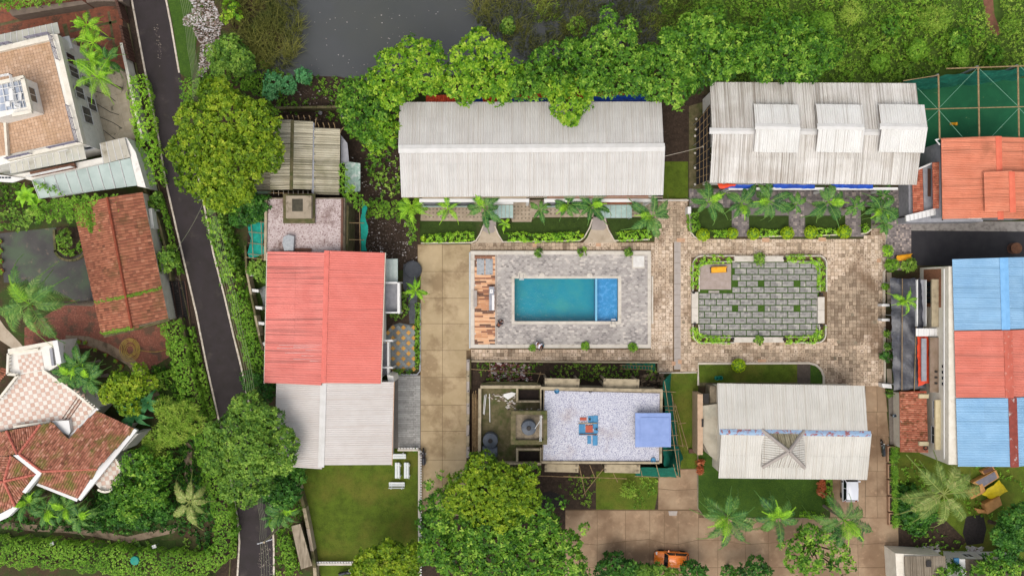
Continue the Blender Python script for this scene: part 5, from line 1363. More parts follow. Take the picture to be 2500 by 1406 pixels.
for i in range(7): p = W(1143, 882 + i * 36, 1); MB().box(p.x - .05, p.x + .05, p.y - .05, p.y + .05, 1.0, 1.12).build('post_stub', M_black, bwl)
part(bwl, 'wall_block', M_moss, [(1146.5, 878), (1150, 878), (1150, 950), (1146.5, 950)], .7, 0)
chips('rubble_heap', 'heap of red and white broken brick rubble above the mossy deck', [(1198, 884), (1290, 888), (1300, 928), (1190, 930)], 420, [pm('rubble', '000000', None, rough=.9, ramp=['4a2a26', '74403a', '8f6a62', 'cfc8c0'])], .1, .34, mound=.35)
chips('plank_heap', 'heap of dark broken poles and sticks right of the upper balconies', [(1565, 918), (1615, 905), (1625, 945), (1565, 945)], 90, [pm('sticks', '000000', None, rough=.9, ramp=['2f2620', '5d4d3e', '8a765c'])], .15, .6, mound=.4)
ld = thing('ladder', 'pale bamboo ladder lying on green netting beside the plaza kerb', 'ladder', 1545, 895)
for dy in (0, 9): MB().tube([W(1513, 891 + dy, .3), W(1595, 894 + dy, .3)], .035, 5).build('rail', M_wood, ld)
for i in range(11): MB().tube([W(1517 + i * 7.4, 891.2 + i * .25, .3), W(1517 + i * 7.4, 900.2 + i * .25, .3)], .025, 5).build('rung', M_wood, ld)
tarp('dark green netting lying in the grass under the ladder', [(1514, 888), (1600, 886), (1605, 910), (1520, 900)], .12, M_teal, cat='netting', name='netting', amp=.12)
# ------------------------------------------------------------------ mossy shed and mosaic roofed half-built block
ms = thing('mossy_shed', 'old shed of mossy corrugated roofs in three parts beside the round yellow green tree', 'shed', 745, 385)
A, B, D = W(664, 294, 4.6), W(661, 463, 4.6), W(715, 294, 5.0); sheets(ms, A, B, D, 6, 1, 5, .05, R_grn); deckslab(ms, A, B, D, M_soffit)
A, B, D = W(763, 297, 4.6), W(760, 463, 4.6), W(715, 294, 5.0); sheets(ms, A, B, D, 6, 1, 5, .05, R_grn); deckslab(ms, A, B, D, M_soffit)
ridge(ms, W(714, 294, 5.02), W(711, 463, 5.02), .35, M_moss, .05, 5)
A, B, D = W(829, 315, 4.0), W(827, 476, 4.0), W(767, 313, 4.5); sheets(ms, A, B, D, 6, 1, 5, .05, R_grn); deckslab(ms, A, B, D, M_soffit)
part(ms, 'gutter', M_grey, [(762, 300), (767, 300), (766, 474), (761, 470)], 4.55, 4.3)
A, B, D = W(616, 421, 3.2), W(616, 466, 3.2), W(661, 421, 3.5); sheets(ms, A, B, D, 2, 1, 6, .05, R_grn); deckslab(ms, A, B, D, M_soffit)
part(ms, 'wall', M_moss, [(670, 300), (756, 302), (756, 458), (668, 458)], 4.2, 0); part(ms, 'wall', M_moss, [(768, 320), (822, 321), (820, 470), (768, 470)], 3.8, 0); part(ms, 'wall', M_moss, rect(622, 425, 660, 462), 3.0, 0)
part(ms, 'side_canopy', M_grey, [(832, 330), (848, 350), (852, 395), (832, 400)], 3.2, 3.1)
for i in range(5):
 part(ms, 'canopy_panel', pm('mint_sheet', '9db5a8', '88a294', 2, .6, stain=('c9cbc6', 2.5, .48, .6, .7), stain2=('3d4036', 2.6, .6, .68, .8)), [(842 + i * 7.6, 394 + i), (849.2 + i * 7.6, 395 + i), (849.2 + i * 7.6, 470 - i * .5), (842 + i * 7.6, 470 - i * .5)], 2.5 + .02 * (i % 2), 2.44)
part(ms, 'ledge', pm('mint_trim', '8ea58a', '7b9078', 2, .7), [(618, 467), (660, 467), (662, 473), (620, 473)], 3.3, 3.0)
for i in range(8): part(ms, 'post_cap', M_steel, rect(764, 316 + i * 20, 768, 318 + i * 20), 4.75, 4.4)
rods = [(690 + i * 13.5, 294, -3, -12) for i in range(6)] + [(779 + i * 13, 312, -4, -12) for i in range(4)] + [(616, 425 + i * 12, -16, -5) for i in range(4)] + [(770, 308, 2, -20), (831, 322, 10, -12)]
for i, (x, y, dx, dy) in enumerate(rods):
 MB().tube([W(x, y + 3, 4.0), W(x + dx * .2, y + dy * .4, 4.7), W(x + dx, y + dy, 4.95)], [.03, .035, .04], 5).build('rebar', M_wood, ms)
for i in range(9): MB().tube([W(668 + i * 12, 466, 4.3), W(668 + i * 12, 474 + 2 * (i % 2), 4.6)], .03, 5).build('rebar', M_kerb, ms)
MB().tube([W(655, 471, 4.3), W(768, 474, 4.3)], .04, 5).build('rail', M_wood, ms)

mb = thing('half_built_block', 'half built block with a pink white mosaic roof below the mossy shed', 'building', 748, 545)
part(mb, 'block', M_cement, [(652, 483), (842, 483), (840, 640), (650, 640)], 5.0, 0)
part(mb, 'roof_mosaic', M_mosp, [(655, 486), (833, 486), (831, 634), (652, 634)], 5.06, 5.003)
part(mb, 'parapet', M_cemlt, [(646, 484), (652, 484), (650, 636), (644, 636)], 5.3, 4.6); part(mb, 'parapet', pm('rust_parapet', '6d4c3e', '574034', 2, .9), [(833, 484), (838, 484), (836, 636), (831, 636)], 5.3, 5.0)
part(mb, 'parapet', M_moss, [(840, 500), (851, 502), (849, 612), (839, 612)], 4.2, 0)
part(mb, 'lift_room', pm('lift_top', '9a8d7a', '8a7d6a', 1.5, .9, .01, 20, stain=('5b5240', 1.2, .52, .68, .8)), rect(698, 478, 760, 533), 6.2, 5.0)
part(mb, 'lift_base', M_moss, rect(691, 474, 768, 545), 5.5, 5.0)
part(mb, 'lift_hatch', pm('hatch_dark', '4b463a', '3c392e', 3, .9), rect(713, 486, 739, 516), 6.24, 6.205)
part(mb, 'cover_sheet', M_steel, [(692, 578), (704, 573), (718, 577), (716, 612), (694, 612), (689, 594)], 5.7, 5.1)
part(mb, 'stain_board', MATS['rust_parapet'], [(716, 606), (760, 606), (760, 614), (716, 614)], 5.2, 5.07)
net('green netting scaffold on the road side of the pink mosaic roof', [[(612, 510, 4), (645, 522, 4.6), (645, 620, 4.6), (618, 628, 4)], [(604, 508, 3.6), (612, 510, 4), (618, 628, 4), (610, 630, 3.4)]], pm('teal_net_bright', '189080', '127464', 2.2, .7, .02, 6), [((606, 512 + 27 * i, 4.2), (645, 516 + 27 * i, 4.7)) for i in range(5)] + [((610, 508, 4.3), (618, 632, 4.3)), ((636, 512, 4.8), (640, 632, 4.8)), ((600, 628, 3.8), (648, 634, 4.2))], root_px=(628, 568))
net('narrow teal netting strip hanging on the right side of the pink mosaic roof', [[(884, 490, 3.2), (892, 496, 3.4), (898, 612, 3.4), (880, 614, 3.0)]], MATS['teal_net_bright'], [((878, 490, 3.4), (880, 614, 3.2)), ((852, 544, 4), (890, 545, 3.2)), ((852, 585, 4), (890, 586, 3.2))], root_px=(888, 552))
chips('gravel_scatter', 'pale bits of litter scattered over the dark soil beside the driveway', [(895, 530), (1000, 540), (1018, 600), (1018, 640), (950, 640), (895, 612)], 520, [pm('litter', '000000', None, rough=.85, ramp=['3c2f28', '54443c', '7d6d66', 'c9c2be'])], .04, .15, tint=(0, 1))
chips('gravel_scatter', 'pale litter among weeds behind the mossy shed and the tree row', [(640, 240), (830, 200), (850, 255), (830, 300), (690, 285)], 200, [MATS['litter']], .05, .2, tint=(0, 1))
chips('gravel_scatter', 'pale litter in the weedy yard left of the long white house', [(850, 380), (975, 330), (978, 470), (900, 480)], 220, [MATS['litter']], .05, .2, tint=(0, 1))
chips('rubbish_heap', 'long heap of white broken rubble and rubbish beside the road at the top', [(462, 0), (520, 0), (545, 60), (520, 150), (500, 190), (484, 185), (490, 110), (470, 70), (446, 62), (450, 45), (475, 20)], 1900, [pm('white_rubble', '000000', None, rough=.85, ramp=['4f3d32', '7d6a5e', 'aea59f', 'cfcccb'])], .05, .24, mound=.35, tint=(0, 1))
part_ = None
bw2 = thing('rear_wall', 'old mossy block wall behind the mossy shed, under the tree row', 'wall', 740, 262)
for i in range(6): part(bw2, 'wall_block', M_moss, [(662 + i * 37, 261 - i * .6), (698 + i * 37, 260.6 - i * .6), (698 + i * 37, 266 - i * .6), (662 + i * 37, 266.5 - i * .6)], 1.8 + .02 * (i % 2), 0)
for i, (x, y, l_) in enumerate(((783, 277, 'pale ring shaped drum on soil behind the shed, left one'), (835, 285, 'pale ring shaped drum on soil behind the shed, right one'))):
 m = MB(); m.lathe(W(x, y), [(.2, 0), (.21, .3), (.15, .3), (.13, .05), (.01, .05)], 14); setp(m.build('bucket', M_grey), l_, 'bucket')
p = W(1008, 659); m = MB(); m.lathe(p, [(.98, 0), (.98, .55), (.88, .58), (.84, .5), (.01, .5)], 32)
setp(m.build('well_cover', pm('well_cover', '47494e', '3d3f43', 3, .7)), 'round dark grey well cover beside the driveway and the red roof', 'well cover')

# ------------------------------------------------------------------ villa, top left
v1 = thing('terrace_villa', 'white villa with a tan tiled roof terrace and a glazed stair tower, top left', 'villa', 60, 250)
ZT = 6.0
tanf = pm('tan_terrace', 'b98d6d', 'a97c5b', .6, .85, .004, 40, stain=('8f6238', .35, .55, .72, .45), stain2=('8a6a52', 7, .6, .7, .5))
part(v1, 'main_block', M_white, [(-60, 136), (137, 84), (203, 352), (-40, 414)], ZT - .05, 0)
def grid_tiles(root, name, mat, A, B, D, nx, ny, z, gap=.012, t=None, keep=None, th=.04, cap=300):
 X = (B - A) / nx; Y = (D - A) / ny; k = 0; big = MB()
 for j in range(ny):
  for i in range(nx):
   p = A + X * i + Y * j; q = [p + X * gap + Y * gap, p + X * (1 - gap) + Y * gap, p + X * (1 - gap) + Y * (1 - gap), p + X * gap + Y * (1 - gap)]
   if keep and not keep(p + (X + Y) * .5): continue
   tt = t(i, j) if t else random.gauss(.5, .2); zz = z + random.uniform(0, .006)
   if k < cap: MB().prism(q, zz - th, zz, tt).build(name, mat, root)
   else: big.prism(q, zz - th, zz, tt)
   k += 1
 if big.v: big.build(name, mat, root)['kind'] = 'stuff'
A, B, D = W(14, 379, ZT), W(181, 343, ZT), W(-46, 140, ZT)
D = A + (W(121, 99, ZT) - B)
tanr = pm('tan_tile', '000000', None, rough=.85, ramp=['a98a70', 'b8977b', 'c5a78d'], stain=('9c7c54', .3, .52, .72, .5))
A = A + (A - B) * .6
grid_tiles(v1, 'terrace_tile', tanr, A, B, D + (A - W(14, 379, ZT)), 36, 32, ZT + .03, .03)
for pts in ([(-60, 128), (126, 84), (131, 96), (-60, 140)], [(126, 84), (140, 84), (203, 350), (189, 345), (130, 98)], [(14, 383), (189, 346), (202, 351), (18, 393)], [(8, 300), (14, 300), (20, 392), (14, 384)]):
 part(v1, 'parapet', M_cream, pts, ZT + .5, ZT - .3)
M_rail = pm('grey_rail', '7d7886', '6d6877', 3, .5)
def railing(root, pts, z, h=.55, n=3, mat=None):
 for a, b in zip(pts[:-1], pts[1:]):
  for k in range(n):
   zz = z + h * (k + 1) / n; MB().tube([W(*a, z).lerp(W(*a, z), 0) + Vector((0, 0, zz - z)), W(*b, z) + Vector((0, 0, zz - z))], .04, 5).build('rail', mat or M_rail, root)
  L_ = (W(*b, z) - W(*a, z)).length; c = max(2, int(L_ / 1.1))
  for i in range(c + 1):
   p = W(*a, z).lerp(W(*b, z), i / c); MB().box(p.x - .03, p.x + .03, p.y - .03, p.y + .03, z, z + h).build('rail_post', mat or M_rail, root)
railing(v1, [(128, 90), (146, 148)], ZT + .5, .9); railing(v1, [(170, 260), (194, 348)], ZT + .5, .9); railing(v1, [(20, 389), (78, 376)], ZT + .5, .8); railing(v1, [(122, 363), (190, 348)], ZT + .5, .8); railing(v1, [(68, 96), (124, 84)], ZT + .5, .8); railing(v1, [(0, 113), (30, 107)], ZT + .5, .8)
M_poly = pm('polycarbonate', 'b6b2a4', 'a5a294', .8, .4, stain=('8f9a92', .5, .5, .7, .6), stain2=('6f6350', .8, .62, .74, .5), rnd=.05)
M_polyg = pm('mint_polycarbonate', 'a9b5ae', '98a69f', .8, .4, stain=('82918a', .5, .5, .7, .6), rnd=.05)
def panels(root, A, B, C, D, n, mat, z=None, name='roof_panel', rib=True):
 """quad A-B (top edge) to D-C (bottom edge) in pixels with height z each, n panels across"""
 a, b, c, d = [W(*q) for q in (A, B, C, D)]
 for i in range(n):
  u, v = i / n, (i + 1) / n; u2 = u + .06 / n;
  q = [a.lerp(b, u2), a.lerp(b, v), d.lerp(c, v), d.lerp(c, u2)]
  MB().add(q + [p - Vector((0, 0, .05)) for p in q], [(3, 2, 1, 0), (4, 5, 6, 7), (0, 1, 5, 4), (1, 2, 6, 5), (2, 3, 7, 6), (3, 0, 4, 7)]).build(name, mat, root)
  if rib: MB().tube([a.lerp(b, u) + Vector((0, 0, .02)), d.lerp(c, u) + Vector((0, 0, .02))], .04, 4).build('rib', M_frame, root)
panels(v1, (-60, 98, 5.6), (140, 55, 5.6), (146, 82, 5.9), (-60, 128, 5.9), 14, M_poly)
panels(v1, (22, 394, 5.4), (203, 354, 5.4), (211, 388, 5.2), (27, 424, 5.2), 12, M_poly)
panels(v1, (78, 440, 3.4), (318, 386, 3.4), (335, 453, 3.1), (96, 485, 3.1), 9, M_polyg)
panels(v1, (244, 350, 3.6), (304, 336, 3.6), (318, 384, 3.5), (253, 400, 3.5), 4, pm('stained_poly', 'b4aea0', 'a59f90', .8, .5, stain=('5f5130', .55, .56, .7, .8)))
part(v1, 'side_wall', M_white, [(304, 336), (310, 337), (331, 372), (356, 458), (336, 455), (319, 388)], 3.3, 0)
part(v1, 'ground_floor', M_white, [(84, 445), (250, 405), (318, 390), (328, 440), (98, 478)], 2.7, 0)
part(v1, 'ground_floor', M_white, [(30, 429), (252, 384), (252, 403), (84, 443)], 3.1, 0)
part(v1, 'balcony_floor', pm('brown_balcony', '8a6450', '785443', 2, .8), [(72, 420), (180, 398), (184, 410), (76, 432)], 3.6, 3.2)
railing(v1, [(74, 432), (182, 409)], 3.6, .9, 4, M_frame)
ea, eb = W(140, 84, ZT), W(203, 352, ZT)
dn = (eb - ea).normalized(); outn = Vector((-dn.y, dn.x, 0))
if outn.x < 0: outn = -outn
for t0, ln, z0 in ((.14, .1, 3.2), (.26, .1, 3.2), (.44, .11, 3.0), (.62, .15, 2.4), (.3, .1, .6), (.5, .12, .6)):
 a = ea.lerp(eb, t0) ; b = ea.lerp(eb, t0 + ln); win(v1, (a.x, a.y), (b.x, b.y), z0, z0 + 1.9, (outn.x, outn.y), 2)
p = W(160, 112, 4);
part(v1, 'balcony_floor', M_frame, [(150, 92), (168, 88), (178, 118), (160, 122)], 3.4, 3.2)
sa, sb = W(17, 391, ZT), W(203, 352, ZT); ds = (sb - sa).normalized(); on = Vector((ds.y, -ds.x, 0))
for t0 in (.12, .8): a = sa.lerp(sb, t0); b = a + ds * 1.6; win(v1, (a.x, a.y), (b.x, b.y), 3.5, 4.7, (on.x, on.y), 2)
# stair tower
part(v1, 'tower_block', M_white, [(-40, 214), (58, 190), (76, 268), (-20, 292)], 8.6, ZT + .04)
for pts in ([(-40, 206), (56, 184), (59, 192), (-40, 215)], [(50, 192), (59, 190), (77, 268), (68, 270)], [(28, 277), (76, 268), (77, 276), (30, 285)]):
 part(v1, 'tower_parapet', M_cream, pts, 9.0, 8.6)
part(v1, 'tower_glass', pm('skylight_glass', 'a9b0bb', '8f97a6', 1.5, .2, spec=.6), [(0, 205), (49, 197), (64, 262), (0, 272)], 8.66, 8.61)
for i in range(4):
 MB().tube([W(4 + i * 13, 204 - i * 2, 8.8), W(16 + i * 14, 270 - i * 3, 8.8)], .05, 5).build('glazing_bar', M_frame, v1)
for i in range(3): MB().tube([W(0, 218 + i * 18, 8.8), W(56 + i * 4, 208 + i * 18, 8.8)], .05, 5).build('glazing_bar', M_frame, v1)
for i, r_ in enumerate(((22, 216, 10, 30), (44, 226, 8, 20), (14, 248, 10, 12), (34, 252, 16, 12))): part(v1, 'white_panel', M_frame, rect(r_[0], r_[1], r_[0] + r_[2], r_[1] + r_[3]), 8.95 + .01 * i, 8.85)
railing(v1, [(0, 190), (31, 184), (45, 262)], 9.0, .7, 3, M_frame)
ta, tb_ = W(58, 190, 8.6), W(76, 268, 8.6); win(v1, tuple(ta.lerp(tb_, .25).xy), tuple(ta.lerp(tb_, .7).xy), 7.0, 8.2, (outn.x, outn.y), 2, gm=pm('brown_glass', '6a5f52', '5a5046', 2, .3))
part(v1, 'door', MATS['brown_board'], [(0, 462 - 190), (8, 268), (12, 284), (0, 290)], 7.2, ZT + .1)
m = MB(); c = W(6, 290, 6.1)
for k in range(40):
 a = random.uniform(0, 6.28); l_ = random.uniform(.3, .8); m.quad(c, c + Vector((math.cos(a) * l_ * .5 - .04, math.sin(a) * l_ * .5, .5)), c + Vector((math.cos(a) * l_, math.sin(a) * l_, .6)), c + Vector((math.cos(a) * l_ * .5 + .04, math.sin(a) * l_ * .5 + .03, .5)), random.random())
setp(m.build('potted_plant', L_dark), 'dark spiky potted plant at the foot of the stair tower', 'plant')
part(v1, 'side_shed', M_frame, [(-30, 425), (10, 428), (60, 436), (30, 446), (-30, 442)], 3.4, 3.2)
for i in range(4): part(v1, 'window', M_glass, rect(-4 + i * 8, 432, 2 + i * 8, 436), 3.45, 3.405)
setp(MB().obox(W(152, 363, 5.6), 1.1, .5, .3, .25).build('covered_bundle', M_frame), 'small grey white covered bundle below the terrace parapet', 'bundle')
# walls and gates to the road
gw = thing('front_wall', 'grey brown plastered yard wall with white coping at the top left', 'wall', 240, 30)
for pts in ([(18, 25), (200, 2), (212, 10), (30, 40)], [(200, -30), (300, -30), (300, 4), (235, 4), (212, 8)]): part(gw, 'wall_block', pm('dusty_wall', '786a5d', '685b50', 2, .9), pts, 1.8, 0)
wt = thing('garden_wall', 'white pierced garden wall on the road side of the pale side yard', 'wall', 318, 240)
for i in range(9): part(wt, 'wall_block', M_cream, [(292 + i * 5.6, 105 + i * 26), (299 + i * 5.6, 105 + i * 26), (304.4 + i * 5.6, 130.5 + i * 26), (297.4 + i * 5.6, 130.5 + i * 26)], 1.9 + .01 * (i % 2), 0)
for i, (pts, l_) in enumerate((([(278, -6), (286, -6), (301, 48), (293, 46)], 'upper of two by the road at the top left'), ([(290, 62), (300, 66), (318, 146), (309, 144)], 'lower of two by the road at the top left'))):
 g_ = thing('gate', 'dark brown boarded gate, ' + l_, 'gate', *pts[0])
 n = 9
 for k in range(n):
  a, b = (pts[0][0] + (pts[3][0] - pts[0][0]) * k / n, pts[0][1] + (pts[3][1] - pts[0][1]) * k / n), (pts[0][0] + (pts[3][0] - pts[0][0]) * (k + .85) / n, pts[0][1] + (pts[3][1] - pts[0][1]) * (k + .85) / n)
  part(g_, 'board', M_woodd, [a, (a[0] + 6, a[1]), (b[0] + 6, b[1]), b], 2.0 + .01 * (k % 2), .08)
for i in range(5):
 setp(MB().tube([W(228 + i * 8, 222 + i * 32, 1.6), W(262 + i * 7, 232 + i * 34 + (i % 2) * 8, 1.6), W(282 + i * 8, 248 + i * 33, 1.5)], .04, 5).build('pergola_bar', M_black), 'thin dark bar over the pale side yard, %s from the top' % ('first second third fourth fifth'.split()[i]), 'bar', 'thin bars spanning the pale side yard')

# ------------------------------------------------------------------ tiled barn, left
tb = thing('tiled_barn', 'long barn with a mossy terracotta tiled gable roof beside the road', 'barn', 305, 640)
M_terr = pm('terracotta_tile', '000000', None, rough=.85, bump=.01, ramp=['684231', '8a543f', 'a0664c', 'b07a60'], stain=('5b4a2a', .45, .52, .68, .7), stain2=('9a6a5a', 2, .6, .7, .4))
E = [W(348, 469, 3.2), W(411, 777, 3.2)]; Rg = [W(262, 482, 4.7), W(322, 801, 4.7)]; Wv = [W(178, 500, 3.2), W(249, 813, 3.2)]
tiled(tb, [E[0], E[1], Rg[1], Rg[0]], E[0] - Rg[0], M_terr, M_soffit, .33, .34, .05, jit=.18)
tiled(tb, [Wv[0], Wv[1], Rg[1], Rg[0]], Wv[0] - Rg[0], M_terr, M_soffit, .25, .34, .04, jit=.18)
M_rt = pm('ridge_tile', '8f4a34', '7c3f2c', 3, .85, rnd=.1)
for i in range(40):
 a, b = Rg[0].lerp(Rg[1], i / 40), Rg[0].lerp(Rg[1], (i + 1.08) / 40); MB().tube([a + Vector((0, 0, .04)), b + Vector((0, 0, .07))], [.15, .17], 6).build('ridge_tile', M_rt, tb)
for s, e in ((Wv, 1), (E, 1)):
 a = s[0].lerp(s[1], .76); b = Rg[0].lerp(Rg[1], .76); m = MB()
C = [];
for s in (Wv, E):
 a = s[0].lerp(s[1], .76); b = Rg[0].lerp(Rg[1], .76)
 for k in range(110): t_ = random.random(); C.append(a.lerp(b, t_) + Vector((random.gauss(0, .08), random.gauss(0, .08), .1)))
for k in range(260): t_ = random.random() ; C.append(Wv[1].lerp(Rg[1], t_) + Vector((random.gauss(0, .1), random.gauss(0, .08), .08)))
C = np.array([tuple(c) for c in C]); og = tb.location
addmesh('moss', leafmesh('moss', C, np.tile([[0, 0, 1.]], (len(C), 1)), np.full(len(C), .5), 5, .14, .08, L_weed, tuple(og)), (0, 0, 0), tb)['kind'] = 'stuff'
ca = [Wv[0].lerp(Rg[0], .08), E[0].lerp(Rg[0], .08), E[1].lerp(Rg[1], .08), Wv[1].lerp(Rg[1], .08)]
walls(tb, [(p.x, p.y) for p in ca], 0, 3.0, M_cream)
part(tb, 'eave_board', M_moss, [(322, 802), (412, 777), (414, 783), (324, 808)], 3.3, 3.1); part(tb, 'eave_board', M_moss, [(252, 816), (322, 802), (324, 808), (254, 824)], 3.3, 3.1)
part(tb, 'side_box', M_white, [(362, 510), (370, 508), (376, 556), (369, 558)], 2.2, 0)

# ------------------------------------------------------------------ hip roofed villa, bottom left
v2 = thing('hip_roof_villa', 'white villa with pink mossy tile roofs and checkered terraces, bottom left', 'villa', 130, 1060)
M_tile2 = pm('mossy_pink_tile', '000000', None, rough=.8, bump=.006, ramp=['6c4433', '8e5a46', 'a46c56', 'ba8672'], stain=('5f6a26', .6, .48, .66, .8), stain2=('6b3b2c', 3, .56, .7, .6))
def roofpoly(pts, d, **k):
 P = [W(*p) for p in pts]; tiled(v2, P, d, M_tile2, M_soffit, .24, .3, .06, **k)
def planar(p0, p1, p2, pts):
 """put pixel points on the plane through three (px,py,z)"""
 P = [W(*q) for q in (p0, p1, p2)]; n = (P[1] - P[0]).cross(P[2] - P[0]); out = []
 for x, y in pts:
  o = Vector((0, 0, HC)); d = W(x, y, 0) - o; t = (P[0] - o).dot(n) / d.dot(n); q = o + d * t; out.append(q)
 return out
def rp(p0, p1, p2, pts, dpx, th=.12):
 P = planar(p0, p1, p2, pts); a = W(pts[0][0], pts[0][1]); b = W(pts[0][0] + dpx[0], pts[0][1] + dpx[1]); tiled(v2, P, (b - a) - Vector((0, 0, .01)), M_tile2, M_soffit, .24, .3, .06)
# right large slope: ridge near (50,1108)-(103,1150), falls towards upper right; ribs run lower left to upper right
rp((48, 1108, 6.0), (103, 1149, 6.0), (329, 1046, 4.6), [(100, 1036), (128, 1030), (166, 1071), (236, 1002), (329, 1046), (238, 1143), (103, 1149), (48, 1108)], (-60, 90))
rp((103, 1150, 6.0), (238, 1144, 4.9), (192, 1218, 4.3), [(103, 1151), (238, 1145), (192, 1216), (92, 1178)], (-30, 60))
rp((48, 1108, 6.0), (100, 1036, 5.2), (18, 1052, 5.0), [(46, 1106), (98, 1036), (19, 1052)], (-14, -40))
rp((42, 1110, 6.0), (17, 1052, 5.0), (-30, 1100, 4.8), [(42, 1106), (15, 1052), (-30, 1058), (-30, 1112), (16, 1112)], (-20, 24))
rp((36, 1112, 6.0), (90, 1156, 5.6), (12, 1172, 5.9), [(30, 1113), (88, 1155), (12, 1172)], (-25, 50))
rp((12, 1174, 5.9), (88, 1158, 5.5), (38, 1232, 4.5), [(12, 1175), (87, 1158), (38, 1232)], (22, 60))
rp((12, 1174, 5.9), (38, 1232, 4.5), (-20, 1260, 4.3), [(9, 1176), (36, 1234), (2, 1250), (-30, 1262), (-30, 1180)], (-20, 60))
rp((12, 1172, 5.9), (28, 1113, 5.8), (-40, 1130, 4.6), [(9, 1172), (26, 1114), (-30, 1116), (-30, 1176)], (-60, 0))
M_hipt = pm('pink_hip_tile', 'b86a5a', 'a35a4a', 3, .8, rnd=.08)
def hips(a, b):
 a, b = W(*a), W(*b); n = max(2, int((b - a).length / .35))
 for i in range(n): MB().tube([a.lerp(b, i / n) + Vector((0, 0, .08)), a.lerp(b, (i + 1.1) / n) + Vector((0, 0, .11))], [.13, .15], 6).build('hip_tile', M_hipt, v2)
for a, b in (((103, 1150, 6.05), (238, 1143, 5.0)), ((48, 1108, 6.05), (103, 1150, 6.05)), ((47, 1107, 6.05), (99, 1036, 5.3)), ((43, 1108, 6.0), (17, 1052, 5.1)), ((10, 1174, 6.0), (88, 1157, 5.6)), ((11, 1172, 6.0), (28, 1113, 5.9)), ((10, 1174, 6), (37, 1233, 4.6)), ((9, 1175, 6), (-20, 1178, 5.5))): hips(a, b)
part(v2, 'roof_gutter', M_frame, [(32, 1111), (50, 1109), (103, 1151), (98, 1160), (62, 1204), (54, 1200), (88, 1157)], 6.15, 5.4)
part(v2, 'fascia', M_frame, [(328, 1046), (335, 1050), (196, 1222), (190, 1217), (238, 1144)], 4.7, 4.3)
part(v2, 'fascia', M_frame, [(92, 1179), (190, 1217), (187, 1224), (88, 1184)], 4.4, 4.1)
part(v2, 'fascia', M_frame, [(-20, 1262), (4, 1252), (36, 1234), (42, 1240), (20, 1262), (-20, 1280)], 4.4, 3.6)
part(v2, 'wall_block', M_cream, [(60, 1060), (300, 1045), (230, 1140), (190, 1200), (60, 1165), (-30, 1240), (-30, 1060)], 4.0, 0)
M_chk = pm('checker_tile', '000000', None, rough=.6, ramp=['bd9c8a', 'c8ab9b', 'cdc1b4', 'd6cec2'], stain=('a08a78', .8, .6, .75, .5))
main = [(-40, 985), (0, 975), (52, 912), (102, 903), (190, 955), (236, 995), (170, 1064), (128, 1028), (0, 1052), (-40, 1056)]
part(v2, 'terrace_block', M_white, main, 4.2, 0)
mw = [W(x, y, 4.25) for x, y in main]
A = W(-40, 905, 4.25); Xd = W(240, 905, 4.25) - A; Dd = W(-40, 1070, 4.25) - A
an = math.radians(-8); R2 = Matrix.Rotation(an, 3, 'Z')
ctr = W(100, 985, 4.25); S = .44
def chk(root, region, ctr, n, z, name='floor_tile'):
 k = 0; big = MB()
 Rm = Matrix.Rotation(math.radians(10), 3, 'Z')
 for j in range(-n, n):
  for i in range(-n, n):
   c = ctr + Rm @ Vector((i * S, j * S, 0))
   if not pip(c.x, c.y, region): continue
   t_ = (.95 if (i + j) % 2 else .2) + random.gauss(0, .12)
   tgt = MB() if k < 300 else big
   tgt.obox((c.x, c.y, z), S - .012, S - .012, .04, math.radians(10), min(1, max(0, t_)))
   if k < 300: tgt.build(name, M_chk, root)
   k += 1
 if big.v: big.build(name, M_chk, root)['kind'] = 'stuff'
chk(v2, [(p.x, p.y) for p in mw], ctr, 22, 4.24)
up = [(44, 868), (100, 857), (112, 902), (46, 912)]
part(v2, 'upper_terrace', M_white, [(19, 854), (137, 831), (148, 888), (120, 905), (100, 902), (50, 914), (25, 915)], 4.6, 0)
u_ = [W(x, y, 4.65) for x, y in up]; S = .36; chk(v2, [(p.x, p.y) for p in u_], W(75, 885, 4.65), 12, 4.63); S = .44
part(v2, 'tower_frame', M_cream, [(19, 852), (128, 832), (130, 840), (21, 862)], 5.4, 4.6); part(v2, 'tower_frame', M_frame, [(128, 832), (140, 830), (150, 886), (138, 889)], 5.6, 4.6)
part(v2, 'side_wall', M_grey, [(120, 850), (127, 850), (132, 892), (126, 893)], 5.0, 4.6)
def balus(root, pts, z, h=.7, rail=.12):
 for a, b in zip(pts[:-1], pts[1:]):
  A_, B_ = W(*a, z), W(*b, z); d = (B_ - A_).normalized(); s = Vector((-d.y, d.x, 0)) * rail
  MB().prism([A_ + s, B_ + s, B_ - s, A_ - s], z + h - .1, z + h, bottom=True).build('handrail', M_cream, root)
  n = max(2, int((B_ - A_).length / .32))
  for i in range(n):
   p = A_.lerp(B_, (i + .5) / n); m = MB(); m.lathe((p.x, p.y, z), [(.07, 0), (.1, .15), (.05, .3), (.08, .45), (.06, h - .1)], 6); m.build('baluster', M_cream, root)
balus(v2, [(0, 978), (50, 914), (25, 912), (27, 862), (100, 852)], 4.6, .6); balus(v2, [(112, 902), (190, 957), (236, 996)], 4.25, .7); balus(v2, [(40, 1040), (128, 1028)], 4.25, .6)
part(v2, 'chimney_cap', M_frame, [(126, 1028), (168, 1026), (172, 1052), (168, 1062), (146, 1052)], 4.9, 4.26); part(v2, 'fascia', M_frame, [(236, 995), (241, 999), (172, 1072), (166, 1066)], 4.7, 4.2)
for k in range(3): MB().tube([W(188 + k * 7, 970 + k * 2, 4.35), W(152 + k * 7, 1022 + k * 2, 4.35)], .05, 4).build('ledge', pm('brown_pipe', '7c5f50', None, rough=.7), v2)
rb = [(262 + 36 * math.cos(a), 1152 + 46 * math.sin(a)) for a in [math.radians(q) for q in range(-75, 130, 15)]]
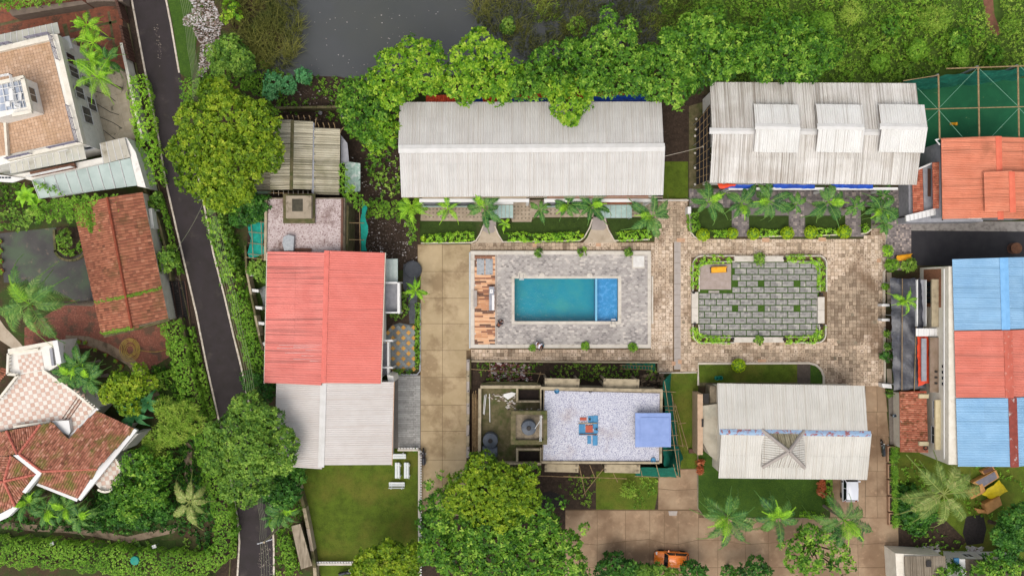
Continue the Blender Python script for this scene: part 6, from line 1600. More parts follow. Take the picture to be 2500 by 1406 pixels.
part(v2, 'round_balcony', M_white, rb + [(232, 1180)], 3.4, 0); P = [W(x, y, 3.4) for x, y in [(262 + 31 * math.cos(a), 1152 + 41 * math.sin(a)) for a in [math.radians(q) for q in range(-75, 130, 15)]] + [(232, 1180)]]
chk(v2, [(p.x, p.y) for p in P], W(270, 1155, 3.4), 9, 3.45); balus(v2, rb, 3.4, .55, .1)
part(v2, 'wall_block', M_white, [(292, 1090), (316, 1060), (338, 1058), (300, 1100)], 3.6, 0)
tl = thing('tiled_porch', 'small terracotta tiled porch roof at the left edge above the hip roofed villa', 'porch', 0, 905)
tiled(tl, [W(-30, 880, 2.8), W(22, 905, 2.8), W(0, 932, 2.8), W(-30, 935, 2.8)], (1, -.3, 0), M_terr, M_soffit, .25, .3, .05)
# ------------------------------------------------------------------ right side: court, orange house, coloured row
co = thing('netted_court', 'green turf sports court in a cage of brown beams and netting, top right', 'sports court', 2370, 280)
part(co, 'turf', pm('court_turf', '1d5a3a', '154a30', .5, .9, .01, 40, stain=('2f7048', .25, .5, .7, .6), stain2=('7b8a5a', 2.2, .68, .74, .6)), [(2205, 195), (2560, 190), (2560, 372), (2240, 398), (2205, 400)], .08, 0)
for x0, x1, y in ((2291, 2292, 183), (2388, 2391, 163), (2485, 2490, 160)):
 MB().tube([W(x0, y, 6), W(x0 + 3, 340, 6)], .09, 6).build('beam', M_wood, co); p = W(x0, y, 6); MB().box(p.x - .1, p.x + .1, p.y - .1, p.y + .1, 0, 5.9).build('post', M_steel, co)
for a, b, r_ in (((2255, 267), (2540, 260), .05), ((2310, 168), (2540, 160), .06), ((2205, 198), (2291, 184), .04)): MB().tube([W(*a, 6.2), W(*b, 6.2)], r_, 5).build('cross_beam', M_wood, co)
M_wire = pm('pale_wire', '6f9a82', None, rough=.6)
for a, b in (((2388, 165), (2291, 266)), ((2391, 168), (2488, 262)), ((2240, 215), (2291, 268)), ((2291, 268), (2350, 335)), ((2488, 264), (2420, 335)), ((2260, 300), (2291, 270)), ((2488, 160), (2540, 210)), ((2488, 264), (2540, 320))): MB().tube([W(*a, 6.1), W(*b, 6.1)], .022, 4).build('wire', M_wire, co)
n1, n2 = 50, 8; vs = []
for j in range(n2 + 1):
 for i in range(n1 + 1):
  p = W(2215, 196, 6).lerp(W(2560, 158, 6), i / n1); p.z = 6 * (1 - j / n2); p.y += noise.noise(p * .8) * .35 - .25 * j / n2; vs.append(p)
MB().add(vs, [(j * (n1 + 1) + i, j * (n1 + 1) + i + 1, (j + 1) * (n1 + 1) + i + 1, (j + 1) * (n1 + 1) + i) for j in range(n2) for i in range(n1)]).build('netting', pm('court_net', '1c6b58', '155343', 1.5, .8, .02, 6, stain=('3a8a6c', 2, .52, .7, .5)), co, smooth=True)
b = thing('wicket_stand', 'small yellow stand lying on the green turf court', 'stand', 2328, 303)
for i in range(4): MB().tube([W(2319, 300.5 + i * 1.6, .2), W(2333, 300 + i * 1.6, .25)], .03, 5).build('bar', M_yel, b)
part(b, 'base', M_yel, rect(2333, 299, 2338, 306), .3, .09)

oh = thing('orange_house', 'house with weathered orange ribbed gables, right of the stained dormer roof', 'house', 2400, 440)
ZE, ZR = 6.0, 6.9
A, B, D = W(2299, 338, ZE), W(2302, 535, ZE), W(2438, 335, ZR); sheets(oh, A, B, D, 9, 2, 5, .04, R_org); deckslab(oh, A, B, D, M_soffit)
D2 = W(2438, 335, ZR); E2 = 2 * D2.x - A.x
A, B = Vector((E2, W(0, 338, ZE).y, ZE)), Vector((E2, W(0, 535, ZE).y, ZE)); sheets(oh, A, B, D2, 9, 2, 5, .04, R_org); deckslab(oh, A, B, D2, M_soffit)
ridge(oh, W(2438, 333, ZR), W(2443, 535, ZR), .6, M_capo, .05, 6)
A, B, D = W(2403, 420, 7.1), W(2406, 517, 7.1), W(2470, 420, 7.6); sheets(oh, A, B, D, 5, 1, 5, .04, R_org); deckslab(oh, A, B, D, M_soffit)
E3 = 2 * D.x - A.x; A, B = Vector((E3, A.y, 7.1)), Vector((E3, B.y, 7.1)); sheets(oh, A, B, D, 5, 1, 5, .04, R_org); deckslab(oh, A, B, D, M_soffit)
ridge(oh, W(2470, 419, 7.6), W(2473, 518, 7.6), .6, M_capo, .05, 4)
a = W(2412, 426, 7); MB().box(a.x, E3 - .4, W(0, 511, 7).y, a.y, 6.2, 6.98).build('dormer_wall', M_soffit, oh)
a, b_ = W(2308, 344, ZE), W(2302, 528, ZE); walls(oh, [(a.x, b_.y), (E2 - .4, b_.y), (E2 - .4, a.y), (a.x, a.y)], 0, ZE - .25, M_grey)
MB().tube([W(2297, 337, ZE - .1), W(2301, 538, ZE - .1)], .07, 5).build('gutter', M_black, oh)
win(oh, (W(2360, 0, 3).x, b_.y), (W(2390, 0, 3).x, b_.y), 2.2, 3.4, (0, -1), 2)
pan = pm('orange_pan_tile2', '000000', None, rough=.75, ramp=['8a4e38', 'a8624a', 'bf7a5e'], stain=('5f3d2c', 2, .55, .7, .5))
tiled(oh, [W(2227, 415, 3.2), W(2229, 522, 3.2), W(2255, 516, 3.5), W(2252, 410, 3.5)], (-1, 0, 0), pan, M_oran, .24, .3, .04)
tiled(oh, [W(2276, 397, 4.4), W(2278, 510, 4.4), W(2295, 508, 4.6), W(2293, 396, 4.6)], (-1, 0, 0), pan, M_oran, .24, .3, .04)
part(oh, 'annex', M_grey, [(2253, 408), (2277, 398), (2279, 512), (2256, 517)], 3.0, 0); part(oh, 'annex_wall', M_grey, [(2218, 420), (2228, 414), (2231, 522), (2219, 525)], 2.6, 0)
part(oh, 'window', M_woodd, rect(2265, 412, 2273, 480), 3.05, 3.005)
part(oh, 'coping', M_frame, [(2242, 411), (2275, 397), (2276, 401), (2243, 415)], 3.9, 3.3)
for i in range(9): part(oh, 'coping_sheet', M_frame, [(2212 + i * 9.8, 526 - i * 2.4), (2221.2 + i * 9.8, 524 - i * 2.4), (2221.4 + i * 9.8, 539 - i * 2.2), (2213 + i * 9.8, 541 - i * 2.2)], 3.8 + .02 * (i % 2), 3.5)
part(oh, 'garden_wall', M_grey, [(2214, 530), (2301, 512), (2400, 537), (2400, 541), (2215, 543)], 2.8, 0)
part(oh, 'bracket', M_frame, [(2283, 341), (2297, 337), (2297, 340), (2287, 343), (2296, 353), (2294, 355)], 5.8, 5.7)

cr_ = thing('coloured_row', 'row of joined houses under blue, red and blue ribbed roofs at the right edge', 'house row', 2330, 880)
ZE, ZR = 6.9, 7.9
for (xa, ya, xb, yb, xr, mt, cap, n) in ((2326, 633, 2331, 806, 2447, R_blue, pm('cap_blue', '78aad2', '6a9cc6', 2, .6), 8), (2331, 808, 2335, 970, 2457, R_redr, pm('cap_red', 'b9604f', 'a65444', 1.5, .8, stain=('c99a88', 3, .56, .68, .6)), 8), (2335, 972, 2340, 1138, 2468, R_blue, M_caprust, 8)):
 A, B, D = W(xa, ya, ZE), W(xb, yb, ZE), W(xr, ya, ZR)
 sheets(cr_, A, B, D, n, 2, 5, .04, mt); deckslab(cr_, A, B, D, M_soffit)
 X, Y, Z, lx, ly = slope_frame(A, B, D); T = A + Y * ly; T2 = B + Y * ly; off = Vector(((T - A).x * 2, (T - A).y * 2, 0))
 A3, B3 = A + off, B + off; sheets(cr_, A3, B3, T, n, 2, 5, .04, mt); deckslab(cr_, A3, B3, T, M_soffit)
 ridge(cr_, T + Vector((.15, 0, .02)), T2 + Vector((.15, 0, .02)), .85, cap, .05, 6)
fx = 44.25
def fy(py): return (703 - py) * .965 / PX
MB().box(fx, fx + 10.5, fy(1120), fy(652), 0, 6.6).build('wall_core', M_cream, cr_)
MB().box(fx - .03, fx - .004, fy(750), fy(657), 1.0, 5.0).build('brick_cladding', pm('brown_cladding', '94674c', '805640', 4, .85, streak=('5f4030', (6, 6, 1), .5, .62, .5)), cr_)
MB().box(fx - .75, fx - .035, fy(797), fy(682), 4.25, 4.5).build('sill_beam', M_cemlt, cr_)
MB().box(fx - 1.6, fx - .8, fy(797), fy(683), 2.6, 2.75).build('balcony_floor', M_grey, cr_)
for r_ in ((fx - 1.75, fx - 1.61, fy(797), fy(683)), (fx - .79, fx - .7, fy(797), fy(683))): MB().box(*r_, 2.5, 3.2).build('balcony_wall', M_frame, cr_)
win(cr_, (fx - .03, fy(740)), (fx - .03, fy(688)), 1.5, 3.6, (-1, 0), 4, fm=M_woodd)
win(cr_, (fx - .003, fy(885)), (fx - .003, fy(834)), 2.1, 3.2, (-1, 0), 3, fm=M_woodd)
for i in range(8): MB().box(fx - 2.2 + i * .28, fx - 1.94 + i * .28, fy(820), fy(801), 4.0 + .02 * (i % 2), 4.05 + .02 * (i % 2)).build('canopy_sheet', M_frame, cr_)
for i in range(6): MB().box(fx + .1 - 0, fx + .5, fy(802), fy(801), 4, 4.1) if 0 else None
MB().box(fx - .9, fx - .004, fy(955), fy(823), 4.2, 4.45).build('sill_beam', pm('brown_slab', '8a7768', '74624f', 1.5, .85), cr_)
for i in range(4):
 MB().box(fx - .03, fx - .004, fy(894 + i * 14), fy(887 + i * 14), 5.15, 5.6).build('window', M_glass, cr_)
 if i: MB().box(fx - .45, fx - .2, fy(893 + i * 14), fy(889 + i * 14), 4.46, 4.6).build('vent_box', M_black, cr_)
win(cr_, (fx - .003, fy(1020)), (fx - .003, fy(978)), 3.3, 4.2, (-1, 0), 2); win(cr_, (fx - .003, fy(1082)), (fx - .003, fy(1042)), 2.9, 4.2, (-1, 0), 2)
MB().box(fx - .55, fx - .004, fy(1092), fy(972), 4.6, 4.9).build('cornice', pm('cream_cornice', 'c9bb98', 'b8a985', 2, .85), cr_)
for y in (962, 1078): MB().box(fx - 1.6, fx - .6, fy(y + 10), fy(y), 3.0 + .2, 3.5).build('eave_tail', MATS['cream_cornice'], cr_)
MB().box(fx - .16, fx - .05, fy(1110), fy(657), 5.8, 5.9).build('pipe', M_frame, cr_)
rf = thing('tiled_annex', 'mossy orange pan tiled annex roof beside the small paved entry yard', 'annex', 2225, 1030)
tiled(rf, [W(2196, 956, 2.8), W(2198, 1103, 2.8), W(2266, 1103, 3.3), W(2262, 955, 3.3)], (-1, 0, -.1), pm('annex_tile', '000000', None, rough=.8, ramp=['7d4c38', 'a0644c', 'b87c62'], stain=('5a4024', 1.6, .53, .62, .8), stain2=('b9a69a', 2.4, .66, .72, .7)), M_oran, .22, .26, .05)
part(rf, 'wall', M_cream, [(2205, 962), (2262, 962), (2262, 1096), (2206, 1096)], 2.6, 0)
m = MB(); p = W(2260, 1093, 3.35)
for i in range(12):
 a, c = i * 6.283 / 12, (i + 1) * 6.283 / 12; m.tube([(p.x + .2 * math.cos(a), p.y + .2 * math.sin(a), p.z), (p.x + .2 * math.cos(c), p.y + .2 * math.sin(c), p.z)], .06, 5, cap=False)
setp(m.build('tyre', M_black), 'black tyre on the lower right corner of the mossy orange annex roof', 'tyre')
tarp('long black tarpaulin shelter roof with two bamboo poles, left of the coloured row', [(2175, 679), (2250, 680), (2262, 948), (2183, 954)], [2.6, 3.0, 3.0, 2.6], M_blackt, amp=.2, sc_=.9)
for i, (a, b_, l_) in enumerate((((2203, 680), (2202, 952), 'left'), ((2240, 682), (2233, 956), 'right'))):
 setp(MB().tube([W(a[0], a[1], 3.0), W((a[0] + b_[0]) / 2 - 2 + 6 * i - 6, 815, 3.05), W(b_[0], b_[1], 3.0)] if 0 else [W(a[0], a[1], 3.0), W(b_[0] + (0 if i == 0 else -1), b_[1], 3.0)], .045, 5).build('bamboo_pole', M_wood), 'long bamboo pole laid on the black tarpaulin, %s of two' % l_, 'pole')
sr = thing('shelter_frame', 'thin steel posts and rails holding up the black tarpaulin', 'frame', 2215, 815)
for x, y in ((2180, 690), (2184, 770), (2186, 850), (2188, 940), (2240, 690), (2250, 850), (2255, 940)): p = W(x, y, 2.4); MB().box(p.x - .04, p.x + .04, p.y - .04, p.y + .04, 0, 2.4).build('post', M_steel, sr)
ot = tarp('orange red tarpaulin draped over the ledge beside the black tarpaulin', [(2241, 822), (2268, 821), (2270, 935), (2243, 942)], [3.3, 3.7, 3.7, 3.3], M_oran, amp=.12)
part(cr_, 'ledge', M_grey, rect(2250, 826, 2262, 930), 3.9, 3.75)
setp(tarp('tiny blue cloth corner below the orange red tarpaulin', [(2266, 925), (2270, 925), (2270, 935), (2266, 936)], 3.4, M_bluet, amp=.02), None)
sp = thing('cable_spool', 'brown wooden cable spool lying flat on the black asphalt yard', 'spool', 2471, 607)
m = MB(); m.lathe((0, 0, 0), [(.58, .8), (.6, .82), (.6, .9), (.02, .9)], 24); m.local('top_disc', pm('spool_wood', '6f4c36', '5c3d2b', 4, .8), sp)
m = MB(); m.lathe((0, 0, 0), [(.25, .1), (.25, .8)], 14); m.local('core', M_woodd, sp); m = MB(); m.lathe((0, 0, 0), [(.6, 0), (.6, .08), (.02, .08)], 24); m.local('bottom_disc', M_woodd, sp)
# beds and gate stubs
for i, (y, l_) in enumerate(((742, 'upper'), (778, 'lower'))): setp(MB().prism([W(2153, y, 1.2), W(2172, y, 1.2), W(2172, y + 6, 1.2), W(2153, y + 6, 1.2)], 0, 1.2).build('gate_pier', M_frame), 'short white gate wall beside the black tarpaulin, %s of two' % l_, 'gate pier')
setp(MB().prism([W(2153, 936, 1.1), W(2176, 938, 1.1), W(2178, 948, 1.1), W(2155, 946, 1.1)], 0, 1.1).build('gate_pier', M_frame), 'white low wall stub at the bottom end of the black tarpaulin', 'gate pier')
for i, (y0, y1) in enumerate(((665, 740), (808, 880), (900, 935))): sheet('bed_paving', M_tan, [(2164, y0), (2176, y0), (2178, y1), (2166, y1)], .05)
setp(MB().prism([W(1679, 505, 1.6), W(1687, 505, 1.6), W(1687, 522, 1.6), W(1679, 522, 1.6)], 0, 1.6).build('gate_pier', M_frame), 'white gate pier left of the dormer house forecourt hedge', 'gate pier')
setp(MB().prism([W(x, y, .5) for x, y in ((1606, 487), (1681, 487), (1681, 491), (1606, 491))], 0, .5).build('kerb', M_cope), 'pale low wall between the rear lawn strip and the plaza', 'wall')
# planter troughs along the right lane
for i, (y0, y1) in enumerate(((1090, 1128), (1133, 1168), (1172, 1208), (1212, 1248), (1252, 1282))):
 x = 2167 + i * .8
 t_ = thing('planter_trough', 'long planter trough with grassy plants by the lane, %s from the top' % ('first second third fourth fifth'.split()[i]), 'planter', x + 9, (y0 + y1) / 2, group='planter troughs along the right lane')
 for r_ in ((x, y0, x + 3, y1), (x + 16, y0, x + 19, y1), (x + 3.1, y0, x + 15.9, y0 + 2.5), (x + 3.1, y1 - 2.5, x + 15.9, y1)): part(t_, 'trough_wall', pm('terracotta_wall', 'a08066', '8a6c55', 2.5, .85), rect(*r_), .6, 0)
 part(t_, 'soil', M_soil, rect(x + 3.2, y0 + 2.6, x + 15.8, y1 - 2.6), .5, .3)
 n = 60; P0, P1 = W(x + 3, y1), W(x + 16, y0); C = np.stack([rng.uniform(P0.x, P1.x, n), rng.uniform(P0.y, P1.y, n), rng.uniform(.55, .85, n)], 1)
 addmesh('foliage', leafmesh('foliage', C, np.tile([[0, 0, 1.]], (n, 1)), rng.normal(.45, .2, n).clip(0, 1), 7, .34, .06, L_hedge, tuple(t_.location)), (0, 0, 0), t_)
# bottom right sheds
s1 = thing('stained_shed', 'small shed with a dirty brown ribbed roof at the bottom edge', 'shed', 2250, 1380)
A, B, D = W(2208, 1358, 3.2), W(2308, 1358, 3.2), W(2206, 1425, 3.5); R_dirty = ribmat('dirty_sheet', '8b8070', '776b59', '4a4032', 'y', .8, .48, .66, fine=4)
sheets(s1, A, B, D, 5, 1, 5, .05, R_dirty); deckslab(s1, A, B, D, M_soffit)
part(s1, 'wall', M_cream, [(2186, 1350), (2300, 1356), (2306, 1420), (2190, 1425)], 3.0, 0); part(s1, 'patch', M_black, rect(2262, 1368, 2274, 1383), 3.5, 3.42)
s2 = thing('window_shed', 'low white walled house with a brown flat roof in the bottom right corner', 'house', 2430, 1390)
part(s2, 'block', M_frame, [(2335, 1364), (2496, 1366), (2496, 1430), (2340, 1430)], 3.0, 0); part(s2, 'roof', pm('brown_roof', '6f6355', '5c5145', 2, .9), [(2358, 1365), (2500, 1366), (2500, 1435), (2360, 1435)], 3.15, 3.01)
part(s2, 'roof_trim', M_bluet if 0 else pm('blue_trim', '3f7396', '336080', 3, .6), [(2330, 1362), (2342, 1362), (2342, 1380), (2332, 1380)], 3.3, 3.01)
a, b_ = W(2345, 1364, 3), W(2490, 1366, 3)
for t0 in (.15, .42, .7): win(s2, tuple(a.lerp(b_, t0).xy), tuple(a.lerp(b_, t0 + .14).xy), 1.2, 2.3, (0, 1), 2)
# yard pile
def crate(name, label, cat, pts, z1, mat, z0=0.0, lid=None):
 t_ = thing(name, label, cat, *pts[0]); part(t_, 'body', mat, pts, z1, z0)
 c = (sum(p[0] for p in pts) / 4, sum(p[1] for p in pts) / 4); q = [(c[0] + (x - c[0]) * .82, c[1] + (y - c[1]) * .82) for x, y in pts]
 part(t_, 'top_panel', lid or mat, q, z1 + .05, z1 + .002); return t_
M_tanb = pm('tan_board', 'b98a54', 'a37746', 2, .75, .01, 20, stain=('8a6238', 1.5, .56, .7, .6))
crate('cabinet', 'dark grey topped cabinet lying in the grass behind the coconut fronds', 'cabinet', [(2374, 1178), (2432, 1147), (2440, 1165), (2398, 1192)], .8, M_tanb, lid=pm('grey_board', '75737a', '63616a', 2, .7))
crate('crate', 'tan open topped crate, uppermost of the yard pile', 'crate', [(2396, 1150), (2424, 1137), (2430, 1147), (2402, 1158)], .6, M_tanb, lid=M_woodd)
crate('crate', 'tan wooden board box nearest the fronds in the yard pile', 'crate', [(2362, 1198), (2398, 1180), (2408, 1200), (2372, 1218)], .9, M_tanb)
crate('crate', 'tan wooden box, lowest of the yard pile', 'crate', [(2403, 1230), (2440, 1211), (2447, 1232), (2411, 1255)], .9, M_tanb)
crate('crate', 'orange brown rounded box half under the fronds', 'crate', [(2380, 1240), (2404, 1244), (2410, 1252), (2388, 1252)], .5, M_tanb)
tarp('crumpled bright yellow tarpaulin over the yard pile', [(2398, 1205), (2440, 1172), (2464, 1200), (2424, 1220)], [1.0, 1.1, .8, .9], pm('yellow_tarp', 'cdb61a', 'b39d14', 2.5, .5, .03, 6), amp=.5, sc_=1.6)
chips('scrap_pile', 'small pale scraps in the grass beside the bottom shed', [(2250, 1335), (2290, 1330), (2290, 1350), (2255, 1350)], 40, [MATS['white_rubble']], .15, .5, tint=(.5, 1))
chips('scrap_pile', 'small pale scraps in the grass by the low white walled house', [(2360, 1333), (2400, 1335), (2395, 1348), (2362, 1348)], 40, [MATS['white_rubble']], .15, .5, tint=(.5, 1))
# ------------------------------------------------------------------ vehicles
def loft(secs, closed=True):
 """secs: list of rings (same count) -> verts, faces"""
 n = len(secs[0]); vs = [v for s in secs for v in s]; fs = []
 for i in range(len(secs) - 1):
  for k in range(n if closed else n - 1):
   fs.append((i * n + k, i * n + (k + 1) % n, (i + 1) * n + (k + 1) % n, (i + 1) * n + k))
 return vs, fs
def car(label, px, py, ang, col, L=3.6, Wd=1.62, group=None):
 c = thing('car', label, 'car', px, py)
 paint = pm('paint_' + col, col, None, rough=.28, spec=.5, coat=.5)
 # body: cross-sections along x (front is +x)
 def sec(x, w, zb, zt, sh=.12):
  return [(x, -w, zb), (x, -w, zt - sh), (x, -w + sh, zt), (x, w - sh, zt), (x, w, zt - sh), (x, w, zb)]
 h = Wd / 2
 S = [sec(-L / 2, h * .82, .35, .62, .05), sec(-L / 2 + .06, h * .93, .25, .88, .08), sec(-L / 2 + .4, h, .2, .95, .1), sec(-.5, h, .2, .95, .1), sec(.55, h, .2, .93, .1), sec(L / 2 - .55, h * .98, .2, .86, .12), sec(L / 2 - .18, h * .9, .25, .72, .12), sec(L / 2, h * .72, .32, .58, .06)]
 vs, fs = loft(S); n = 6; fs += [tuple(range(n))[::-1], tuple(range((len(S) - 1) * n, len(S) * n))]
 MB().add(vs, fs).local('body', paint, c, smooth=True)
 gl = pm('car_glass', '14171c', '1b2028', 1, .08, spec=.7)
 def cab(x0, x1, x2, x3, w, zt):   # rear base, rear top, front top, front base
  return [(x0, -h * .94, .93), (x0, h * .94, .93), (x3, h * .93, .9), (x3, -h * .93, .9), (x1, -w, zt), (x1, w, zt), (x2, w * .97, zt), (x2, -w * .97, zt)]
 q = cab(-L / 2 + .1, -L / 2 + .42, .45, L / 2 - .95, h * .76, 1.46)
 MB().add(q, [(0, 1, 5, 4), (1, 2, 6, 5), (2, 3, 7, 6), (3, 0, 4, 7)]).local('window', gl, c)
 ms_ = MB(); w = h * .79
 secs = []
 for x, ww, z in ((-L / 2 + .34, w * .93, 1.44), (-L / 2 + .5, w, 1.5), (-.3, w, 1.54), (.38, w * .98, 1.5), (.5, w * .93, 1.45)):
  secs.append([(x, -ww, z - .05), (x, -ww + .08, z), (x, 0, z + .025), (x, ww - .08, z), (x, ww, z - .05)])
 v2_, f2_ = loft(secs, False); ms_.add(v2_, f2_); ms_.local('roof', paint, c, smooth=True)
 for s in (-1, 1):
  for xa, xb, za, zb in ((-L / 2 + .1, -L / 2 + .4, .95, 1.44), (-.28, -.24, .95, 1.49), (L / 2 - .95, .45, .92, 1.45)):
   MB().tube([(xa, s * h * .94, za), (xb, s * h * .78, zb)], .045, 5).local('pillar', paint, c)
  for x in (L / 2 - .68, -L / 2 + .62):
   m = MB()
   for k in range(16):
    a0, a1 = k * math.pi / 8, (k + 1) * math.pi / 8
    p = [(x + .31 * math.cos(a), yy, .31 + .31 * math.sin(a)) for a in (a0, a1) for yy in (s * (h - .17), s * (h + .02))]
    m.add([p[0], p[1], p[3], p[2]], [(0, 1, 2, 3)]); m.add([(x, s * (h + .02), .31), p[1], p[3]], [(0, 1, 2)])
   m.local('wheel', M_black, c)
  MB().obox((.42, s * (h + .12), .98), .12, .2, .12).local('mirror', paint if s < 0 else M_black, c)
  MB().obox((L / 2 - .16, s * h * .68, .68), .2, .3, .1, -s * .25).local('headlight', M_frame, c)
  MB().obox((-L / 2 + .07, s * h * .78, .8), .08, .22, .2).local('tail_light', pm('red_lamp', '9c2218', None, rough=.3), c)
 MB().box(-L / 2 - .05, -L / 2 + .05, -h * .85, h * .85, .3, .5).local('bumper', paint, c); MB().box(L / 2 - .06, L / 2 + .04, -h * .68, h * .68, .3, .48).local('bumper', paint, c)
 c.rotation_euler.z = ang
 return c
car('orange hatchback on the concrete drive, partly under a dark bush', 1637, 1360, math.pi - .06, 'ee7d22')
car('white hatchback parked with its front under the white roof eave', 2069, 1180, math.pi / 2, 'dcdde2')

def bike(label, px, py, ang, col, scooter=False):
 b = thing('motorcycle', label, 'motorcycle', px, py)
 cm = pm('bike_' + col, col, None, rough=.35, spec=.5)
 for x in (-.62, .62):
  m = MB(); R_, N_ = .29, 14
  for i in range(N_):
   a, c = i * 6.2832 / N_, (i + 1) * 6.2832 / N_; m.tube([(x + R_ * math.cos(a), 0, R_ + R_ * math.sin(a)), (x + R_ * math.cos(c), 0, R_ + R_ * math.sin(c))], .055, 6, cap=False)
  m.local('wheel', M_black, b)
  MB().tube([(x, -.08, .3), (x, .08, .3)], .08, 8).local('hub', M_steel, b)
 MB().tube([(.62, 0, .32), (.5, 0, .75), (.42, 0, 1.0)], [.045, .05, .04], 6).local('fork', M_steel, b)
 MB().tube([(.34, -.36, 1.03), (.44, 0, .98), (.34, .36, 1.03)], .028, 6).local('handlebar', M_black, b)
 for s in (-1, 1): MB().obox((.44, s * .34, 1.14), .04, .14, .09).local('mirror', M_steel, b)
 secs = []
 for x, w, z0, z1 in (((-.85, .06, .62, .7), (-.7, .14, .55, .76), (-.35, .17, .5, .8), (-.05, .14, .48, .78), (.1, .17, .45, .88), (.35, .15, .5, .92), (.5, .05, .7, .85)) if not scooter else ((-.88, .1, .5, .68), (-.7, .2, .4, .78), (-.3, .2, .35, .8), (.0, .16, .25, .4), (.25, .2, .25, .4), (.4, .24, .3, .95), (.55, .12, .5, 1.0))):
  secs.append([(x, -w, z0), (x, -w, z1 - .06), (x, -w * .5, z1), (x, w * .5, z1), (x, w, z1 - .06), (x, w, z0)])
 v_, f_ = loft(secs); MB().add(v_, f_ + [(5, 4, 3, 2, 1, 0), tuple(range(36, 42))]).local('body', cm, b, smooth=True)
 MB().add([(-.8, -.1, .8), (-.8, .1, .8), (-.1, .13, .83), (-.1, -.13, .83), (-.8, -.08, .87), (-.8, .08, .87), (-.12, .1, .88), (-.12, -.1, .88)], [(4, 7, 6, 5), (0, 1, 5, 4), (1, 2, 6, 5), (2, 3, 7, 6), (3, 0, 4, 7)]).local('seat', pm('bike_seat', '2c2e34', None, rough=.5), b)
 MB().tube([(-.1, -.17, .3), (-.75, -.2, .38)], [.04, .055], 7).local('exhaust', M_steel, b)
 m = MB(); m.lathe((0, 0, 0), [(.02, 0), (.09, .03), (.1, .08)], 10); o = m.local('headlight', M_frame, b); o.location = (.56, 0, .9); o.rotation_euler = (0, -math.pi / 2, 0)
 b.rotation_euler.z = ang
 return b
bike('dark scooter with pale trim parked on the driveway by the white railing', 1035, 1113, math.pi / 2 + .05, '3a3438', True)
bike('dark motorcycle with a green front mudguard on the right hand lane', 2151, 1092, math.pi / 2 + .1, '27322f')
bike('black motorcycle half hidden under the yellow green tree at the bottom lawn railing', 848, 1393, .2, '25262a')
bike('small dark motorcycle with a blue white tank half under the annex roof', 2193, 1011, .1, '9fb4c4')

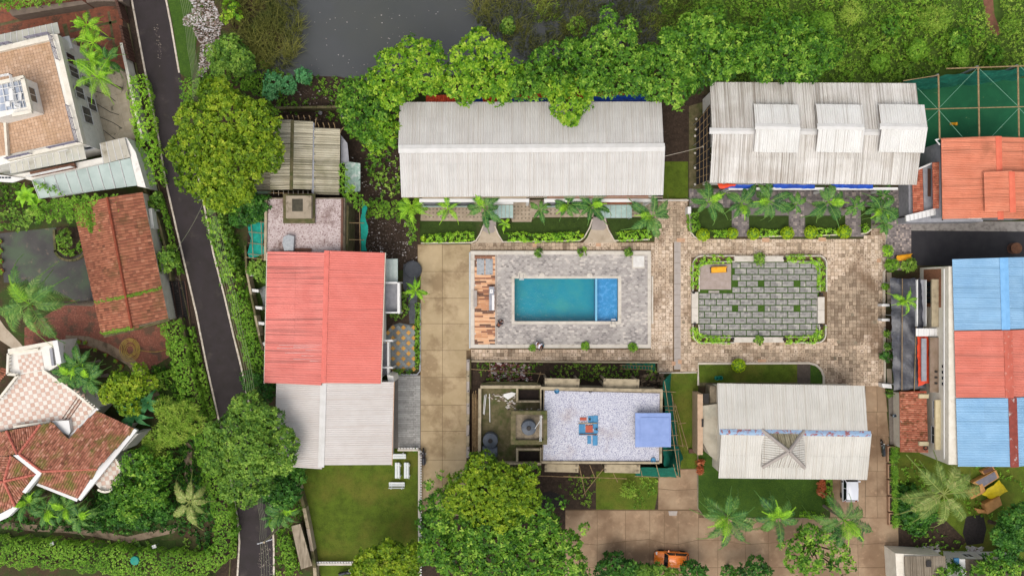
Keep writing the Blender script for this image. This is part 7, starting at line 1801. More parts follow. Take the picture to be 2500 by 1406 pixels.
# ------------------------------------------------------------------ people
def skin_person(label, px, py, z, joints, edges, radii, mats, ang, cloth, hair, group=None):
 p = thing('person', label, 'person', px, py, z)
 me = bpy.data.meshes.new('body'); me.from_pydata(joints, edges, []);
 ob = bpy.data.objects.new('body', me); COL.objects.link(ob); ob.parent = p
 md = ob.modifiers.new('skin', 'SKIN'); md.use_smooth_shade = True
 for i, r in enumerate(radii): me.skin_vertices[0].data[i].radius = (r, r * (1.35 if i in cloth else 1))
 me.skin_vertices[0].data[0].use_root = True
 sb = ob.modifiers.new('sub', 'SUBSURF'); sb.levels = 1; sb.render_levels = 1
 me.materials.append(mats)
 p.rotation_euler.z = ang
 return p
def person(label, px, py, z, ang, pose, shirt, legs, hairc='15110f'):
 skin = pm('skin_brown', '7a4e38', '6b4230', 5, .6)
 J = dict(stand=[(0, 0, .95), (0, 0, 1.15), (.02, 0, 1.42), (.03, 0, 1.5), (.05, 0, 1.62), (0, .19, 1.4), (.1, .27, 1.12), (.32, .22, 1.0), (0, -.19, 1.4), (.12, -.27, 1.14), (.34, -.16, 1.02), (0, .1, .9), (.02, .11, .5), (.0, .11, .08), (.15, .12, .03), (0, -.1, .9), (.12, -.11, .5), (.04, -.11, .08), (.2, -.12, .03)],
             bend=[(0, 0, .85), (.2, 0, 1.0), (.46, 0, 1.08), (.55, 0, 1.08), (.68, 0, 1.05), (.42, .2, 1.05), (.55, .27, .78), (.72, .2, .6), (.42, -.2, 1.05), (.58, -.27, .8), (.75, -.15, .62), (0, .1, .82), (.1, .12, .45), (-.05, .12, .08), (.1, .13, .03), (0, -.1, .82), (.14, -.12, .45), (.0, -.12, .08), (.16, -.13, .03)],
             sit=[(0, 0, .12), (.04, 0, .35), (.08, 0, .6), (.1, 0, .67), (.13, 0, .8), (.06, .19, .58), (.2, .26, .35), (.38, .2, .3), (.06, -.19, .58), (.2, -.26, .36), (.38, -.18, .3), (.05, .1, .12), (.42, .14, .4), (.5, .13, .08), (.62, .14, .03), (.05, -.1, .12), (.45, -.12, .38), (.52, -.12, .08), (.64, -.12, .03)])[pose]
 E = [(0, 1), (1, 2), (2, 3), (3, 4), (2, 5), (5, 6), (6, 7), (2, 8), (8, 9), (9, 10), (0, 11), (11, 12), (12, 13), (13, 14), (0, 15), (15, 16), (16, 17), (17, 18)]
 R_ = [.14, .13, .15, .055, .085, .075, .05, .035, .075, .05, .035, .1, .07, .045, .04, .1, .07, .045, .04]
 p = skin_person(label, px, py, z, J, E, R_, skin, ang, (0, 1, 2), None)
 hd = Vector(J[4]); k_ = (hd - Vector(J[3])).normalized()
 m = MB(); m.lathe((0, 0, 0), [(.02, -.13), (.07, -.1), (.095, -.03), (.1, .04), (.085, .1), (.04, .135), (.005, .14)], 12); o = m.local('head', skin, p, smooth=True); o.location = hd + k_ * .02; q = k_.to_track_quat('Z', 'Y'); o.rotation_euler = q.to_euler()
 m = MB(); m.lathe((0, 0, 0), [(.1, -.02), (.112, .04), (.1, .1), (.055, .145), (.005, .155)], 12); o = m.local('hair', pm('hair_black', hairc, None, rough=.6), p, smooth=True); o.location = hd + k_ * .02 - Vector((.015, 0, 0)); o.rotation_euler = q.to_euler()
 m = MB(); a = hd + k_ * .0
 for s in (-1, 1): m.obox((a.x + .085, s * .035, a.z + .03), .02, .02, .015)
 m.local('eyes', M_black, p); MB().obox((a.x + .11, 0, a.z), .03, .025, .04).local('nose', skin, p)
 cm = pm('cloth_' + shirt, shirt, None, rough=.8); lm = pm('cloth_' + legs, legs, None, rough=.8)
 def ringt(ps, rs, name, mt, fl=1.0):
  m = MB(); m.tube(ps, rs, 12); m.local(name, mt, p, smooth=True)
 P = [Vector(j) for j in J]
 d = (P[2] - P[0]).normalized()
 # torso as flattened tube
 m = MB(); n = 14; side = Vector((0, 1, 0)); fr_ = d.cross(side)
 secs = []
 for t_, w_, th_ in ((-.04, .18, .13), (.2, .165, .12), (.5, .18, .13), (.85, .22, .13), (1.0, .2, .11), (1.12, .09, .08)):
  c_ = P[0].lerp(P[2], t_); secs.append([c_ + side * w_ * math.cos(6.2832 * k / n) + fr_ * th_ * math.sin(6.2832 * k / n) for k in range(n)])
 v_, f_ = loft(secs); m.add(v_, f_); m.local('shirt', cm, p, smooth=True)
 for i in (5, 8): ringt([P[2].lerp(P[i], .6), P[i], P[i].lerp(P[i + 1], .75)], [.09, .088, .072], 'sleeve', cm)
 for i in (11, 15): ringt([P[0].lerp(P[i], .4) , P[i], P[i + 1], P[i + 2] + Vector((0, 0, .03))], [.12, .125, .09, .075], 'trouser_leg', lm); MB().obox((P[i + 2].x + .08, P[i + 2].y, .04), .26, .1, .08).local('shoe', M_black, p)
 for i in (7, 10):
  h_ = P[i]; dd = (P[i] - P[i - 1]).normalized()
  m = MB(); m.tube([h_ - dd * .02, h_ + dd * .06], [.036, .04], 7)
  for f in range(4): o_ = side * (.03 - .02 * f); m.tube([h_ + dd * .05 + o_, h_ + dd * .1 + o_, h_ + dd * .14 + o_ - Vector((0, 0, .02))], [.011, .011, .009], 5)
  m.tube([h_ + side * .035, h_ + side * .06 + dd * .05], [.012, .01], 5); m.local('hand', skin, p)
 return p
person('person in a white shirt leaning forward at the lower edge of the pool terrace', 1310, 836, ZP, math.radians(-40), 'bend', 'd8d4de', '3b3840')
person('person in a teal shirt sitting at the lower edge of the pool terrace', 1322, 840, ZP, math.radians(-100), 'sit', '1f6f7c', '5a4a42')
person('person in black bending down beside the brown plank floor', 1216, 795, ZP, math.radians(55), 'bend', '1c1f28', '16161b')

# ------------------------------------------------------------------ railings, wires, poles, pots, bins, hose
def picket(label, pts, h=.9, sp=.28, mat=None):
 r_ = thing('railing', label, 'railing', *pts[0]); mat = mat or M_frame
 for a, b in zip(pts[:-1], pts[1:]):
  A_, B_ = W(*a), W(*b); d = (B_ - A_).normalized(); s = Vector((-d.y, d.x, 0)) * .1
  for z in (.1, h): MB().prism([A_ + s, B_ + s, B_ - s, A_ - s], z - .07, z, bottom=True).build('rail', M_cope, r_)
  n = int((B_ - A_).length / sp); me = None
  for i in range(min(n, 140)):
   p = A_.lerp(B_, (i + .5) / n)
   if me is None: m = MB(); m.lathe((0, 0, 0), [(.07, 0), (.1, .15), (.05, .35), (.08, .6), (.06, h - .18)], 6); me = m.mesh('baluster', mat)
   inst('baluster', me, r_, p - r_.location + Vector((0, 0, .1)))
   q = p + s * 1.6;
  m = MB()
  for i in range(n): p = A_.lerp(B_, (i + .5) / n) + s * 1.9; m.box(p.x - .09, p.x + .09, p.y - .06, p.y + .06, h - .12, h - .03, bottom=False)
  m.build('coping_teeth', mat, r_)['kind'] = 'stuff'
picket('white balustrade between the lawn with benches and the driveway', [(1025, 1096), (1025, 1400)]); picket('short white balustrade closing the top of the bench lawn', [(973, 1095), (1023, 1095)]); picket('white balustrade along the bottom end of the bench lawn', [(768, 1371), (862, 1371)])
lw_ = thing('lawn_wall', 'rough plastered wall along the road side of the bench lawn', 'wall', 745, 1270)
wp = [(723, 1170), (731, 1196), (742, 1240), (752, 1290), (762, 1345), (768, 1385), (770, 1420)]
for i, (a, b) in enumerate(zip(wp[:-1], wp[1:])): part(lw_, 'wall_block', (M_tan, M_moss, M_cemlt)[i % 3], [(a[0] - 4, a[1]), (a[0] + 4, a[1]), (b[0] + 4, b[1] - .6), (b[0] - 4, b[1] - .6)], 1.3 + .02 * i, 0)
lt = thing('lean_roof', 'long grey brown cement sheet roof beside the bench lawn wall', 'shed', 737, 1335)
part(lt, 'roof_slab', pm('old_cement_sheet', 'a39581', '8c7f6b', 1, .9, .01, 20, streak=('5f5443', (3, .3, 1), .5, .68, .8)), [(711, 1284), (733, 1278), (762, 1380), (735, 1389)], 2.3, 2.15); part(lt, 'wall', M_moss, [(716, 1288), (731, 1284), (757, 1374), (738, 1380)], 2.1, 0)
w3 = thing('side_wall', 'plastered boundary wall with white buttress slabs left of the red roof', 'wall', 620, 750)
wq = [(598, 600), (601, 660), (612, 720), (622, 770), (632, 820), (645, 872)]
for i, (a, b) in enumerate(zip(wq[:-1], wq[1:])): part(w3, 'wall_block', M_cemlt if i % 2 else M_moss, [(a[0] - 2, a[1]), (a[0] + 3, a[1]), (b[0] + 3, b[1] - .6), (b[0] - 2, b[1] - .6)], 1.7, 0)
for i, (x, y, l) in enumerate(((606, 666, 14), (614, 705, 17), (623, 747, 17), (630, 785, 15), (638, 835, 8))): part(w3, 'buttress', M_frame, [(x, y), (x + l, y + 2), (x + l, y + 9), (x + 1, y + 7)], 1.5, 0)
sheet('side_tiles', MATS['grey_tile'], [(632, 705), (648, 698), (650, 760), (644, 750), (640, 730)], .05); sheet('side_lawn', MATS['lawn_dark'], [(612, 670), (652, 660), (650, 900), (640, 860)], .034)
M_cable = pm('cable_pale', '85886e', None, rough=.6)
def wires(label, runs, z=8.2, r=.013):
 t_ = thing('power_line', label, 'power line', runs[0][0][0], runs[0][0][1])
 for run in runs:
  P = [W(x, y, z) for x, y in run]; pts = []
  for a, b in zip(P[:-1], P[1:]):
   for k in range(8): q = k / 8; pts.append(a.lerp(b, q) - Vector((0, 0, .5 * 4 * q * (1 - q))))
  pts.append(P[-1]); MB().tube(pts, r, 4).build('wire', M_cable, t_)
wires('bundle of pale overhead wires along the verge beside the road at the top', [[(431 + i * 5, -40), (458 + i * 4.5 - i, 120), (470 + i * 2.5, 240), (500 + i, 480)] for i in range(6)])
wires('pale overhead wires along the roadside plants left of the red roof', [[(500 + i * 3, 482), (534 + i * 5, 640), (565 + i * 6, 800), (600 + i * 5, 950)] for i in range(5)])
wires('pale overhead wires over the road at the bottom of the picture', [[(600 + i * 5, 950), (630 + i * 3.5, 1240), (634 + i * 5, 1312), (636 + i * 7.5, 1440)] for i in range(4)])
wires('single thin wire crossing the road left of the green netting', [[(500, 486), (437, 600), (425, 612)]], 7.5)
for i, (x, y, l_) in enumerate(((503, 484, 'beside the big yellow green tree'), (636, 1322, 'over the road near the bottom edge'))):
 t_ = thing('utility_pole', 'concrete utility pole with a cross arm ' + l_, 'pole', loc=(W(x, y, 8.4).x + (.4 if i else 0), W(x, y, 8.4).y, 0)); b_ = t_.location
 MB().tube([(b_.x, b_.y, 0), (b_.x, b_.y, 8.6)], [.16, .1], 8).build('pole_shaft', M_cemlt, t_); MB().obox((b_.x, b_.y, 8.3), 1.6, .1, .1, .3).build('cross_arm', M_steel, t_)
 for k in range(4): MB().lathe((b_.x + (-.6 + .4 * k) * math.cos(.3), b_.y + (-.6 + .4 * k) * math.sin(.3), 8.35), [(.04, 0), (.06, .06), (.03, .14)], 6).build('insulator', M_frame, t_)
def pot(label, px, py, r=.2, mat=None, h=.35, plant=True, group=None):
 t_ = thing('plant_pot', label, 'pot', px, py, group=group)
 m = MB(); m.lathe((0, 0, 0), [(r * .7, 0), (r, h), (r * 1.1, h), (r * .85, h - .04), (.01, h - .05)], 12); m.local('pot', mat or pm('terracotta', 'a05f40', '8c5136', 4, .8), t_)
 if plant:
  n = 6; C = rng.normal(0, r * .3, (n, 3)); C[:, 2] = h + .1; addmesh('leaves', leafmesh('leaves', C, np.tile([[0, 0, 1.]], (n, 1)), rng.uniform(.3, .8, n), 6, r * 1.2, r * .4, L_hedge, (0, 0, 0)), (0, 0, 0), t_)
 return t_
for i, (x, y) in enumerate(((3, 590), (4, 612), (5, 638), (7, 662))): pot('clay pot with a small plant on the left edge wall, %s from the top' % 'first second third fourth'.split()[i], x, y, .26, group='clay pots on the left edge wall')
for i in range(7): pot('small clay pot in the curved garden path row, %s from its left end' % 'first second third fourth fifth sixth last'.split()[i], [183, 197, 212, 236, 262, 286, 300][i], [832, 833, 836, 853, 866, 880, 893][i], .19, group='small pots lining the curved garden path')
bt_ = thing('bed_edge', 'horseshoe flower bed edged with mossy blocks in the wet yard', 'flower bed', 170, 590)
ep = [(133, 560), (134, 590), (137, 615)] + arc(172, 606, 38, 170, 20, 10, 30) + [(206, 600)]
for i, (a, b) in enumerate(zip(ep[:-1], ep[1:])):
 c = W((a[0] + b[0]) / 2, (a[1] + b[1]) / 2, .15); d = W(*b) - W(*a); MB().obox(c, d.length * .92, .26, .3, math.atan2(d.y, d.x)).build('block', M_moss, bt_)
part(bt_, 'soil', M_soil, [(137, 555), (200, 555), (206, 598), (196, 620), (172, 632), (148, 622), (138, 608)], .12, 0)
hs = thing('garden_hose', 'coiled yellow garden hose lying on the mossy red paving', 'hose', 320, 852); m = MB(); pts = []
for k in range(150):
 a = k * .33; r = .55 + .3 * math.sin(k * .11) + .004 * k * .6; pts.append((math.cos(a) * r, math.sin(a) * r * 1.15, .12 + .002 * k))
pts += [(1.0, -.1, .15), (1.8, -.25, .12), (2.8, -.3, .12), (3.8, -.1, .12), (4.3, .5, .12)]
m.tube(pts, .03, 5); m.local('hose_coil', pm('hose_yellow', 'b0944a', '97803c', 6, .6), hs)
for i, (x, y) in enumerate(((1748, 922), (1757, 921))):
 m = MB(); m.lathe(W(x, y), [(.2, 0), (.22, .6), (.19, .6), (.17, .1), (.01, .1)], 16); setp(m.build('bin', pm('teal_plastic', '12806e', None, rough=.5)), 'round teal open bin on the strip lawn, %s of two' % ('left', 'right')[i], 'bin')
setp(MB().prism([W(x, y, .1) for x, y in ((1632, 1247), (1654, 1247), (1652, 1258), (1634, 1258))], .04, .1).build('manhole_cover', M_slot), 'pale rectangular manhole cover in the concrete drive', 'manhole cover')
for i, (x, y, l_) in enumerate(((142, 1318, 'left'), (388, 1325, 'right'))):
 t_ = thing('garden_light', 'white square garden light on a stalk by the lower path, %s of two' % l_, 'garden light', x, y); MB().tube([(0, 0, 0), (0, 0, 1.3)], .03, 6).local('stalk', M_steel, t_); MB().obox((0, 0, 1.35), .42, .36, .1, .3).local('lamp_head', M_frame, t_)
setp(MB().lathe(W(330, 1367, 2.3), [(.02, 0), (.5, .05), (.45, .2), (.02, .25)], 12).build('cloth', MATS['teal_plastic']), 'teal tarpaulin scrap on the bottom hedge', 'cloth')
gt = thing('steel_grating', 'dark steel grating bridge over the roadside drain below the tiled barn', 'grating', 425, 725)
for i in range(14): part(gt, 'bar', M_black, [(400 + i * .9, 688 + i * 6.2), (446 + i * .9, 688 + i * 6.2), (446 + i * .9, 690 + i * 6.2), (400 + i * .9, 690 + i * 6.2)], .3, .2)
for x in (402, 418, 434, 450): part(gt, 'beam', M_woodd, [(x, 686), (x + 2, 686), (x + 14, 774), (x + 12, 774)], .195, .05)
sk_ = part(gt, 'channel_bed', MATS['black_ash'], [(398, 686), (452, 686), (466, 776), (412, 778)], .045, 0)
bw4 = thing('drain_wall', 'long low mossy wall between the tiled barn and the roadside drain', 'wall', 390, 560)
wq = [(352, 462), (372, 500), (388, 545), (402, 600), (412, 650), (416, 686)]
for a, b in zip(wq[:-1], wq[1:]): part(bw4, 'wall_block', M_moss, [(a[0] - 3, a[1]), (a[0] + 3, a[1]), (b[0] + 3, b[1] - .6), (b[0] - 3, b[1] - .6)], 1.1, 0)
wq = [(440, 775), (452, 830), (462, 900), (478, 960), (492, 1020), (505, 1080)]
for a, b in zip(wq[:-1], wq[1:]): part(bw4, 'wall_block', M_moss, [(a[0] - 3, a[1]), (a[0] + 3, a[1]), (b[0] + 3, b[1] - .6), (b[0] - 3, b[1] - .6)], 1.1, 0)
# ------------------------------------------------------------------ palms
def frond_mesh(name, L, mat, nl=34, droop=.55, wl=.75, lw=.05, arch=.35, vee=.35, tmean=.5, taper=True):
 m = MB(); pts = []
 for i in range(9):
  f = i / 8; pts.append(Vector((L * f * (1 - .1 * f), 0, L * (arch * math.sin(f * 2.0) - droop * f * f))))
 m.tube(pts, [.04 * (1 - .8 * i / 8) + .008 for i in range(9)], 4, .75)
 def at(f):
  k = min(7, int(f * 8)); return pts[k].lerp(pts[k + 1], f * 8 - k), (pts[k + 1] - pts[k]).normalized()
 for i in range(nl):
  f = .12 + .87 * i / (nl - 1); p, d = at(f)
  ll = wl * 1.05 * (math.sin(min(1, f * 1.25 + .12) * math.pi) ** .6 * .9 + .15) * random.uniform(.85, 1.1)
  for s in (-1, 1):
   sd = Vector((0, s, 0)); dirv_ = (sd * .85 + d * (.35 + .55 * f) + Vector((0, 0, vee * random.uniform(.5, 1.1)))).normalized()
   mid = p + dirv_ * ll * .55; tip = p + dirv_ * ll - Vector((0, 0, ll * random.uniform(.3, .6)))
   w_ = (d + Vector((0, 0, random.uniform(-.3, .3)))).normalized() * lw * .5; t_ = min(1, max(0, random.gauss(tmean, .15)))
   m.add([p - w_ * .6, p + w_ * .6, mid + w_, tip, mid - w_], [(0, 1, 2, 4), (4, 2, 3)], t_)
 return m.mesh(name, mat)
FR = {}
def fronds(kind, L):
 k = (kind, round(L, 1))
 if k not in FR:
  if kind == 'coco': FR[k] = [frond_mesh('frond', L, L_coco, 46, d_, L * .15, .08, .4, .1, t_) for d_, t_ in ((.45, .35), (.7, .5), (.95, .7))]
  elif kind == 'cocog': FR[k] = [frond_mesh('frond', L, L_palm, 44, d_, L * .155, .075, .4, .1, t_) for d_, t_ in ((.5, .5), (.75, .6), (.95, .75))]
  elif kind == 'light': FR[k] = [frond_mesh('frond', L, L_palml, 32, d_, L * .17, .05, .4, .15, t_) for d_, t_ in ((.4, .35), (.6, .5), (.8, .65))]
  else: FR[k] = [frond_mesh('frond', L, L_palm, 34, d_, L * .165, .08, .4, .1, t_) for d_, t_ in ((.4, .3), (.65, .45), (.85, .6))]
  FR[k + ('new',)] = [frond_mesh('frond', L * .8, L_palml, 40, .3, L * .22, .05, .4, .35, .6)]
 return FR[k]
def palm(label, px, py, h, n, L, kind='palm', group=None, new=1, lean=(0, 0), name='palm_tree', cat='palm tree', tr=.11):
 if kind == 'palm': L *= 1.22; n += 1
 if kind == 'light': L *= 1.12
 c = W(px, py, h); r_ = thing(name, label, cat, loc=(c.x + lean[0], c.y + lean[1], 0), group=group)
 cx, cy = -lean[0], -lean[1]
 MB().tube([(0, 0, -.05), (cx * .25, cy * .25, h * .3), (cx * .6, cy * .6, h * .65), (cx, cy, h)], [tr * 1.7, tr * 1.15, tr, tr * .9], 9).local('trunk', M_barkp, r_, smooth=True)
 F = fronds(kind, L); a0 = random.uniform(0, 6.28)
 for i in range(n):
  q = i / n; rs = random.uniform(.8, 1.28)
  inst('frond', random.choice(F), r_, (cx, cy, h), (random.uniform(-.4, .4), random.uniform(-.3, .4) + .2 * (i % 2), a0 + i * 6.2832 / n + random.uniform(-.33, .33)), (rs, rs, rs))
 if new and kind not in ('coco',):
  for i in range(new): inst('frond', FR[(kind, round(L, 1), 'new')][0], r_, (cx, cy, h + .05), (0, -.35, random.uniform(0, 6.28)))
 if n >= 10 and kind in ('coco', 'cocog'):
  for i in range(5): a = i * 1.26; MB().lathe((cx + .22 * math.cos(a), cy + .22 * math.sin(a), h - .3), [(.02, -.13), (.12, -.04), (.12, .05), (.02, .13)], 7).local('coconut', pm('coconut', '8c7a30', '6f7a2c', 5, .6), r_, smooth=True)
 return r_
palm('tall coconut palm leaning over the wet yard at the left edge', 72, 742, 10.5, 15, 4.6, 'cocog', lean=(1.2, -.1), tr=.2)
palm('large pale fronded coconut palm below the blue roofed row', 2303, 1205, 7.5, 12, 4.9, 'coco', lean=(2.4, -1.1), tr=.2)
palm('small pale coconut palm beside the big clipped hedge at the lower left', 462, 1225, 4.5, 8, 3.0, 'coco', tr=.13)
G1 = 'palms along the lower edge of the small white house lawn'
palm('dark palm with one lime frond, left of three below the small white house', 1775, 1262, 6, 12, 2.9, 'palm', G1, 2); palm('palm with bright lime centre, middle of three below the small white house', 1898, 1262, 5.5, 9, 2.5, 'palm', G1, 3); palm('palm near the white car, right of three below the small white house', 2060, 1268, 6, 11, 3.0, 'palm', G1, 2)
G2 = 'palms in the dormer house forecourt'
for x, y, n, L_, h_, l_ in ((1730, 493, 11, 2.2, 4.5, 'first palm from the left in the dormer house forecourt'), (1810, 497, 10, 2.2, 4.5, 'second palm from the left in the dormer house forecourt'), (1878, 492, 11, 2.3, 4.5, 'third palm from the left in the forecourt, with a lime frond'), (1943, 500, 7, 1.4, 3.5, 'small thin palm fourth from the left in the forecourt'), (2022, 494, 11, 2.3, 4.5, 'fifth palm from the left in the forecourt, below the middle awning gap'), (2087, 504, 8, 1.5, 3.5, 'small sixth palm in the forecourt beside the palm clump'), (2155, 478, 8, 1.5, 3.5, 'upper dark palm of the clump at the forecourt right end'), (2150, 512, 10, 2.0, 4.0, 'middle palm of the clump at the forecourt right end'), (2160, 545, 9, 1.7, 3.2, 'lowest palm of the clump at the forecourt right end')):
 palm(l_, x, y, h_, max(6, n - 2), L_, 'palm', G2, 1 if n > 8 else 0)
G3 = 'palms in front of the long white house'
for x, y, n, L_, h_, k, l_ in ((1006, 503, 9, 1.9, 3.5, 'light', 'light green palm at the left corner of the long white house'), (1094, 510, 6, 1.7, 4.2, 'light', 'five armed light palm left of the first canopy'), (1182, 507, 7, 2.2, 5, 'palm', 'dark palm with a lime frond standing before the left stone path'), (1318, 512, 6, 1.4, 3.2, 'palm', 'thin pale palm on the middle terrace'), (1386, 500, 8, 2.0, 4.5, 'palm', 'dark palm left of the right glass canopy'), (1444, 502, 8, 1.9, 4.5, 'palm', 'dark palm overlapping the right glass canopy'), (1592, 528, 10, 2.4, 5, 'palm', 'dark palm at the right end of the front lawns'), (1233, 546, 6, .95, 1.5, 'light', 'tiny lime star shaped palm on the middle front lawn')):
 palm(l_, x, y, h_, n, L_, k, G3, 1 if n > 6 and k == 'palm' else 0)
palm('young palm beside the round grey well cover', 1014, 708, 3, 7, 1.4, 'light')
palm('light green palm growing through the black tarpaulin', 2212, 735, 4.2, 6, 1.7, 'light')
palm('drooping palm by the road edge below the dark round tree', 690, 1250, 4, 9, 2.2, 'palm')
palm('spreading palm left of the bench lawn wall', 665, 1262, 3.2, 7, 1.6, 'palm')
G4 = 'bright areca palms beside the terrace villa'
for x, y, h_, l_ in ((212, 62, 5.5, 'topmost bright areca palm beside the terrace villa'), (228, 105, 5.2, 'second areca palm from the top beside the terrace villa'), (262, 150, 5.0, 'darker areca palm nearest the road beside the terrace villa'), (222, 150, 5.5, 'third areca palm from the top, against the villa wall'), (238, 188, 6.0, 'lowest areca palm, spreading over the pale side yard')):
 palm(l_, x, y, h_, 9, 1.9 if y < 180 else 2.6, 'light' if x != 262 else 'palm', G4, 1)
for x, y, l_, k in ((195, 890, 'upper', 'palm'), (215, 925, 'middle', 'palm'), (175, 915, 'lower left', 'palm')): palm('feathery palm beside the checkered terrace, %s of three' % l_, x, y, 4.5, 11, 2.0, k, 'feathery palms beside the checkered terrace')
for x, y, l_ in ((70, 1225, 'left end'), (115, 1245, 'left of centre'), (160, 1240, 'centre'), (195, 1262, 'right end')): palm('broad leaved palm below the hip roofed villa, ' + l_, x, y, 3.5, 11, 2.0, 'palm', 'broad leaved palms below the hip roofed villa', 2)
def banana(label, px, py, h, n, L, mat=None):
 r_ = thing('banana_plant', label, 'banana plant', loc=(W(px, py, h).x, W(px, py, h).y, 0)); MB().tube([(0, 0, 0), (0, 0, h * .7)], [.14, .08], 8).local('stem', L_weed, r_)
 for i in range(n):
  m = MB(); ps = [Vector((L * f, 0, L * (.5 * math.sin(f * 2.2) - .5 * f * f))) for f in [k / 7 for k in range(8)]]
  for k in range(7):
   f0, f1 = k / 7, (k + 1) / 7; w0, w1 = .26 * math.sin(min(1, f0 + .12) * math.pi * .95) + .02, .26 * math.sin(min(1, f1 + .12) * math.pi * .95) + .02; t_ = random.uniform(.3, .75)
   a, b = ps[k], ps[k + 1]; m.add([a, b, b + Vector((0, w1, .08)), a + Vector((0, w0, .08)), b + Vector((0, -w1, .08)), a + Vector((0, -w0, .08))], [(0, 1, 2, 3), (0, 5, 4, 1)], t_)
  o = m.local('leaf', mat or L_blue, r_, loc=(0, 0, h * .65)); o.rotation_euler = (0, -.1, i * 6.2832 / n + random.uniform(-.3, .3));
 return r_
banana('banana plant with long blue green leaves between villa and pale bush', 318, 1015, 3.6, 8, 2.0); banana('banana plant with long leaves right of the yellow green garden tree', 352, 985, 3.2, 7, 1.6)
banana('banana plant with pale leaves below the mint polycarbonate canopy, left one', 55, 475, 3, 7, 1.4, L_palml); banana('banana plant with pale leaves below the mint polycarbonate canopy, right one', 78, 490, 2.6, 5, 1.0, L_palml)

# ------------------------------------------------------------------ trees
tree('large dense yellow green tree with a broccoli like crown beside the road', [(520, 232, 48), (470, 290, 52), (445, 368, 46), (555, 285, 75, 0), (622, 290, 56), (478, 425, 56), (550, 395, 82, .5), (622, 360, 60), (655, 383, 32), (572, 462, 40), (530, 475, 40), (495, 340, 60)], 10, 'yel', foot=(560, 380))
tree('smaller yellow green crown hanging below the large broccoli like tree', [(520, 485, 26), (555, 478, 28), (560, 505, 18), (500, 470, 16)], 6.5, 'lime')
tree('dark green tree wedged between the broccoli like tree and green netting', [(600, 500, 34), (625, 515, 26), (585, 530, 24), (640, 495, 18)], 6, 'deep')
R_row = 'trees in the row behind the long white house'
tree('bright lime tree at the pond edge, first in the row with lime leaves', [(1000, 108, 24), (962, 148, 40), (1030, 140, 44), (925, 195, 34), (985, 200, 44), (1060, 115, 20), (1050, 185, 40), (955, 235, 26), (1075, 150, 18)], 9.5, 'lime', group=R_row)
tree('grey green tree left of the long white roof, with small leaves', [(868, 230, 40), (905, 205, 26), (880, 285, 44), (845, 255, 24), (905, 325, 34), (920, 270, 34)], 7.5, 'mid', group=R_row)
tree('lime crown overlapping the left upper corner of the long white roof', [(935, 310, 38), (920, 350, 24), (950, 270, 20), (960, 340, 18), (900, 345, 18)], 7.2, 'lime', group=R_row)
tree('lime tree with a pointed top over the dark water, second lime one in the row', [(1172, 92, 26), (1140, 135, 38), (1205, 130, 36), (1165, 190, 48), (1115, 195, 38), (1230, 185, 40), (1215, 225, 30), (1130, 225, 28), (1255, 160, 22)], 9.5, 'lime', group=R_row)
tree('darker crown between the lime trees and the overhanging branch', [(1285, 190, 40), (1325, 150, 36), (1360, 190, 46), (1300, 216, 26), (1255, 215, 30), (1400, 125, 34), (1350, 120, 22)], 9, 'mid', group=R_row)
tree('tree whose branch hangs over the middle of the long white roof', [(1385, 238, 44, 0), (1360, 215, 34), (1420, 215, 34), (1392, 276, 26, -.3), (1400, 296, 12, -.8), (1365, 268, 16, -.5), (1425, 250, 20)], 9, 'lime', group=R_row)
tree('tallest pointed tree of the row, its tip reaching into the reeds', [(1490, 32, 22), (1478, 78, 34), (1520, 110, 44), (1450, 130, 44), (1560, 150, 44), (1490, 180, 54), (1440, 185, 34), (1540, 62, 22), (1555, 200, 34)], 10, 'mid', group=R_row)
tree('tree behind the right end of the long white roof', [(1620, 175, 44), (1650, 130, 36), (1600, 215, 30), (1660, 205, 42), (1585, 130, 26), (1650, 240, 24), (1640, 90, 26)], 9.5, 'big', group=R_row)
tree('broad tree above the left corner of the stained dormer roof', [(1690, 100, 46), (1745, 75, 44), (1725, 145, 52), (1780, 140, 48), (1690, 190, 36), (1750, 30, 22), (1800, 90, 40), (1690, 55, 28)], 9.5, 'big', group=R_row)
tree('large tree above the middle dormers of the stained roof', [(1850, 120, 52), (1900, 80, 44), (1925, 140, 56), (1870, 160, 34), (1950, 60, 28), (1985, 105, 46), (2025, 125, 38), (1975, 160, 40), (2050, 110, 20), (1890, 40, 22)], 9.5, 'mid', group=R_row)
tree('big yellow green crown rising from the lower middle tree mass', [(1178, 1150, 44), (1128, 1190, 40), (1215, 1200, 62, .6), (1165, 1235, 54), (1275, 1175, 34), (1285, 1222, 34), (1230, 1262, 38), (1300, 1150, 18), (1110, 1225, 30)], 10, 'yel', zjit=.6)
tree('huge bright leaved tree filling the bottom edge right of the bench lawn', [(1080, 1235, 38), (1058, 1290, 40), (1120, 1300, 58), (1195, 1325, 66, 0), (1285, 1305, 62), (1335, 1290, 34), (1375, 1345, 46), (1305, 1375, 62), (1130, 1375, 62), (1062, 1350, 38), (1225, 1395, 62), (1395, 1390, 42), (1330, 1240, 22), (1372, 1228, 12), (1048, 1185, 12), (1075, 1160, 9), (1425, 1293, 13), (1040, 1240, 20)], 9, 'big', zjit=1.2)
tree('yellow green bushy tree over the end of the bottom white balustrade', [(900, 1375, 34), (948, 1350, 30), (990, 1380, 40), (1015, 1350, 26), (880, 1398, 26), (950, 1395, 36)], 6.5, 'yel')
tree('large dark green dome tree over the road, left of the white ribbed roof', [(600, 1005, 44), (555, 1060, 50), (640, 1035, 46), (685, 1085, 36), (600, 1100, 74, .4), (535, 1120, 42), (675, 1125, 40), (612, 1165, 54), (565, 1190, 36), (600, 1212, 26), (705, 1105, 18), (520, 1060, 26)], 9.5, 'dark', foot=(640, 1110))
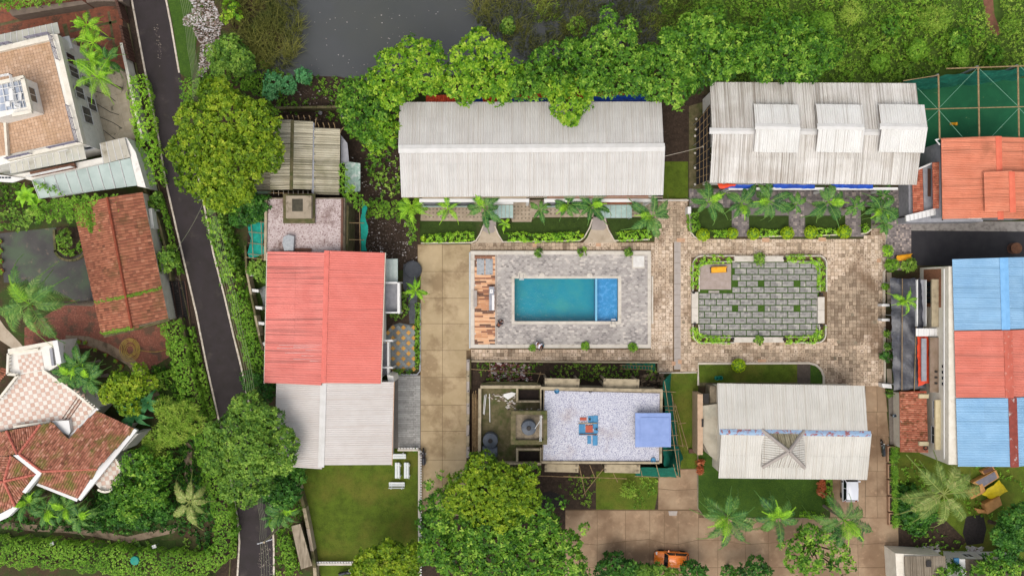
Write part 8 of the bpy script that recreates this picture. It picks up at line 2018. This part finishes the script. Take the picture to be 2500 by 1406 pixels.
tree('very dark lower tree under the dome tree beside the bench lawn', [(690, 1170, 42), (715, 1150, 24), (660, 1200, 38), (700, 1205, 34), (730, 1165, 16)], 5.5, 'deep')
tree('thin crowned tree over the concrete drive near the bottom right', [(1950, 1340, 26), (1978, 1305, 26), (2030, 1315, 26), (1990, 1365, 34), (2055, 1350, 26), (1918, 1330, 15), (2050, 1390, 22), (1935, 1375, 16), (2080, 1385, 14), (1960, 1390, 24)], 6.5, 'big', dens=2.2)
for pts, l_, k in (([(1505, 1392, 38), (1480, 1400, 24), (1535, 1395, 26)], 'dark dense bush left of the orange car at the bottom edge', 'deep'), ([(1604, 1404, 24), (1580, 1408, 24), (1646, 1416, 22)], 'dark bush with tiny white flowers covering the orange car front', 'dark'), ([(1690, 1398, 24), (1715, 1400, 16)], 'dark low bush right of the orange car', 'deep'), ([(1850, 1385, 22), (1835, 1398, 22), (1872, 1398, 16)], 'dark bush at the bottom edge below the middle palm', 'deep'), ([(1560, 1405, 22), (1580, 1398, 16)], 'small dark bush between the two larger bushes at the bottom', 'deep'), ([(1780, 1400, 16), (1805, 1404, 16)], 'low dark tuft bush at the bottom edge left of the thin crowned tree', 'deep')):
 tree(l_, pts, 3.6, k, name='bush', cat='bush')
tree('dark tree at the right edge beside the yard pile', [(2480, 1285, 34), (2500, 1320, 34), (2455, 1310, 24), (2470, 1345, 26), (2500, 1255, 26)], 5.5, 'deep')
tree('bright tree in front of the bottom right house roof', [(2440, 1388, 34), (2400, 1400, 24), (2480, 1385, 26), (2500, 1400, 26)], 5, 'mid')
tree('bright bush between the two bottom right sheds', [(2322, 1392, 20), (2340, 1402, 22), (2300, 1405, 14)], 4.2, 'big', name='bush', cat='bush')
tree('low dark bush mass between the lane troughs and coconut palm', [(2225, 1220, 34), (2255, 1250, 34), (2215, 1255, 26), (2240, 1280, 28)], 1.8, 'deep', name='bush', cat='bush')
tree('yellow green garden tree right of the checkered terrace', [(285, 930, 26), (325, 945, 32), (305, 985, 32), (262, 960, 24), (360, 935, 18), (335, 905, 18)], 6, 'yel')
tree('pale feathery bush beside the big hedge', [(400, 1000, 26), (440, 1015, 32), (400, 1060, 30), (370, 1088, 26), (430, 1060, 26), (470, 1035, 22), (360, 1110, 18)], 4.2, 'feath', dens=5.5)
tree('dark glossy tree right of the round checkered balcony', [(330, 1135, 38), (372, 1165, 38), (300, 1195, 34), (350, 1215, 38), (310, 1250, 26), (400, 1130, 22), (380, 1215, 26)], 5.5, 'mid')
tree('low dark shrub mass between the round balcony and lower garden path', [(250, 1230, 30), (290, 1262, 30), (225, 1270, 24), (350, 1268, 28), (395, 1250, 24)], 2.6, 'deep', name='shrub', cat='shrub')
tree('bushy shrub between the tiled barn and roadside drain', [(402, 625, 20), (395, 650, 16), (412, 640, 16)], 3.2, 'dark', name='shrub', cat='shrub')
tree('leafy shrub at the corner of mint canopy and tiled barn', [(370, 500, 12), (378, 480, 12)], 2.5, 'dark', name='shrub', cat='shrub')
tree('dark olive shrub left of the red ribbed roof top corner', [(628, 650, 22), (640, 670, 18), (615, 662, 14)], 4, 'dark', name='shrub', cat='shrub')
tree('dark leafy tree hiding the lower left corner of the red ribbed roof', [(620, 940, 24), (645, 960, 22), (600, 925, 16), (655, 940, 16)], 4.5, 'deep')
tree('dark bushy shrub between rubbish heap and reeds', [(560, 120, 36), (590, 150, 30), (540, 160, 30), (520, 125, 22)], 4, 'dark', name='shrub', cat='shrub')
tree('lime shrub at the top edge left of the reeds', [(560, 15, 18), (548, 40, 12), (575, 35, 12)], 3.5, 'lime', name='shrub', cat='shrub')
for x, y, r, l_ in ((665, 195, 22, 'left of three at the lower pond shore'), (700, 205, 20, 'middle of three at the lower pond shore'), (738, 182, 20, 'right of three, overhanging the pond'), (655, 222, 18, 'behind the mossy shed, pale and round')): bush('blue green broad leaved shrub ' + l_, x, y, r, 3.2, 'blue', group='blue green shrubs by the pond')
# creepers and low masses
def creeper(label, poly, z, kind, dens=None, dz=.5, cat='creeper', name='creeper'):
 K = LEAF[kind]; x0, x1 = min(p[0] for p in poly), max(p[0] for p in poly); y0, y1 = min(p[1] for p in poly), max(p[1] for p in poly)
 n = int((x1 - x0) * (y1 - y0) / PX / PX * (dens or K['dens'] * 1.7)); X = rng.uniform(x0, x1, n); Y = rng.uniform(y0, y1, n)
 k = np.array([pip(a + 6 * math.sin(b * .3), b + 5 * math.sin(a * .25), poly) for a, b in zip(X, Y)], bool); X, Y = X[k], Y[k]
 nz = vnoise(X, Y, .035, 5) + .5 * vnoise(X, Y, .09, 8); Z = z + nz * dz + rng.normal(0, .06, len(X)); s = (HC - Z) / HC / PX
 C = np.stack([(X - 1250) * s, (703 - Y) * s, Z], 1); c = C.mean(0); c[2] = 0
 r_ = thing(name, label, cat, loc=tuple(c)); T = np.clip(K['t0'] + nz * .35 + rng.normal(0, .13, len(X)), 0, 1)
 addmesh('foliage', leafmesh('foliage', C, np.concatenate([rng.normal(0, .4, (len(X), 2)), np.ones((len(X), 1))], 1), T, K['n'], K['L'], K['w'], K['mat'], tuple(c), K.get('el', (.1, .7))), (0, 0, 0), r_)
 m = MB()
 for i in range(6): a = C[random.randrange(len(C))]; m.tube([(a[0], a[1], 0), (a[0] + .1, a[1], a[2] * .6), (a[0] - .1, a[1] + .1, a[2])], .03, 4)
 m.build('stem', M_bark, r_)['kind'] = 'stuff'; return r_
creeper('bright creeper mass spilling over the upper left corner of the tiled barn', [(70, 505), (150, 482), (200, 478), (278, 474), (292, 512), (268, 545), (222, 568), (196, 548), (150, 535), (90, 545)], 4.1, 'hedge', dens=60)
creeper('dark green creeper along the old wall left of the tiled barn creeper', [(-20, 512), (80, 508), (95, 545), (60, 560), (0, 568), (-20, 565)], 1.6, 'dark')
creeper('creeper strip running up the mint polycarbonate canopy', [(80, 440), (92, 446), (160, 468), (150, 476), (100, 462), (82, 452)], 3.7, 'hedge', dz=.1)
creeper('bright hedge top in the upper left corner', [(-20, -20), (175, -20), (160, 6), (90, 14), (30, 24), (-20, 30)], 2.6, 'hedge')
creeper('vine climbing between mossy shed roof and mint canopy panels', [(828, 405), (842, 400), (850, 440), (880, 480), (900, 500), (880, 520), (850, 495), (830, 480)], 4.3, 'hedge', dz=.3)
creeper('low dark green cover below the vine, left of the driveway lawn', [(890, 490), (985, 488), (1012, 500), (1018, 590), (1000, 598), (990, 540), (895, 528)], 1.6, 'hedge')
creeper('green creeper along the litter strewn soil right of the mint canopy', [(900, 430), (972, 420), (975, 480), (900, 490)], 1.0, 'dark', dens=4)
creeper('weedy vine tufts right of the mossy shed', [(870, 370), (930, 340), (970, 350), (940, 400), (900, 425), (880, 410)], 1.2, 'mid', dens=3)
creeper('bright shrubs crowding the road verge below the wires', [(436, 195), (470, 190), (520, 200), (500, 225), (470, 235), (456, 290), (446, 260)], 1.8, 'hedge')
creeper('low bright green cover between dark shrub and blue green shrubs', [(590, 180), (640, 178), (660, 205), (650, 235), (600, 225), (575, 200)], 1.2, 'hedge')
creeper('thin weeds over the litter below the pond', [(760, 195), (860, 190), (850, 250), (700, 255), (690, 240)], .7, 'weed', dens=3)
# hedges
hedge('long clipped hedge following the garden wall along the road', [(408, 788), (428, 850), (444, 920), (466, 1000), (492, 1080), (512, 1160), (535, 1230), (547, 1290), (535, 1345), (505, 1385)], 44, 2.4, 'hedge')
hedge('broad pale green hedge along the bottom left edge', [(-30, 1352), (150, 1358), (300, 1376), (430, 1384), (510, 1392)], 62, 2.4, 'hedge')
hedge('narrow bright hedge strip at the road edge beside the tiled barn', [(384, 470), (402, 530), (420, 600), (438, 668)], 9, .9, 'hedge'); hedge('narrow bright hedge strip at the road edge beside the long clipped hedge', [(463, 800), (482, 880), (503, 965), (518, 1020)], 10, .9, 'hedge')
hedge('low hedge strip at the road edge below the dome tree', [(540, 1180), (562, 1240), (570, 1300), (566, 1360)], 10, .9, 'hedge')
hedge('row of broad leaved ornamental plants between the villa side yard and road', [(328, 185), (338, 260), (348, 330), (358, 390), (372, 455)], 44, 2.0, 'hedgel', dens=18)
hedge('row of broad leaved plants on the road side left of the green netting', [(512, 508), (530, 560), (548, 620), (562, 690)], 44, 2.2, 'dark'); hedge('light leaved plants among the roadside row below the utility pole', [(518, 530), (540, 610), (560, 680), (572, 730)], 24, 2.5, 'hedgel', dens=8)
hedge('thick leafy hedge between road and side wall of the red roof house', [(575, 715), (588, 770), (602, 820), (618, 875), (630, 915)], 42, 2.2, 'hedge');
hedge('low green verge hedge right of the road at the bottom', [(690, 1310), (700, 1350), (715, 1395)], 26, .8, 'hedge')
hedge('clipped lime hedge in the left front lawn of the long white house', [(1034, 583), (1100, 580), (1156, 576)], 17, .8, 'hedgel'); hedge('clipped lime hedge in the middle front lawn, left half', [(1232, 579), (1270, 577), (1300, 581)], 16, .8, 'hedgel'); hedge('clipped lime hedge in the middle front lawn, right half', [(1302, 582), (1350, 579), (1418, 576)], 17, .8, 'hedgel'); hedge('clipped lime hedge in the right front lawn by the dark palm', [(1508, 577), (1550, 575), (1588, 570)], 18, .8, 'hedgel')
hedge('curved dark green hedge at the left end of the dormer house lawns', [(1692, 520), (1693, 545), (1700, 562)], 22, 1.0, 'hedge')
for a, b, l_ in ((1734, 1774, 'first'), (1858, 1906, 'second'), (1996, 2044, 'third')): hedge('short loose hedge between clipped balls, %s from the left' % l_, [(a, 571 - (a - 1734) * .015), (b, 570 - (a - 1734) * .015)], 13, .6, 'hedgel', group='short hedges between the clipped balls')
hedge('small lime shrub bed beside the palm clump', [(2104, 560), (2118, 556)], 14, .6, 'hedgel')
for pts, l_ in (([(1785, 632), (1725, 634), (1708, 640), (1698, 652), (1697, 705)], 'top left corner'), ([(1922, 631), (1985, 632), (2000, 640), (2007, 655), (2007, 708)], 'top right corner'), ([(1697, 800), (1698, 815), (1712, 828), (1785, 830)], 'bottom left corner'), ([(2006, 798), (2004, 815), (1990, 828), (1920, 830)], 'bottom right corner')): hedge('spiky lime planting in the garden court trough, ' + l_, pts, 15, .75, 'hedgel', name='planting', cat='planting')
BG = 'clipped lime shrub balls'
for x, y, r, l_ in ((1716, 574, 15, 'ball shrub first from the left along the dormer house lawns'), (1788, 570, 13, 'ball shrub second from the left, ending the first short hedge'), (1839, 571, 14, 'ball shrub third from the left, starting the second lawn'), (1922, 569, 15, 'ball shrub fourth from the left, ending the second short hedge'), (1979, 567, 15, 'ball shrub fifth from the left, starting the third lawn'), (2061, 566, 16, 'ball shrub last on the right along the dormer house lawns'), (1803, 892, 16, 'single clipped lime ball on the strip lawn of the small white house'), (1421, 576, 5, 'tiny lime ball beside the right stone path'), (1033, 582, 5, 'tiny lime ball at the left front lawn corner')):
 K = LEAF['ball']; rm = r / PX; c = W(x, y, rm); r_ = thing('ball_shrub', l_, 'shrub', loc=(c.x, c.y, 0), group=BG); n = int(4 * math.pi * rm * rm * K['dens']) + 30
 d = rng.normal(0, 1, (n, 3)); d /= np.linalg.norm(d, axis=1, keepdims=True); d = d[d[:, 2] > -.7]; C = d * rm * rng.uniform(.93, 1.02, (len(d), 1)) + np.array([[c.x, c.y, rm * 1.1]])
 addmesh('crown', leafmesh('crown', C, d, rng.normal(.55, .14, len(d)).clip(0, 1), 6, .11, .065, L_ball, (c.x, c.y, 0), (.2, 1.0)), (0, 0, 0), r_)
 m = MB(); m.lathe((c.x, c.y, rm * 1.1), [(rm * .3, -rm * .8), (rm * .8, -rm * .5), (rm * .9, 0), (rm * .75, rm * .55), (rm * .3, rm * .85), (.01, rm * .9)], 12); m.build('inner_twigs', L_dark, r_); MB().tube([(c.x, c.y, 0), (c.x, c.y, rm * .5)], .05, 5).build('trunk', M_bark, r_)
for x, y, r, l_ in ((1313, 617, 10, 'dark leafy plant on the upper pool terrace border, left'), (1423, 616, 10, 'dark leafy plant on the upper pool terrace border, middle'), (1536, 617, 9, 'dark leafy plant on the upper pool terrace border, right'), (1300, 849, 9, 'leafy plant beside the two people on the lower border'), (1429, 845, 10, 'leafy plant on the lower pool terrace border, middle'), (1546, 848, 11, 'lighter leafy plant on the lower pool terrace border, right')):
 bush(l_, x, y, r, 1.0, 'hedge' if y > 700 else 'dark', group='potted plants on the pool terrace border')
bush('dark leafy plant on the top seat wall of the garden court', 1855, 634, 14, 1.3, 'dark'); bush('dark leafy plant on the bottom seat wall of the garden court', 1855, 831, 10, 1.1, 'dark')
for x, y, l_ in ((1711, 1131, 'upper of two beside the left terrace of the small white house'), (1711, 1148, 'lower of two beside the left terrace of the small white house'), (2008, 1178, 'upper of three left of the white car'), (2008, 1191, 'middle of three left of the white car'), (2008, 1206, 'lowest of three left of the white car')): bush('copper red leaved shrub, ' + l_, x, y, 9, .9, 'red', group='copper red shrubs')
hedge('feathery green planting strip left of the white car', [(2026, 1172), (2028, 1215), (2030, 1245)], 14, .9, 'hedge', name='planting', cat='planting'); hedge('low yellow green edging at the lower lawn edge between palms', [(1955, 1256), (2010, 1262)], 12, .5, 'hedgel', name='planting', cat='planting')
for x, y, r, k, l_ in ((2170, 612, 14, 'hedgel', 'lime feathery shrub at the plaza right edge near the yellow bench'), (2180, 648, 18, 'hedge', 'feathery green shrub left of the yellow bench'), (2222, 648, 17, 'dark', 'feathery darker shrub below the yellow bench'), (2168, 870, 13, 'deep', 'dark clipped ball in the bed beside the black tarpaulin'), (2170, 845, 8, 'dark', 'small dark shrub above the clipped ball beside the black tarpaulin'), (2164, 700, 9, 'hedge', 'small green plant in the raised bed left of the black tarpaulin'), (2172, 962, 8, 'dark', 'small dark shrub below the black tarpaulin end'), (2168, 815, 7, 'dark', 'tiny dark shrub below the lower white gate pier')): bush(l_, x, y, r, 1.4, k)
bush('yellowish variegated bush on the lawn below the unfinished house', 1535, 1196, 17, 1.2, 'feath'); bush('round dark shrub at the top of the bench lawn railing', 1012, 1100, 5, .6, 'hedge')
hedge('low shrub ring in the horseshoe flower bed', [(142, 575), (146, 605), (165, 620), (188, 612), (198, 590)], 12, .7, 'hedge', name='planting', cat='planting'); tree('small leafy tree in the horseshoe flower bed', [(152, 575, 14), (162, 590, 10)], 1.8, 'dark', name='shrub', cat='shrub')
hedge('mossy green planting beside the well path', [(985, 700), (992, 745), (975, 775), (955, 765)], 14, .5, 'dark', name='planting', cat='planting'); hedge('bright low planting between diamond court and driveway', [(1019, 740), (1019, 800), (1018, 850), (1019, 900)], 9, .6, 'hedge', name='planting', cat='planting'); hedge('low planting along the bottom of the diamond court', [(958, 908), (1010, 908)], 8, .5, 'dark', name='planting', cat='planting')
hedge('clipped green hedge between hose paving and small dark lawn', [(375, 922), (400, 915), (428, 905)], 11, 1.0, 'hedge')
for i, (x, y, r, k, h_, l_) in enumerate(((1745, 20, 26, 'weed', 2.2, 'pale scrub bush at the top edge above the row trees'), (2010, 50, 30, 'hedge', 2.6, 'broad green scrub bush beyond the top of the row trees'), (2085, 30, 26, 'feath', 2.4, 'feathery pale bush at the top edge of the open land'), (2120, 95, 30, 'weed', 2.2, 'olive bush between row trees and open weeds'), (2180, 60, 28, 'mid', 2.6, 'darker green bush in the middle of the open weeds'), (2245, 120, 26, 'hedge', 2.2, 'bright bush in the open weeds above the court corner'), (2290, 40, 32, 'feath', 2.6, 'large feathery bush left of the reddish path'), (2345, 90, 28, 'mid', 2.4, 'dark bush beside the bend of the reddish path'), (2350, 140, 24, 'hedge', 2.0, 'bright bush touching the top netting of the court'), (2470, 60, 26, 'weed', 2.2, 'olive bush right of the reddish path'), (2430, 130, 24, 'mid', 2.0, 'dark bush below the end of the reddish path'), (2150, 150, 26, 'hedge', 1.8, 'bright bush above the third dormer'), (2215, 175, 22, 'weed', 1.8, 'olive bush at the court left corner'), (1410, 60, 22, 'weed', 2.2, 'olive bush among the brown reeds'), (1240, 60, 20, 'dark', 2.0, 'dark bush among the brown reeds near the open water'))): bush(l_, x, y, r, h_, k)
sheet('dirt_path', pm('reddish_path', '7a5442', '694637', 2, .95, .03, 12, stain=('5c5a30', 1.5, .55, .68, .8)), [(2395, -40), (2420, -40), (2428, 40), (2445, 80), (2430, 92), (2408, 60)], .9 * 0 + .03)
chips('pond_litter', 'tiny pale specks floating on the dark pond', [(740, 20), (1120, 20), (1100, 150), (900, 180), (760, 180)], 70, [MATS['litter']], .04, .12, tint=(.7, 1), z=.005)
# uncountable growth
ground_leaves('undergrowth', 'dense low weeds covering the open land at the top right', [[(1600, -30), (2392, -30), (2405, 60), (2432, 95), (2450, 78), (2425, -30), (2560, -30), (2560, 162), (2300, 172), (2240, 200), (2050, 205), (1740, 205), (1620, 120)]], 17, 'weed', 1.2, tb=.12)
ground_leaves('undergrowth', 'bright weeds in patches over the open land at the top right', [[(1650, -30), (2350, -30), (2400, 100), (2300, 170), (2050, 205), (1700, 60)]], 10, 'weedg', 1.5, thr=-.02, tb=.1)
ground_leaves('undergrowth', 'dark garden ground cover in the lower left garden', [[(0, 1180), (60, 1220), (200, 1222), (300, 1130), (420, 1040), (490, 1060), (530, 1240), (520, 1350), (430, 1300), (240, 1300), (0, 1290)]], 8, 'deep', .8)
ground_leaves('undergrowth', 'low garden cover along the lower left path and hedge', [[(0, 1300), (240, 1320), (430, 1310), (520, 1290), (530, 1350), (440, 1370), (0, 1345)]], 5, 'dark', .4, thr=-.05)
ground_leaves('undergrowth', 'mixed low plants between garden path and hedge in the left garden', [[(340, 900), (420, 880), (450, 930), (470, 1000), (400, 990), (360, 950)], [(440, 1080), (500, 1100), (530, 1220), (480, 1260), (440, 1160)]], 6, 'mid', .6)
ground_leaves('undergrowth', 'weeds on the road verges and behind the roadside walls', [[(575, 640), (610, 650), (650, 880), (640, 930), (600, 850)], [(640, 1200), (740, 1230), (735, 1290), (690, 1300), (672, 1280)], [(672, 1290), (712, 1290), (740, 1406), (672, 1406)], [(380, 480), (400, 600), (408, 690), (395, 690)], [(500, 560), (580, 560), (610, 650), (570, 690)]], 9, 'weedg', .6)
ground_leaves('undergrowth', 'weeds beside the unfinished house and its rubble yard', [[(1155, 885), (1610, 888), (1600, 925), (1180, 930)], [(1340, 1160), (1470, 1160), (1440, 1240), (1380, 1200)], [(1565, 1155), (1606, 1150), (1600, 1240), (1540, 1240)]], 10, 'weed', .35, thr=-.45)
ground_leaves('undergrowth', 'weeds and creepers in the yard at the bottom right', [[(2190, 1110), (2560, 1140), (2560, 1360), (2195, 1345)]], 4.5, 'weedg', .45, thr=.0)
ground_leaves('undergrowth', 'weeds in the litter strewn yard behind the mossy shed', [[(640, 180), (870, 190), (980, 300), (985, 490), (860, 400), (850, 300), (660, 270)]], 7, 'weedg', .6, thr=-.12)
ground_leaves('undergrowth', 'rough green growth on the pond bank and beyond the left edge', [[(480, 180), (600, 120), (700, 180), (640, 240), (480, 240)], [(-60, 440), (100, 450), (70, 510), (-60, 510)]], 9, 'weedg', .9)
blades('reeds', 'dense tall reeds on the left shore of the pond', [[(528, -30), (715, -30), (738, 60), (735, 125), (705, 168), (650, 172), (605, 130), (560, 60)]], 34, L_reed, (1.4, 2.4), .07, .55)
blades('reeds', 'brown green reeds on the right shore of the pond', [[(1148, -30), (1660, -30), (1700, 40), (1640, 130), (1580, 160), (1440, 150), (1360, 120), (1300, 150), (1235, 110), (1165, 60)]], 24, L_reed, (1.2, 2.2), .07, .42, thr=-.45)
blades('grass', 'bright grass tufts among the reeds on the right shore', [[(1290, -10), (1360, -10), (1370, 50), (1300, 60)], [(1560, 40), (1680, 10), (1700, 80), (1620, 110)]], 26, L_weed, (.6, 1.1), .09, .75)
lawns = [([(728, 1142), (1020, 1142), (1020, 1365), (770, 1365), (735, 1200)], 'short lawn grass of the bench lawn'), ([(1708, 1172), (2000, 1172), (2000, 1255), (1722, 1258)], 'short lawn grass south of the small white house'), ([(1636, 912), (1700, 912), (1700, 1140), (1640, 1140)], 'short grass of the side lawn by the leaning poles'), ([(1708, 892), (1944, 892), (1944, 930), (1708, 930)], 'short grass of the strip lawn'), ([(1458, 1158), (1602, 1156), (1596, 1240), (1458, 1240)], 'rough grass below the unfinished house'), ([(1030, 545), (1155, 545), (1150, 575), (1030, 575)], 'short grass of the left front lawn'), ([(1222, 550), (1440, 540), (1425, 572), (1228, 572)], 'short grass of the middle front lawn')]
for p_, l_ in lawns: blades('lawn_blades', l_, [p_], 38, M_blade, (.05, .1), .04, .45, cat='grass', bend=.9, wind=(0, 0), lift=.045, segs=1)
for o in COL.objects:
 if o.type == 'MESH' and o.parent is None and not o.get('kind') and not o.get('category'):
  print('UNTAGGED', o.name)
